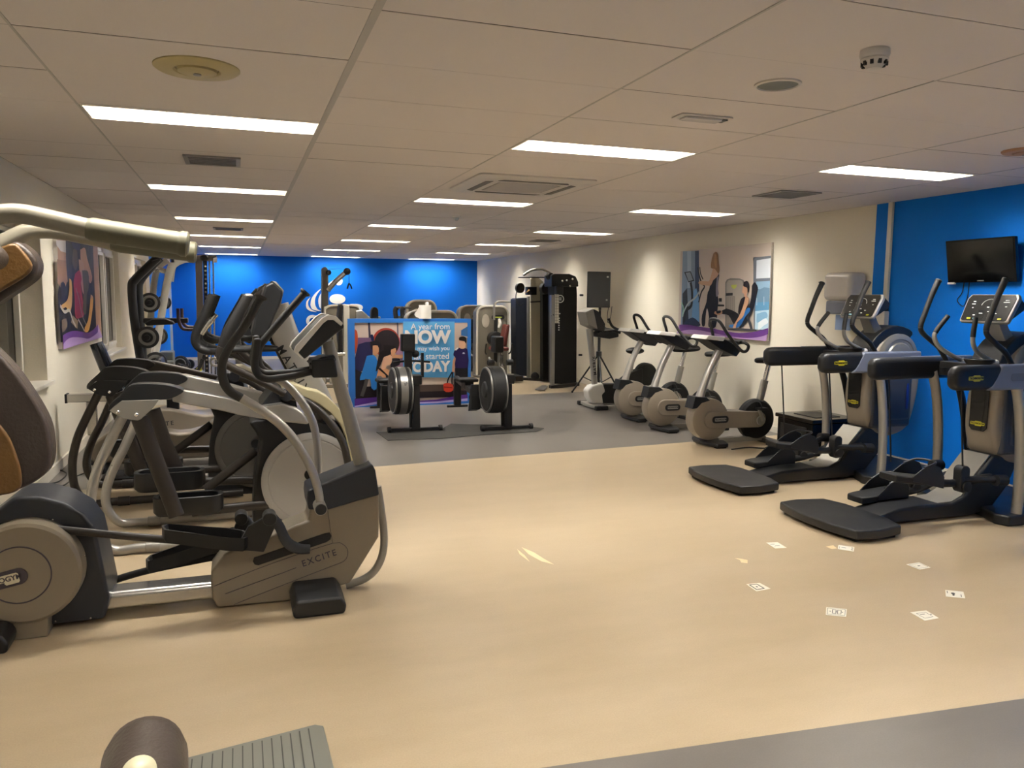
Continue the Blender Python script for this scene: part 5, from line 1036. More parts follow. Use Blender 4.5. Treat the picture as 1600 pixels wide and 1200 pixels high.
        Q = D(P); x0 = min(p[0] for p in Q); x1 = max(p[0] for p in Q); z = min(p[2] for p in Q); h_ = max(p[2] for p in Q)-z
        o2 = rrect(x1-x0, .17, .07); cx_ = (x0+x1)/2
        b = B(); b.loft([[(cx_+p*k, y+dy+q*k, z+hh) for p, q in o2] for k, hh in ((.92, 0), (1, .02), (1, h_), (.94, h_+.004), (.86, h_-.002), (.84, .03))]); t.part('footplate', b, M_CHAR, sharp=40)
        b = B(); b.tube(D(bar), .03, n=12, sx=1, sy=.7); t.part('foot_beam', b, M_DTUBE)
    b = B(); b.tube(D([(-0.239,5.35,0.299),(-0.084,5.35,0.415),(0.078,5.35,0.537)]), .03, n=12, sx=1, sy=.6); t.part('link_arm', b, M_DTUBE)
    # front shroud with disc
    b = B(); b.prism(D([(0.034,5.2,0.749),(0.073,5.2,0.767),(0.236,5.2,0.765),(0.395,5.2,0.75),(0.598,5.2,0.707),(0.704,5.2,0.548),(0.726,5.2,0.287),(0.722,5.2,-0.055),(0.042,5.2,0.008),(0.047,5.2,0.209),(0.064,5.2,0.417),(0.104,5.2,0.622),(0.078,5.2,0.685)], 5.17), (0, .32, 0)); t.part('shroud', b, M_CHAR, bev=.02, seg=3)
    c = D([(0.41,5.12,0.362)])[0]
    for s_ in (-1, 1):
        yy = 5.33+s_*.165+dy
        b = B(); b.lathe([(.31, 0), (.31, .014), (.3, .02), (.27, .021), (.265, .017), (.26, .021), (.04, .024), (.001, .024)], (c[0], yy, c[2]), (0, s_, 0), n=64); dc = t.part('side_disc', b, disc_m, sharp=30)
        b = B(); b.lathe([(.036, .02), (.034, .035), (.001, .036)], (c[0]-.01, yy, c[2]+.04), (0, s_, 0), n=20); t.part('hub_cap', b, M_CHAR, parent=dc)
    b = B(); outer = [(0.239,5.15,0.989),(0.317,5.15,0.991),(0.395,5.15,0.956),(0.466,5.15,0.937),(0.522,5.15,0.902),(0.582,5.15,0.838),(0.634,5.15,0.764),(0.662,5.15,0.696),(0.681,5.15,0.601),(0.696,5.15,0.473)]; inner = [(0.655,5.15,0.475),(0.636,5.15,0.625),(0.597,5.15,0.724),(0.537,5.15,0.797),(0.465,5.15,0.858),(0.394,5.15,0.898),(0.296,5.15,0.918),(0.237,5.15,0.928)]
    b.prism(D(outer+inner, 5.13), (0, .42, 0)); t.part('fender', b, cream, bev=.008)
    b = B(); b.tube(D([(0.261,5.08,0.931),(0.33,5.08,0.909),(0.407,5.08,0.866),(0.485,5.08,0.797),(0.552,5.08,0.712),(0.611,5.08,0.597),(0.641,5.08,0.448)]), .024, n=12); t.part('link_bow', b, M_DTUBE)
    b = B(); b.prism(D([(0.1,5.3,0.847),(0.133,5.3,0.896),(0.186,5.3,0.961),(0.305,5.3,0.958),(0.331,5.3,0.839),(0.203,5.3,0.852)], 5.1), (0, .46, 0)); t.part('pivot_block', b, M_CHAR, bev=.012)
    b = B(); pv = D([(0.26,5.06,0.934)])[0]; b.cyl((pv[0], 5.04+dy, pv[2]), (pv[0], 5.7+dy, pv[2]), .04); t.part('pivot_axle', b, M_NAVY, bev=.006)
    b = B(); b.tube([(-.05+dx, 5.37+dy, .05), (.75+dx, 5.37+dy, .05)], .035, smooth=0); b.box((.62+dx, 5.0+dy, 0), (.72+dx, 5.75+dy, .05)); t.part('floor_frame', b, leg, bev=.006)
    # mast
    mp = H_([(0.523,5.35,0.748),(0.451,5.35,0.923),(0.364,5.35,1.104),(0.279,5.35,1.289),(0.219,5.35,1.48)])
    sec = [(-.085, -.05), (.085, -.05), (.085, .05), (-.085, .05)]
    b = B(); b.tube(mp, 1.0, sec=[(p, q) for p, q in rrect(.17, .12, .03)], up=(1, 0, .4)); ms = t.part('mast', b, arm)
    q0, q1 = [Vector(q) for q in H_([(0.234,5.28,1.223),(0.315,5.28,1.077)])]; u = (q1-q0).normalized(); v = Vector((-u.z, 0, u.x))
    b = B(); b.text('MATRIX', frame(q0+Vector((0, 0, 0)), u, v), .072, .001, .001, align='LEFT', spacing=1.45); t.part('lettering', b, M_CHAR, parent=ms)
    b = B(); b.prism(H_([(0.063,5.2,1.306),(0.097,5.2,1.446),(0.125,5.2,1.514),(0.154,5.2,1.609),(0.201,5.2,1.634),(0.258,5.2,1.583),(0.257,5.2,1.547),(0.236,5.2,1.482),(0.175,5.2,1.346),(0.163,5.2,1.306),(0.093,5.2,1.274)], 5.14), (0, .42, 0)); cs = t.part('console', b, M_CHAR, bev=.016, seg=3)
    b = B(); b.prism(H_([(0.197,5.2,1.638),(0.22,5.2,1.634),(0.265,5.2,1.579),(0.244,5.2,1.482),(0.212,5.2,1.426),(0.196,5.2,1.394),(0.242,5.2,1.555)], 5.16), (0, .38, 0)); t.part('console_back', b, M_SILV2, parent=cs, bev=.006)
    # levers
    for y, P in ((5.02, [(0.052,5.02,1.545),(0.003,5.02,1.453),(-0.051,5.02,1.354),(-0.093,5.02,1.266),(-0.116,5.02,1.197),(-0.096,5.02,1.143),(0.011,5.02,1.079),(0.139,5.02,1.009),(0.25,5.02,0.943)]), (5.68, [(0.164,5.68,1.589),(0.108,5.68,1.519),(0.057,5.68,1.445),(0.005,5.68,1.349),(-0.023,5.68,1.249),(0.008,5.68,1.162),(0.118,5.68,1.05),(0.221,5.68,0.945),(0.292,5.68,0.858)])):
        Q = cr(H_(P, y), 5); k = int(len(Q)*.42)
        b = B(); b.tube(Q[:k+1], [.028, .032, .034, .026], n=14, smooth=0, sx=1.0, sy=.7, up=(1, 0, .3)); g_ = t.part('lever_grip', b, M_GRIP)
        b = B(); b.ell(Q[0], .03, .022, .014, 10); t.part('end_cap', b, M_SILV, parent=g_)
        b = B(); b.tube(Q[k:], [.026, .022], n=12, smooth=0); t.part('lever', b, M_DTUBE)
    for s_ in (-1, 1):
        y = 5.35+s_*.2
        P = [(-0.153,5.15,1.547),(-0.192,5.15,1.45),(-0.243,5.15,1.338),(-0.259,5.15,1.272),(-0.239,5.15,1.229),(-0.189,5.15,1.205),(-0.116,5.15,1.196),(-0.015,5.15,1.206)]
        P = [(p[0]+dx+hx, y+dy-(s_*.1 if i > 5 else 0), p[2]) for i, p in enumerate(P)]+[(P[-1][0]+.25+dx+hx, 5.35+s_*.04+dy, P[-1][2]+.0)]
        b = B(); b.tube(P, [.026, .028, .026, .024, .02, .018], n=14); fh = t.part('fixed_handle', b, M_RUB)
        b = B(); b.tube(H_([(-0.165,5.15,1.392),(-0.199,5.15,1.349),(-0.225,5.15,1.31)], y-.0), .018, n=10); t.part('pulse_grip', b, M_STEEL, parent=fh)
    return t.root
build_rocker(0, 0, 'silver elliptical trainer with lettered mast and round grey disc directly behind the foreground trainer', M_SILV, M_SILV, M_CHAR, M_LGREY, M_CREAMP)
M_DARKARM = mat('dark_bronze_paint', '#3a342e', rough=.35, metal=.2)
build_rocker(-.31, 1.22, 'dark framed elliptical trainer, third machine from the front on the left', M_DARKARM, M_DTUBE, M_RUB, mat('dark_grey_disc', '#4b4945', rough=.45), M_CREAMP, hx=.3)

# ------------------------------------------------------------------ seated bikes further along the left wall
def build_recumbent():
    yc = 7.75
    t = Thing('recumbent_bike', 'taupe reclined exercise bike behind the dark elliptical trainer, the nearer of two', 'recumbent bike', (-.8, yc, 0), 0, 'reclined taupe bikes by the left wall')
    b = B(); b.prism([(x, yc-.12, z) for x, z in ((-1.25, .06), (-1.28, .2), (-1.1, .34), (-.9, .38), (-.55, .3), (-.3, .36), (-.12, .55), (.0, .66), (.1, .6), (.14, .4), (.08, .18), (-.1, .07))], (0, .24, 0), smooth=3); bd = t.part('body', b, M_TAUPE, bev=.03, seg=3)
    b = B(); b.text('EXCITE', frame((-.98, yc-.1225, .22), (1, 0, .08), (0, 0, 1)), .062, .0008, .0008, spacing=1.35); t.part('lettering', b, M_CHAR, parent=bd)
    for x in (-1.18, .06):
        b = B(); b.box((x-.05, yc-.3, 0), (x+.05, yc+.3, .06)); t.part('foot', b, M_CHAR, bev=.015)
    b = B(); b.tube([(-1.25, yc-.02, .09), (-1.3, yc, .05), (-1.1, yc, .045), (-.6, yc, .045)], .02); t.part('floor_tube', b, M_SILV2)
    b = B(); b.box((-1.45, yc-.05, .6), (-.55, yc+.05, .67)); b.box((-1.3, yc-.03, .3), (-1.22, yc+.03, .6)); rl = t.part('seat_rail', b, M_STEEL, bev=.008)
    b = B(); b.box((-1.46, yc-.055, .595), (-1.44, yc+.055, .675)); t.part('end_cap', b, M_RUB, parent=rl, bev=.004)
    b = B(); b.box((-.92, yc-.04, .35), (-.8, yc+.04, .68)); t.part('seat_post', b, M_CHAR, bev=.01)
    b = B(); b.box((-.95, yc-.2, .68), (-.55, yc+.2, .75)); st = t.part('seat', b, M_CHAR, bev=.03, seg=3)
    b = B(); b.box((-.62, yc-.06, .66), (-.57, yc-.02, .79)); t.part('seat_lever', b, M_YEL, parent=st, bev=.005, label='small yellow seat lever')
    b = B(); b.box((-1.0, yc-.2, .72), (-.93, yc+.2, .9), ry=-.2); t.part('backrest', b, M_CHAR, bev=.03, seg=3)
    for s_ in (-1, 1):
        b = B(); b.cyl((-.03, yc+s_*.12, .52), (-.03, yc+s_*.14, .52), .06); hb = t.part('crank_hub', b, M_WHITE, bev=.006)
        b = B(); b.tube([(-.03, yc+s_*.15, .52), (-.03-.12*s_, yc+s_*.155, .42-.0)], .014); t.part('crank_arm', b, M_CHAR)
        b = B(); b.box((-.12*s_-.08, yc+s_*.16, .40), (-.12*s_+.03, yc+s_*.26, .43)); t.part('pedal', b, M_RUB, bev=.006)
        b = B(); b.tube([(-.85, yc+s_*.18, .66), (-.75, yc+s_*.28, .68), (-.6, yc+s_*.29, .78), (-.55, yc+s_*.29, .9)], .016); t.part('side_handle', b, M_GRIP)
    b = B(); b.tube([(.03, yc, .62), (.0, yc, .85), (-.03, yc, 1.08)], [.045, .04, .035], sx=.8); t.part('mast', b, M_SILV)
    b = B(); b.box((-.14, yc-.17, 1.05), (-.02, yc+.17, 1.3), ry=.45); t.part('console', b, M_CHAR, bev=.02, seg=3)
    b = B(); b.tube([(-.28, yc-.25, 1.15), (-.2, yc-.22, 1.02), (0, yc-.08, .98), (0, yc+.08, .98), (-.2, yc+.22, 1.02), (-.28, yc+.25, 1.15)], .015); t.part('handlebar', b, M_GRIP)
    return t.root
rb = build_recumbent()
dup(rb, (-.62, 8.85, 0), 0, 'taupe reclined exercise bike behind the dark elliptical trainer, the further of two')
b = B(); b.tube([(-1.582,7.523,0.008),(-1.558,7.726,0.008),(-1.443,7.533,0.008),(-1.445,7.237,0.008),(-1.504,7.138,0.008),(-1.447,7.008,0.008),(-1.378,7.077,0.008),(-1.348,7.378,0.008),(-1.292,7.54,0.008)], .006, n=6); single('floor_cable', b, M_BLK, 'thin black cable curling on the grey floor by the left wall', 'cable')
# bottle shaped lever of a machine standing by the left wall

# ------------------------------------------------------------------ brown padded press machine in the left foreground
M_CREAMM = mat('cream_paint', '#97907f', rough=.3, metal=.25)
M_GRIPC = mat('olive_grey_grip', '#69654f', rough=.5)
M_TAN = mat('tan_vinyl', '#64461f', rough=.4, bump=.15, bscale=120)
M_BROWN = mat('dark_brown_vinyl', '#382e27', rough=.42, bump=.15, bscale=120)
t = Thing('press_machine', 'cream and brown padded press machine cut off by the left edge of the photo', 'weight machine', (-.75, 1.85, 0))
for y, P, k in ((1.72, [(-0.49,1.72,1.639),(-0.453,1.72,1.681),(-0.421,1.72,1.693),(-0.385,1.72,1.697),(-0.343,1.72,1.69),(-0.27,1.72,1.674)], [(-0.273,1.72,1.674),(-0.246,1.72,1.67),(-0.104,1.72,1.65)]), (2.05, [(-0.576,2.05,1.587),(-0.525,2.05,1.637),(-0.474,2.05,1.671),(-0.436,2.05,1.688),(-0.385,2.05,1.69),(-0.334,2.05,1.681),(-0.273,2.05,1.669)], [(-0.276,2.05,1.669),(-0.241,2.05,1.665),(-0.105,2.05,1.65)])):
    b = B(); b.tube(P, .0185 if y < 2 else .019, n=20); hh = t.part('press_arm', b, M_CREAMM)
    b = B(); r = .0225; b.tube(k, [.019, r, r, r], n=20, smooth=4); e = Vector(k[-1]); d = (Vector(k[-1])-Vector(k[-2])).normalized()
    b.tube([e-d*.008, e-d*.002, e+d*.008, e+d*.012], [r, r*1.13, r*1.13, r*.9], smooth=0, n=20); t.part('grip', b, M_GRIPC, parent=hh)
# head pad
def pad(P, Y, th, m1, m2, nm, bev, lab1, lab2, F=None):
    b = B(); b.prism(setY(P, Y), (0, th, 0), smooth=4); p = t.part(nm, b, m1, bev=bev, seg=4, label=lab1)
    if F:
        b = B(); b.prism(setY(F, Y-.002), (0, -.012, 0), smooth=4); t.part('pad_face', b, m2, parent=p, bev=.01, seg=3, label=lab2)
pad([(-0.518,1.85,1.621),(-0.474,1.85,1.632),(-0.442,1.85,1.643),(-0.424,1.85,1.653),(-0.406,1.85,1.642),(-0.391,1.85,1.622),(-0.388,1.85,1.601),(-0.398,1.85,1.578),(-0.439,1.85,1.546),(-0.48,1.85,1.52),(-0.523,1.85,1.525)], 1.85, .07, M_BROWN, M_TAN, 'head_pad', .03, 'dark brown padded edge', 'tan padded face', [(-0.513,1.85,1.614),(-0.463,1.85,1.633),(-0.426,1.85,1.648),(-0.409,1.85,1.634),(-0.394,1.85,1.606),(-0.404,1.85,1.585),(-0.444,1.85,1.557),(-0.49,1.85,1.528),(-0.517,1.85,1.533)])
pad([(-0.502,1.8,1.646),(-0.465,1.8,1.655),(-0.434,1.8,1.636),(-0.425,1.8,1.616),(-0.437,1.8,1.596),(-0.474,1.8,1.586),(-0.505,1.8,1.595)], 1.72, .09, M_BROWN, M_TAN, 'upper_pad', .02, 'dark brown pad', '')
pad([(-0.568,2,1.49),(-0.511,2,1.427),(-0.477,2,1.383),(-0.443,2,1.322),(-0.418,2,1.263),(-0.411,2,1.21),(-0.414,2,1.169),(-0.429,2,1.139),(-0.469,2,1.114),(-0.517,2,1.103),(-0.589,2,1.108)], 2.0, .06, M_BROWN, M_TAN, 'back_pad', .03, 'dark brown padded edge', 'tan padded face', [(-0.579,2,1.295),(-0.525,2,1.279),(-0.494,2,1.241),(-0.477,2,1.19),(-0.47,2,1.143),(-0.476,2,1.114),(-0.51,2,1.102),(-0.59,2,1.105)])
# column, seat frame and base beyond the picture's edge
b = B(); b.box((-1.05, 1.78, .05), (-.95, 1.92, 1.95)); t.part('column', b, M_CREAMM, bev=.015)
b = B(); b.tube([(-.98, 1.74, 1.9), (-.85, 1.73, 1.78), (-.66, 1.72, 1.62)], .03); b.tube([(-.98, 1.98, 1.9), (-.85, 2.02, 1.7), (-.7, 2.05, 1.55)], .03); t.part('swing_frame', b, M_CREAMM)
b = B(); b.box((-1.2, 1.5, 0), (-.9, 2.25, .06)); b.box((-1.0, 1.8, 0), (-.2, 1.9, .06)); t.part('base', b, M_CREAMM, bev=.012)
b = B(); b.box((-.95, 2.0, 1.0), (-.6, 2.08, 1.08)); t.part('pad_bracket', b, M_CREAMM, bev=.01)
# leg roller
A0, A1 = [Vector(p) for p in [(-0.17,1.395,0.78),(-0.159,1.231,0.78)]]
ax = (A1-A0).normalized()
b = B(); b.lathe([(.02, -.024), (.045, -.016), (.06, 0), (.066, .03), (.066, .2), (.058, .23), (.03, .235)], A0, ax, n=28); rp = t.part('leg_roller', b, M_BROWN, label='dark brown padded roller')
b = B(); b.lathe([(.024, .0), (.024, .014), (.016, .022), (.001, .024)], Vector([(-0.157,1.208,0.845)][0]), (0.0, -.55, .85), n=28); t.part('roller_cap', b, mat('ivory_cap', '#c9c2a0', rough=.35), parent=rp, label='cream end cap')
b = B(); b.tube([A0+ax*.18, A0+ax*.22+Vector((-.1, 0, -.1)), (-.6, 1.6, .5), (-.95, 1.82, .45)], .022); t.part('roller_arm', b, M_CREAMM)
# ribbed footplate
t2 = Thing('footplate', 'grey ribbed metal footplate low in front at the bottom left of the floor', 'footplate', (0, 2.35, 0))
P = [(-.32, 2.52), (.205, 2.618), (.232, 2.6), (.245, 2.1), (-.32, 2.05)]
b = B(); b.prism([(x, y, .085) for x, y in P], (0, 0, .015)); fpn = t2.part('plate', b, mat('ribbed_metal', '#73736a', rough=.45, metal=.2), bev=.004)
b = B()
for i in range(17):
    x = -.3+i*.03; y1 = 2.50+(x+.32)*.187
    b.box((x, 2.12 if i < 12 else 2.2+.02*(i-12), .1002), (x+.004, y1, .1015))
t2.part('ribs', b, mat('rib_dark_grey', '#3f3f3a', rough=.6), parent=fpn, kind='stuff')  # ribs in a darker grey than the plate
b = B(); b.box((-.25, 2.15, 0), (-.2, 2.4, .085)); t2.part('support', b, M_CREAMM, bev=.005)
b = B(); b.box((.12, 2.15, 0), (.17, 2.4, .085)); t2.part('support', b, M_CREAMM, bev=.005)

# ------------------------------------------------------------------ rowing machines
M_NICK = mat('satin_band', '#8d8b88', rough=.3, metal=.7)
def build_rower():
    t = Thing('rowing_machine', 'left black rowing machine with upright monitor, its flywheel wrapped in a steel band', 'rowing machine', (1.875, 9.9, 0), 0, 'pair of black rowing machines')
    x = 1.875
    b = B(); b.box((x-.3, 8.82, .015), (x+.3, 8.86, .05)); ff = t.part('front_foot', b, M_BLK, bev=.006)
    for s_ in (-1, 1):
        b = B(); b.cyl((x+s_*.3-.02, 8.84, .035), (x+s_*.3+.02, 8.84, .035), .035); t.part('wheel', b, M_RUB, parent=ff, bev=.004)
    b = B(); b.prism([(x-.035, 8.8, .03), (x+.055, 8.8, .03), (x+.045, 8.8, .62), (x-.01, 8.8, .62)], (0, .07, 0)); b.prism([(x-.06, 8.86, .04), (x-.02, 8.86, .04), (x, 8.95, .5), (x-.04, 8.95, .5)], (0, .03, 0)); t.part('front_leg', b, M_BLK, bev=.006)
    b = B(); b.box((x-.07, 8.78, .55), (x+.07, 8.92, .66)); t.part('leg_head', b, M_BLK, bev=.01)
    fx = x-.16
    # flywheel housing, axle along x
    b = B(); R = .27; cz = .48
    b.lathe([(.06, -.1), (R-.03, -.1), (R, -.07), (R, .07), (R-.03, .1), (.06, .1)], (fx, 8.87, cz), (1, 0, 0), n=56); fw_ = t.part('flywheel_housing', b, M_RUB)
    b = B(); b.lathe([(R+.003, -.04), (R+.003, .04)], (fx, 8.87, cz), (1, 0, 0), n=56)
    bmx = b.bm
    t.part('flywheel_band', b, M_NICK, parent=fw_)
    for s_ in (-1, 1):
        b = B(); b.ring((fx+s_*.09, 8.87, cz), R-.015, .012, ax=(1, 0, 0), n=56); t.part('rim', b, M_NICK, parent=fw_)
        b = B(); b.lathe([(.1, 0), (.09, .02), (.03, .03), (.001, .03)], (fx+s_*.1, 8.87, cz), (s_, 0, 0), n=30); t.part('hub', b, M_CHAR, parent=fw_, bev=.003)
    # chassis and rail
    b = B(); b.prism([(fx-.05, 8.75, .36), (fx-.05, 9.3, .2), (fx-.05, 9.55, .24), (fx-.05, 9.55, .34), (fx-.05, 9.2, .4), (fx-.05, 8.95, .62)], (.12, 0, 0)); t.part('chassis', b, M_BLK, bev=.01)
    b = B(); b.prism([(x-.16, 9.4, .25), (x-.1, 9.4, .25), (x-.02, 10.98, .37), (x-.08, 10.98, .37)], (0, 0, .07)); t.part('rail', b, mat('grey_rail', '#3c3c3d', rough=.35, metal=.5), bev=.006)
    for s_ in (-1, 1):
        b = B(); b.prism([(x-.13+s_*.13-.055, 9.25, .2), (x-.13+s_*.13-.055, 9.4, .16), (x-.13+s_*.13-.055, 9.3, .5), (x-.13+s_*.13-.055, 9.25, .5)], (.11, 0, 0)); fr_ = t.part('footrest', b, M_RUB, bev=.006)
        b = B(); b.tube([(x-.13+s_*.13-.06, 9.33, .34), (x-.13+s_*.13, 9.42, .36), (x-.13+s_*.13+.06, 9.33, .34)], .016, n=8, sx=1.6, sy=.4); t.part('strap', b, M_CHAR, parent=fr_)
    b = B(); b.box((x-.2, 10.2, .42), (x+.06, 10.46, .47)); st = t.part('seat', b, M_RUB, bev=.02, seg=3)
    b = B(); b.box((x-.12, 10.24, .33), (x-.0, 10.42, .42)); t.part('seat_carriage', b, M_BLK, parent=st)
    b = B(); b.box((x-.1, 10.86, .02), (x+.0, 10.92, .4)); t.part('rear_leg', b, M_BLK, bev=.006)
    b = B(); b.box((x-.2, 10.87, .0), (x+.1, 10.91, .03)); t.part('rear_foot', b, M_BLK, bev=.005)
    # monitor arm
    b = B(); b.box((x-.09, 8.98, .55), (x-.0, 9.02, .93)); t.part('monitor_arm', b, M_BLK, bev=.006)
    b = B(); b.box((x-.13, 8.95, .92), (x+.03, 9.04, 1.12)); mo = t.part('monitor', b, M_BLK, bev=.012)
    b = B(); b.box((x-.11, 8.946, .96), (x+.01, 8.951, 1.09)); t.part('monitor_back', b, M_CHAR, parent=mo)
    # handle resting by the flywheel
    b = B(); b.tube([(x-.2, 9.12, .78), (x-.0, 9.1, .8), (x+.24, 9.12, .78)], .012); b.ell((x+.06, 9.1, .88), .05, .04, .045, 10); t.part('pull_handle', b, M_RUB)
    b = B(); b.box((x+.1, 8.95, .62), (x+.13, 8.99, .9)); t.part('handle_hook', b, M_BLK)
    return t.root
rw = build_rower()
r2 = dup(rw, (2.93, 9.72, 0), 0, 'right black rowing machine, its flywheel between silver rims and without a monitor', skip=('monitor_arm', 'monitor', 'pull_handle', 'handle_hook'))
for ch in r2.children:
    for g in ch.children:
        if g.name.startswith('flywheel_band'):
            g.data = g.data.copy(); g.data.materials[0] = M_RUB
b = B(); P = [(1.441,8.914,0.006),(1.474,8.356,0.006),(2.057,8.31,0.006),(2.601,8.408,0.006),(3.221,8.454,0.006),(3.389,8.641,0.006),(3.099,8.968,0.006),(2.588,9.161,0.006),(2.413,9.261,0.006),(2.209,8.926,0.006),(1.822,8.896,0.006)]
b.prism([(p[0], p[1], .0015) for p in P], (0, 0, .006)); single('floor_mat', b, mat('rubber_mat', '#35332f', rough=.75, bump=.4, bscale=90), 'thin black rubber mat on the grey floor under the front feet of the rowing machines', 'mat')

# ------------------------------------------------------------------ black cable station at the right wall
t = Thing('cable_station', 'tall black and steel double cable pulley station against the white wall', 'weight machine', (5.2, 13.2, 0))
Z = lambda P, y, dy: None
def pr(nm, P, y, d, m, parent=None, bev=.006, lab=None, sm=0, seg=2):
    b = B(); b.prism(setY(P, y), (0, d, 0), smooth=sm); return t.part(nm, b, m, parent=parent, bev=bev, label=lab, seg=seg)
M_BLKP = mat('matte_black_panel', '#070708', rough=.45, spec=.3); M_NVP = mat('dark_navy_panel', '#141b29', rough=.4)
M_MIRR = mat('stainless_with_reflection', '#b5ad98', rough=.35, metal=.35)  # beige reflection of the room put into the steel's base colour
big = pr('weight_cover', [(5.091,12.6,1.91),(5.137,12.6,1.944),(5.362,12.6,1.948),(5.458,12.6,1.917),(5.508,12.6,1.83),(5.524,12.6,1.611),(5.543,12.6,0.053),(5.121,12.6,0.065)], 12.6, .3, M_BLKP, bev=.015)
pr('top_shroud', [(5.032,12.6,1.931),(5.09,12.6,1.954),(5.362,12.6,1.959),(5.482,12.6,1.917),(5.532,12.6,1.819),(5.534,12.6,1.743),(5.035,12.6,1.736)], 12.57, .36, M_BLK, bev=.015)
pr('steel_post', [(5.037,12.6,1.595),(5.108,12.6,1.596),(5.121,12.6,0.031),(5.062,12.6,0.033)], 12.58, .1, M_NICK)
pp = pr('poster_sheet', [(5.096,12.6,1.607),(5.178,12.6,1.618),(5.187,12.6,1.115),(5.104,12.6,1.115)], 12.597, -.003, mat('paper_chart', '#cfc8bb', rough=.7), parent=big, bev=0, lab='white printed chart taped to the cover')
b = B()
Q = [(5.096,12.6,1.607),(5.178,12.6,1.618),(5.187,12.6,1.115),(5.104,12.6,1.115)]; x0, x1 = Q[0][0], Q[1][0]; z0, z1 = Q[2][2], Q[0][2]
for i in range(1, 10): zz = z0+(z1-z0)*i/10; b.box((x0, 12.5925, zz-.002), (x1, 12.5935, zz+.002))
b.box(((x0+x1)/2-.002, 12.592, z0), ((x0+x1)/2+.002, 12.593, z1)); t.part('chart_lines', b, M_CHAR, parent=pp, kind='stuff')
c = [(5.209,12.6,1.531)][0]
b = B(); b.ring((c[0], 12.597, c[2]), .06, .008, n=36, sx=.3); [b.box((c[0]-.025, 12.592, c[2]+q-.005), (c[0]+.02, 12.598, c[2]+q+.005)) for q in (-.02, 0, .02)]; t.part('logo', b, M_WPRINT, parent=big, label='white ring emblem')
b = B(); [b.box((c[0]-.02+a-.012, 12.592, z-.01), (c[0]-.02+a+.012, 12.598, z+.01)) for a, z in ((.01, 1.28), (0, 1.2), (0, 1.16), (0, 1.12), (0, 1.08), (0, 1.04), (0, 1.0))]; t.part('side_letters', b, M_WPRINT, parent=big)
pr('base_rail', [(5.026,12.6,0.045),(5.555,12.6,0.087),(5.556,12.6,0.031),(5.027,12.6,-0.011)], 12.5, .12, M_BLK)
b = B(); P = [(4.63,12.237,0.02),(4.753,12.112,0.02),(5.014,12.628,0.02),(4.952,12.746,0.02)]; b.prism(P, (0, 0, .015)); t.part('foot_plate', b, M_NICK, bev=.003)
pr('middle_post', [(5.192,13.4,1.769),(5.316,13.4,1.771),(5.344,13.4,0.044),(5.217,13.4,0.047)], 13.4, .14, M_BLKP)
pr('steel_panel', [(5.03,13.6,1.896),(5.167,13.6,1.922),(5.281,13.6,1.842),(5.295,13.6,0.049),(5.066,13.6,0.066)], 13.6, .05, M_MIRR)
pr('cross_bar', [(4.772,13.5,1.918),(5.391,13.5,1.929),(5.392,13.5,1.906),(4.772,13.5,1.896)], 13.5, .06, M_BLK, bev=.004)
pr('lower_bar', [(4.999,13.5,1.479),(5.449,13.5,1.506),(5.449,13.5,1.477),(4.999,13.5,1.456)], 13.5, .03, M_BLK, bev=.004)
b = B(); b.tube([(4.821,13.4,1.946),(4.894,13.4,1.992),(4.991,13.4,2.04),(5.163,13.4,2.06),(5.263,13.4,2.022),(5.338,13.4,1.989)], .022, n=10); t.part('pull_up_bar', b, M_STEEL)
pr('far_cover', [(4.852,14,1.51),(4.89,14,1.534),(5.093,14,1.548),(5.111,14,0.074),(4.879,14,0.092)], 13.9, .3, M_NVP)
pr('steel_post', [(5.057,13.9,1.571),(5.146,13.9,1.572),(5.165,13.9,0.046),(5.075,13.9,0.048)], 13.8, .08, M_NICK)
pr('floor_bar', [(4.691,13.6,0.099),(5.449,13.6,0.045),(5.449,13.6,-0.003),(4.691,13.6,0.052)], 13.55, .08, M_BLK)
pr('floor_foot', [(4.69,13.6,0.135),(4.84,13.6,0.131),(4.841,13.6,0.036),(4.691,13.6,0.04)], 13.4, .5, M_BLK)
for px, r_ in (('812,449', .1), ('847,447', .11), ('855,440', .07)):
    pass
for P, r_, w_ in (([(4.739,13.4,1.717)][0], .09, .05), ([(5.167,13.3,1.71)][0], .1, .08), ([(5.044,12.75,1.913)][0], .06, .08), ([(5.154,12.75,1.761)][0], .07, .08)):
    b = B(); b.lathe([(r_*.6, -.02), (r_, 0), (r_, w_), (r_*.6, w_+.02)], P, (.3, -1, 0), n=24); t.part('pulley', b, M_RUB)
pr('pulley_box', [(4.86,13.5,1.742),(5.045,13.5,1.745),(5.047,13.5,1.595),(4.862,13.5,1.593)], 13.3, .12, M_BLK, bev=.012, seg=2)
pr('pulley_box', [(5.074,12.7,1.749),(5.205,12.7,1.75),(5.207,12.7,1.608),(5.077,12.7,1.607)], 12.45, .12, M_BLK, bev=.012)
b = B(); b.tube([(4.806,13.28,1.627),(4.854,13.28,1.655),(4.89,13.28,1.684)], [.004, .009, .013], n=8); t.part('orange_mark', b, mat('orange_mark', '#e39a3a', rough=.5), label='orange pointer mark on the pulley box')
b = B(); b.tube([(4.668,13.3,1.682),(4.645,13.3,1.58),(4.658,13.3,1.49),(4.719,13.3,1.399),(4.791,13.3,1.445)], .008, n=6); t.part('cable', b, M_BLK)
for p in [(5.419,12.59,1.872),(5.312,12.59,1.849),(5.229,12.59,1.836),(5.373,12.59,1.752)]:
    b = B(); b.ell((p[0], 12.568, p[2]), .018, .008, .018, 8); t.part('bolt', b, M_CHROME)
b = B(); c = [(5.13,13.55,0.082)][0]; b.lathe([(.08, 0), (.075, -.03), (.04, -.045), (.001, -.045)], (c[0], 13.58, .1), (0, 1, 0), n=24); t.part('wheel_cap', b, M_RUB)
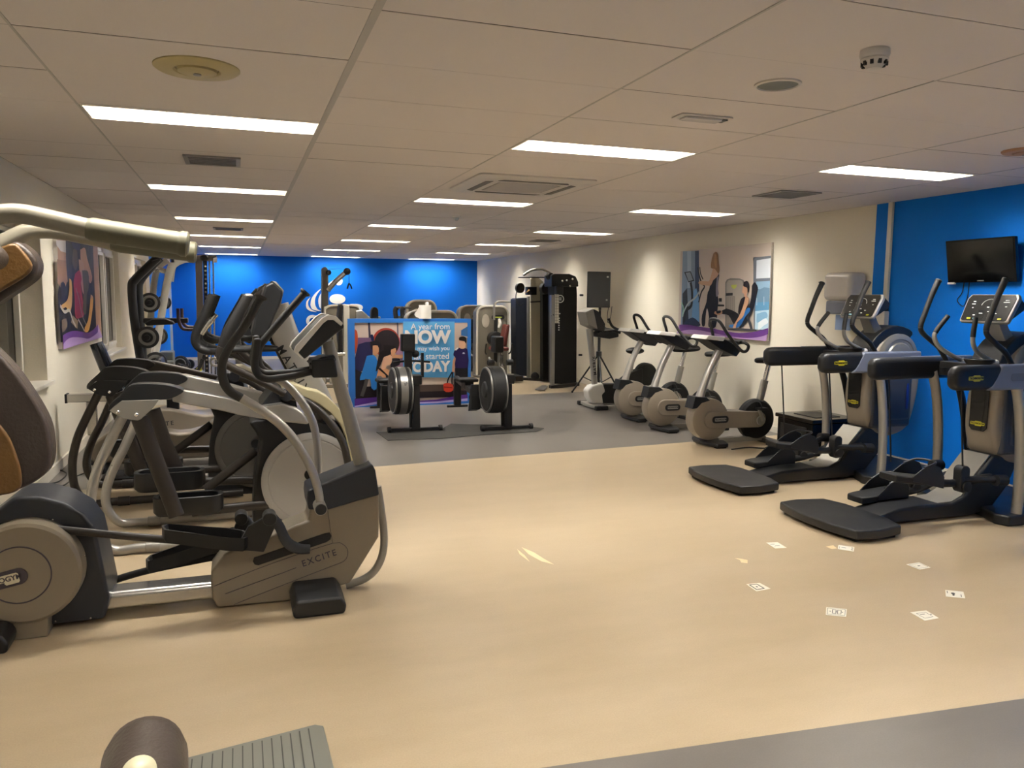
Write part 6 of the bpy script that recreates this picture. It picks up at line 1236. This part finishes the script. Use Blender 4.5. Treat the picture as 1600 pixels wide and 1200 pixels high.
for z in (.55, 1.25, 1.6):
    b = B(); b.cyl((5.64, 12.75, z), (5.7, 12.75, z), .018); t.part('plate_peg', b, M_BLK)

# ------------------------------------------------------------------ stack machines with rounded taupe shrouds
M_SHR = mat('olive_taupe_shroud', '#6d685c', rough=.45); M_RIM = mat('pale_rim', '#bdb8ab', rough=.35); M_RED = mat('dark_red_vinyl', '#5a2018', rough=.45); M_LIME = mat('lime_print', '#9aa83a', rough=.5)
def stack_machine(label, x0, x1, y, zt, kind):
    t = Thing('weight_machine', label, 'weight machine', ((x0+x1)/2, y, 0), 0, 'taupe weight stack machines')
    xc = (x0+x1)/2; w_ = x1-x0
    out = [(x0, .05)]+[(x0+.16-.16*math.cos(RAD(a)), zt-.16+.16*math.sin(RAD(a))) for a in range(0, 91, 15)]+[(x1-.16+.16*math.sin(RAD(a)), zt-.16+.16*math.cos(RAD(a))) for a in range(0, 91, 15)]+[(x1, .05)]
    b = B(); b.prism([(x, y, z) for x, z in out], (0, .3, 0)); sh = t.part('shroud', b, M_SHR, bev=.02, seg=3)
    b = B(); b.tube([(x, y-.005, z) for x, z in out], .022, n=8, smooth=0); t.part('rim', b, M_RIM, parent=sh)
    b = B(); b.prism([(xc+.1*w_/.6+a, y-.002, zt-.21+d) for a, d in rrect(.26, .09, .044)], (0, -.006, 0)); nb = t.part('name_plate', b, M_RUB, parent=sh)
    b = B(); b.prism([(xc+.1*w_/.6+a, y-.0085, zt-.21+d) for a, d in rrect(.15, .025, .012)], (0, -.003, 0)); t.part('badge', b, M_LIME, parent=sh)
    b = B(); b.prism([(x0+.17+.075*math.cos(k*PI/12), y-.002, zt-.28+.13*math.sin(k*PI/12)) for k in range(24)], (0, -.004, 0)); t.part('guide_plate', b, mat('guide_plate', '#a79f90', rough=.5), parent=sh)
    b = B(); b.prism([(xc+.06+a, y-.002, zt*.52+d) for a, d in rrect(.07, zt*.62, .03)], (0, -.004, 0)); t.part('slot', b, M_RUB, parent=sh)
    b = B(); b.box((x0+.03, y-.1, 0), (x1-.03, y+.35, .05)); b.box((xc-.05, y-.95, 0), (xc+.05, y-.1, .06)); b.box((xc-.3, y-1.0, 0), (xc+(.06 if kind == 'red' else .3), y-.92, .05)); t.part('base_frame', b, M_SILV2, bev=.01)
    pad_m = M_RED if kind == 'red' else M_RUB
    b = B(); b.box((xc-.21, y-.72, .46), (xc+.21, y-.3, .54)) if kind != 'red' else b.box((xc-.2, y-.72, .56), (xc+.1, y-.35, .63)); t.part('seat', b, pad_m, bev=.03, seg=3)
    b = B(); b.box((xc-.04, y-.55, .05), (xc+.04, y-.45, .47)); t.part('seat_post', b, M_STEEL, bev=.004)
    b = B()
    if kind == 'red': b.prism([(xc-.02, y-.7, .64), (xc+.06, y-.7, .64), (xc+.12, y-.7, 1.05), (xc+.06, y-.7, 1.05)], (0, .3, 0))
    else: b.box((xc-.17, y-.3, .6), (xc+.17, y-.21, 1.1))
    t.part('backrest', b, pad_m, bev=.03, seg=3)
    b = B(); b.cyl((xc+.0, y-.25, zt*.55), (xc+.0, y-.06, zt*.55), .14); t.part('cam_wheel', b, M_RUB, bev=.01)
    b = B(); b.tube([(xc+.0, y-.2, zt*.55), (xc+.06, y-.3, .5), (xc+.02, y-.6, .25)], .025); t.part('movement_arm', b, M_STEEL)
    for s_ in (-1, 1):
        b = B(); b.cyl((xc+s_*.12-(.12 if kind == 'red' else 0), y-.85, .36), (xc-(.12 if kind == 'red' else 0)+s_*.24, y-.85, .36), .055); t.part('roller', b, M_RUB, bev=.008)
    b = B(); b.tube([(xc-.22, y-.85, .36), (xc-.26, y-.7, .4), (xc-.22, y-.5, .42)], .02); t.part('roller_arm', b, M_SILV2)
    for s_ in (-1, 1):
        b = B(); g_ = .1 if kind == 'red' else 0; b.tube([(xc-g_+s_*.22, y-.62, .5), (xc-g_+s_*.25, y-.66, .55), (xc-g_+s_*.25, y-.72, .7)], .014); t.part('hand_grip', b, M_GRIP)
    return t
stack_machine('taupe weight machine whose rounded top shows furthest back above the banner, behind the paper roll', 3.04, 3.6, 15.0, 1.47, 'b')
stack_machine('taupe weight machine with pale rounded rim directly behind the top of the banner', 2.66, 3.54, 13.2, 1.3, 'b')
stack_machine('taupe weight machine with black padded seat just right of the banner', 4.33, 4.95, 15.95, 1.36, 'b')
tm = stack_machine('taupe weight machine with dark red seat beside the black cable station', 4.30, 4.93, 14.55, 1.375, 'red')
b = B(); b.tube([(4.594,14.4,1.116),(4.592,14.4,1.36),(4.63,14.4,1.445),(4.719,14.4,1.47),(4.926,14.4,1.465)], .022, n=10); tm.part('overhead_bar', b, M_SILV2)
b = B(); b.tube([(4.696,14.4,1.141),(4.71,14.4,1.055),(4.685,14.4,0.97)], [.02, .035, .02], n=8); tm.part('pulley_handle', b, M_WHITE)
b = B(); b.box((4.32, 13.5, .55), (4.5, 13.75, .85)); tm.part('thigh_roller', b, M_RUB, bev=.03)
# dark pads seen above the banner
t = Thing('multi_gym', 'pulley tower machine with slanted steel arm and hanging handle in front of the wall logo', 'weight machine', (1.6, 15, 0))
def pt(nm, P, y, d, m, bev=.006, lab=None, sm=0, parent=None):
    b = B(); b.prism(setY(P, y), (0, d, 0), smooth=sm); return t.part(nm, b, m, bev=bev, label=lab, parent=parent)
M_POST = mat('grey_post', '#5f5c57', rough=.35, metal=.4)
pt('tower_post', [(1.441,15,2.023),(1.466,15,2.062),(1.512,15,2.074),(1.55,15,2.041),(1.561,15,1.963),(1.531,15,0.033),(1.408,15,0.036)], 14.9, .15, M_POST, bev=.01)
b = B(); b.tube([(1.538,14.9,1.642),(1.698,14.9,1.823),(1.886,14.9,1.99)], .045, n=10, smooth=0); t.part('boom', b, M_STEEL)
for P, r_ in (([(1.894,14.9,1.995)][0], .065), ([(1.559,14.9,1.968)][0], .05)):
    b = B(); b.lathe([(r_*.5, -.02), (r_, 0), (r_, .04), (r_*.5, .06)], P, (0, -1, 0), n=24); t.part('pulley', b, M_RUB)
b = B(); b.tube([(1.55,14.85,2.029),(1.834,14.85,2.042)], .004, n=5); b.tube([(1.928,14.85,1.966),(1.925,14.85,1.873),(1.925,14.85,1.779)], .005, n=5); t.part('cable', b, M_BLK)
b = B(); b.tube([(1.891,14.85,1.677),(1.908,14.85,1.74),(1.925,14.85,1.771),(1.954,14.85,1.74),(1.972,14.85,1.678)], .014, n=8); t.part('handle', b, M_RUB)
sh = pt('shroud', [(1.432,14.7,0.096),(1.451,14.7,1.247),(1.47,14.7,1.317),(1.524,14.7,1.359),(1.608,14.7,1.372),(2.007,14.7,1.371),(2.069,14.7,1.327),(2.084,14.7,1.265),(2.07,14.7,0.081)], 14.6, .25, M_SHR, bev=.02)
b = B(); b.tube(setY([(1.434,14.7,0.253),(1.451,14.7,1.247),(1.473,14.7,1.322),(1.531,14.7,1.362),(1.638,14.7,1.372),(1.976,14.7,1.371),(2.053,14.7,1.335)], 14.59), .02, n=8); t.part('rim', b, M_RIM, parent=sh)
pt('upright', [(1.723,14.2,1.386),(1.745,14.2,1.409),(1.82,14.2,1.387),(1.837,14.2,1.349),(1.819,14.2,-0.018),(1.719,14.2,-0.015)], 14.15, .12, M_RIM, bev=.02)
pt('back_pad', [(1.642,14.1,1.394),(1.689,14.1,1.415),(1.718,14.1,1.38),(1.701,14.1,1.201),(1.68,14.1,0.752),(1.648,14.1,0.602),(1.621,14.1,0.753),(1.613,14.1,1.201)], 14.0, .25, M_RUB, bev=.02)
pt('side_pad', [(1.967,14.3,1.288),(2.073,14.3,1.303),(2.224,14.3,1.166),(2.223,14.3,1.105),(1.964,14.3,1.105)], 14.3, .1, M_STEEL, bev=.02)
pt('front_post', [(1.573,13.6,0.983),(1.637,13.6,0.997),(1.646,13.6,0.577),(1.567,13.6,0.578)], 13.6, .1, M_RUB, bev=.01)
b = B(); b.tube([(1.542,13.5,0.571),(1.662,13.5,0.569)], .03); t.part('bar', b, M_STEEL)
for q in [(1.339,13.7,0.048),(1.456,13.7,0.045)]:
    b = B(); b.tube([(q[0], 13.7, .03), (q[0], 13.7, .95)], .035); t.part('frame_leg', b, M_STEEL)
b = B(); b.box((1.2, 13.5, 0), (2.0, 13.62, .06)); b.box((1.2, 14.4, 0), (2.2, 14.52, .06)); b.box((1.55, 13.5, 0), (1.65, 14.9, .06)); t.part('base', b, M_SILV2, bev=.01)
for lab, P in (('black oval head pad rising above the banner beside the pulley tower machine', '755,640 775,605 800,600 825,615 835,650 828,720 815,760 755,760'), ):
    A = [(2.437,15.5,1.267),(2.47,15.5,1.325),(2.512,15.5,1.333),(2.553,15.5,1.309),(2.57,15.5,1.251),(2.556,15.5,1.067),(2.435,15.5,1.068)]
    t = Thing('padded_bench', 'machine with black oval head pad showing above the banner, left of the paper roll', 'weight machine', (A[0][0]+.1, 15.5, 0))
    b = B(); b.prism(setY(A, 15.5), (0, .2, 0), smooth=3); t.part('head_pad', b, M_RUB, bev=.02)
    b = B(); b.box((A[0][0]+.1, 15.55, .1), (A[0][0]+.18, 15.65, 1.15)); t.part('post', b, M_SILV2, bev=.005)
    b = B(); b.box((A[0][0]-.1, 15.5, .4), (A[0][0]+.3, 16.0, .48)); t.part('seat', b, M_RUB, bev=.02)
    b = B(); b.box((A[0][0]-.1, 15.4, 0), (A[0][0]+.3, 16.1, .06)); t.part('base', b, M_SILV2, bev=.01)
A = [(2.736,14.6,1.143),(2.729,14.6,1.285),(2.753,14.6,1.34),(2.905,14.6,1.341),(2.905,14.6,1.285),(2.872,14.6,1.159)]
t = Thing('pec_machine', 'machine with two black upright arm pads showing above the banner by the paper roll', 'weight machine', (2.95, 14.8, 0))
for k, dx in enumerate((0, .13)):
    b = B(); b.tube([(A[2][0]+dx, 14.6, A[1][2]-.2), (A[2][0]+dx-.02, 14.6, A[1][2]), (A[2][0]+dx+.01, 14.6, A[2][2])], .045, n=10, sx=.7); t.part('arm_pad', b, M_RUB)
b = B(); b.tube([(A[2][0], 14.62, A[2][2]), (A[2][0]+.28, 14.62, A[2][2])], .02); b.box((A[2][0]+.02, 14.6, .06), (A[2][0]+.08, 14.66, A[1][2]-.1)); t.part('frame', b, M_POST)
b = B(); b.box((A[2][0]-.1, 14.35, 0), (A[2][0]+.3, 14.9, .06)); t.part('base', b, M_POST, bev=.01)

# ------------------------------------------------------------------ plate loaded machines at the far left
M_PLATE = mat('weight_plate_rubber', '#17181a', rough=.5); M_PRING = mat('weight_plate_grey', '#7c7a76', rough=.4, metal=.3)
def plate_(t, c, r, ax=(0, -1, 0)):
    b = B(); b.lathe([(.03, 0), (r*.4, .0), (r*.45, -.008), (r*.85, -.008), (r, .0), (r, .03), (.03, .03)], c, Vector(ax)*-1, n=36); p = t.part('weight_plate', b, M_PLATE)
    b = B(); c2 = Vector(c)+Vector(ax)*.006; b.ring(c2, r*.62, r*.15, ax=ax, n=36, sx=.25); t.part('plate_ring', b, M_PRING, parent=p)
    b = B(); b.lathe([(.035, 0), (.03, .05), (.001, .055)], Vector(c)+Vector(ax)*.002, ax, n=16); t.part('peg_end', b, M_RUB, parent=p)
# black knee raise and plate station
t = Thing('knee_raise_station', 'black steel knee raise station with arm pads and two upright hand grips', 'weight machine', (-1.0, 10.5, 0))
b = B(); b.tube([(-0.913,10.5,1.99),(-1.037,10.5,1.865),(-1.176,10.5,1.718),(-1.215,10.5,1.618),(-1.202,10.5,1.235),(-1.156,10.5,0.77),(-1.118,10.5,0.472),(-1.094,10.5,-0.018)], .05, n=14, sx=1, sy=1.1); t.part('main_post', b, M_BLK)
b = B(); b.tube([(-0.911,10.9,1.992),(-1.018,10.9,1.879),(-1.141,10.9,1.726),(-1.176,10.9,1.582),(-1.166,10.9,1.063),(-1.147,10.9,0.415)], .04, n=12); t.part('second_post', b, M_CHAR)
b = B(); b.tube([(-0.982,10.4,1.954),(-0.883,10.4,1.987),(-0.798,10.4,1.996),(-0.749,10.4,1.975),(-0.744,10.4,1.929)], .018, n=8); t.part('pull_up_bar', b, M_BLK)
b = B(); b.prism(setY([(-1.076,10.5,1.204),(-0.989,10.5,1.251),(-0.846,10.5,1.259),(-0.761,10.5,1.227),(-0.741,10.5,1.188),(-1.049,10.5,1.173)], 10.3), (0, .35, 0)); t.part('arm_pad', b, M_RUB, bev=.015)
b = B(); b.box((-1.1, 10.42, 1.2), (-.6, 10.55, 1.26)); t.part('pad_frame', b, M_BLK, bev=.008)
for y, P in ((10.3, [(-0.699,10.3,1.379),(-0.696,10.3,1.241),(-0.664,10.3,1.149),(-0.608,10.3,1.126),(-0.493,10.3,1.125)]), (10.65, [(-0.679,10.65,1.374),(-0.676,10.65,1.231),(-0.649,10.65,1.167),(-0.598,10.65,1.143),(-0.493,10.65,1.143)])):
    b = B(); b.tube(P, .02, n=10); t.part('hand_grip', b, mat('worn_dark_grip', '#3a2520', rough=.5))
b = B(); b.box((-1.35, 10.1, 0), (-.7, 10.2, .06)); b.box((-1.35, 10.85, 0), (-.7, 10.95, .06)); b.box((-1.1, 10.1, 0), (-1.0, 10.95, .06)); b.tube([(-1.05, 10.5, .05), [(-1.092,10.5,0.021)][0]], .045, smooth=0); t.part('base', b, M_BLK, bev=.008)
for p in [(-1.047,10.35,1.034)]: plate_(t, (p[0], 10.3, p[2]), .13)
# white plate loaded press behind it
t = Thing('plate_rack_machine', 'pale grey slanted plate loaded machine with round weight plates on both sides', 'weight machine', (-1.1, 12.3, 0))
b = B(); b.tube([(-0.609,12,2.047),(-0.734,12,2.026),(-0.843,12,1.962),(-0.904,12,1.855),(-0.991,12,1.456),(-1.104,12,0.834),(-1.213,12,0.299),(-1.276,12,-0.06)], .05, n=14); t.part('slanted_post', b, M_WHITE)
b = B(); b.tube([(-0.953,12.4,2.037),(-1.057,12.4,1.953),(-1.121,12.4,1.816),(-1.176,12.4,1.452),(-1.25,12.4,0.812),(-1.304,12.4,0.258)], .045, n=12); t.part('slanted_post', b, M_SILV)
b = B(); b.tube([(-1.082,12.1,1.898),(-0.936,12.1,1.857)], .035, n=12); b.ell([(-1.081,12,1.895)][0], .05, .04, .05, 10); t.part('cross_peg', b, M_STEEL)
for P, yy, r_ in (([(-1.162,11.9,1.43)], 11.9, .135), ([(-1.034,12.5,1.425)], 12.5, .1), ([(-1.128,12.5,0.944)], 12.5, .13), ([(-1.119,11.9,0.601)], 11.9, .15)):
    plate_(t, (P[0][0], yy, P[0][2]), r_)
b = B(); b.box((-1.5, 11.95, 0), (-.8, 12.05, .08)); b.box((-1.5, 12.5, 0), (-.8, 12.6, .08)); b.box((-1.35, 11.95, 0), (-1.25, 12.6, .08)); t.part('base', b, M_WHITE, bev=.01)
b = B(); b.tube([(-1.3, 12.0, .08), [(-1.276,12,-0.06)][0]], .05, smooth=0); b.tube([(-1.3, 12.4, .08), [(-1.304,12.4,0.258)][0]], .045, smooth=0); t.part('lower_post', b, M_SILV)
# tall cable crossover
t = Thing('cable_crossover', 'tall grey cable tower with numbered holes and chrome rods near the far blue wall', 'weight machine', (-.5, 13, 0))
b = B(); b.prism(setY([(-0.614,13,2.108),(-0.514,13,2.111),(-0.546,13,-0.075),(-0.638,13,-0.072)], 13.0), (0, .12, 0)); t.part('column', b, mat('grey_brown_column', '#6f6862', rough=.4, metal=.2), bev=.01)
b = B(); b.prism(setY([(-0.506,13,2.092),(-0.451,13,2.093),(-0.481,13,-0.078),(-0.536,13,-0.076)], 13.02), (0, .08, 0)); hc = t.part('selector_rail', b, M_BLK, bev=.004)
b = B()
for i in range(26):
    z = .35+i*.065; x = -.36-.0*i; q = [(-0.47,13,2.093),(-0.509,13,-0.077)]; x = q[0][0]+(q[1][0]-q[0][0])*(q[0][2]-z)/(q[0][2]-q[1][2]); b.cyl((x, 13.02, z), (x, 13.0, z), .016, n=8)
t.part('peg_holes', b, M_STEEL, parent=hc, kind='stuff')
for P in ([(-0.419,13.1,2.059),(-0.447,13.1,-0.091)], [(-0.364,13.1,2.061),(-0.391,13.1,-0.093)]):
    b = B(); b.tube(P, .013, n=10); t.part('guide_rod', b, M_CHROME)
b = B(); b.box((-.36, 12.98, .3), (-.2, 13.16, .75)); t.part('weight_stack', b, M_RUB, bev=.004)
b = B(); b.prism(setY([(-0.658,13,2.136),(-0.313,13,2.145),(-0.315,13,2.058),(-0.661,13,2.059)], 12.98), (0, .16, 0)); t.part('top_beam', b, M_POST, bev=.01)
b = B(); b.tube([(-0.606,13,2.07),(-0.75,13,2.067),(-0.859,13,2.026),(-0.915,13,1.929),(-0.949,13,1.737)], .022, n=10); t.part('curved_bar', b, M_WHITE)
b = B(); b.ell([(-0.486,12.95,2.1)][0], .06, .06, .05, 10); t.part('pulley', b, M_RUB)
b = B(); b.prism(setY([(-0.357,12.9,2.101),(-0.302,12.9,2.112),(-0.304,12.9,2.035),(-0.359,12.9,2.034)], 12.9), (0, .1, 0)); t.part('cap', b, M_WHITE, bev=.008)
b = B(); b.tube([(-0.292,12.9,0.574),(-0.403,12.9,0.576),(-0.441,12.9,0.527),(-0.406,12.9,0.468),(-0.295,12.9,0.465)], .02, n=10); t.part('chrome_handle', b, M_SILV)
b = B(); b.box((-.75, 12.9, 0), (-.15, 13.3, .06)); t.part('base', b, M_SILV2, bev=.01)
# stepped bench and dumbbells by the far wall
t = Thing('step_bench', 'low grey green stepped bench on the floor by the far left corner', 'bench', (-1.0, 16.6, 0))
A = [(-1.488,16.5,0.455),(-1.239,16.5,0.452),(-1.198,16.5,0.303),(-1.207,16.5,0.042),(-1.503,16.5,0.048)]
b = B(); b.box((A[0][0], 16.5, .02), (A[1][0], 17.0, .44)); t.part('upper_block', b, mat('grey_green_vinyl', '#67675a', rough=.5), bev=.02)
b = B(); b.box((A[0][0], 16.3, .0), (A[1][0]+.02, 16.5, .28)); t.part('lower_block', b, MATS['grey_green_vinyl'], bev=.03)
k = 0
for px, py, yy, lab in ((280, 568, 17.2, 'round dumbbell nearest the stepped bench'), (284, 571, 16.0, 'second dumbbell lying beside the stepped bench'), (290, 563, 17.6, 'dumbbell with chrome handle furthest from the bench'), (296, 560, 18.0, 'small dumbbell against the far blue wall')):
    x = {280: [(-1.167,17,0.174)][0][0], 284: [(-1.012,16,0.169)][0][0], 290: [(-1.084,17.6,0.19)][0][0], 296: [(-1.032,18,0.198)][0][0]}[px]
    r_ = (.15, .12, .1, .08)[k]
    if k == 0:
        t = Thing('dumbbell', lab, 'dumbbell', (x, yy, 0), 0, 'dumbbells by the far wall'); d0 = t.root
        for s_ in (0, 1):
            b = B(); b.lathe([(.02, 0), (r_, .005), (r_, .05), (.02, .06)], (x, yy+s_*.2, r_), (0, 1, 0), n=30); pl = t.part('weight', b, M_PLATE)
            b = B(); b.ring((x, yy+s_*.2-.002+(.06 if s_ else 0), r_), r_*.7, .012, n=30, m=6); t.part('ring', b, M_PRING, parent=pl)
        b = B(); b.cyl((x, yy+.05, r_), (x, yy+.21, r_), .018); t.part('handle', b, M_CHROME)
    else:
        d = dup(d0, (x, yy, 0), RAD((0, 20, -30, 50)[k]), lab); d.scale = (r_/.15,)*3
    k += 1
# dark console post of the third machine
t = Thing('stepper', 'stair stepper with glossy blue black post leaning toward the left wall beside the poster', 'exercise machine', (-1.1, 7.2, 0))
P = [(-1.109,7.15,1.149),(-1.068,7.15,1.024),(-1.021,7.15,0.892),(-0.966,7.15,0.747),(-0.907,7.15,0.543)]
b = B(); b.tube(P, [.05, .055, .06, .06], n=14, sx=.7); t.part('post', b, mat('gloss_navy', '#1b2130', rough=.12, coat=.5))
b = B(); b.tube([P[-1], (-.8, 7.15, .3), (-.78, 7.15, .05)], .05); b.box((-1.1, 6.98, 0), (-.6, 7.32, .06)); t.part('base', b, M_RUB, bev=.008)
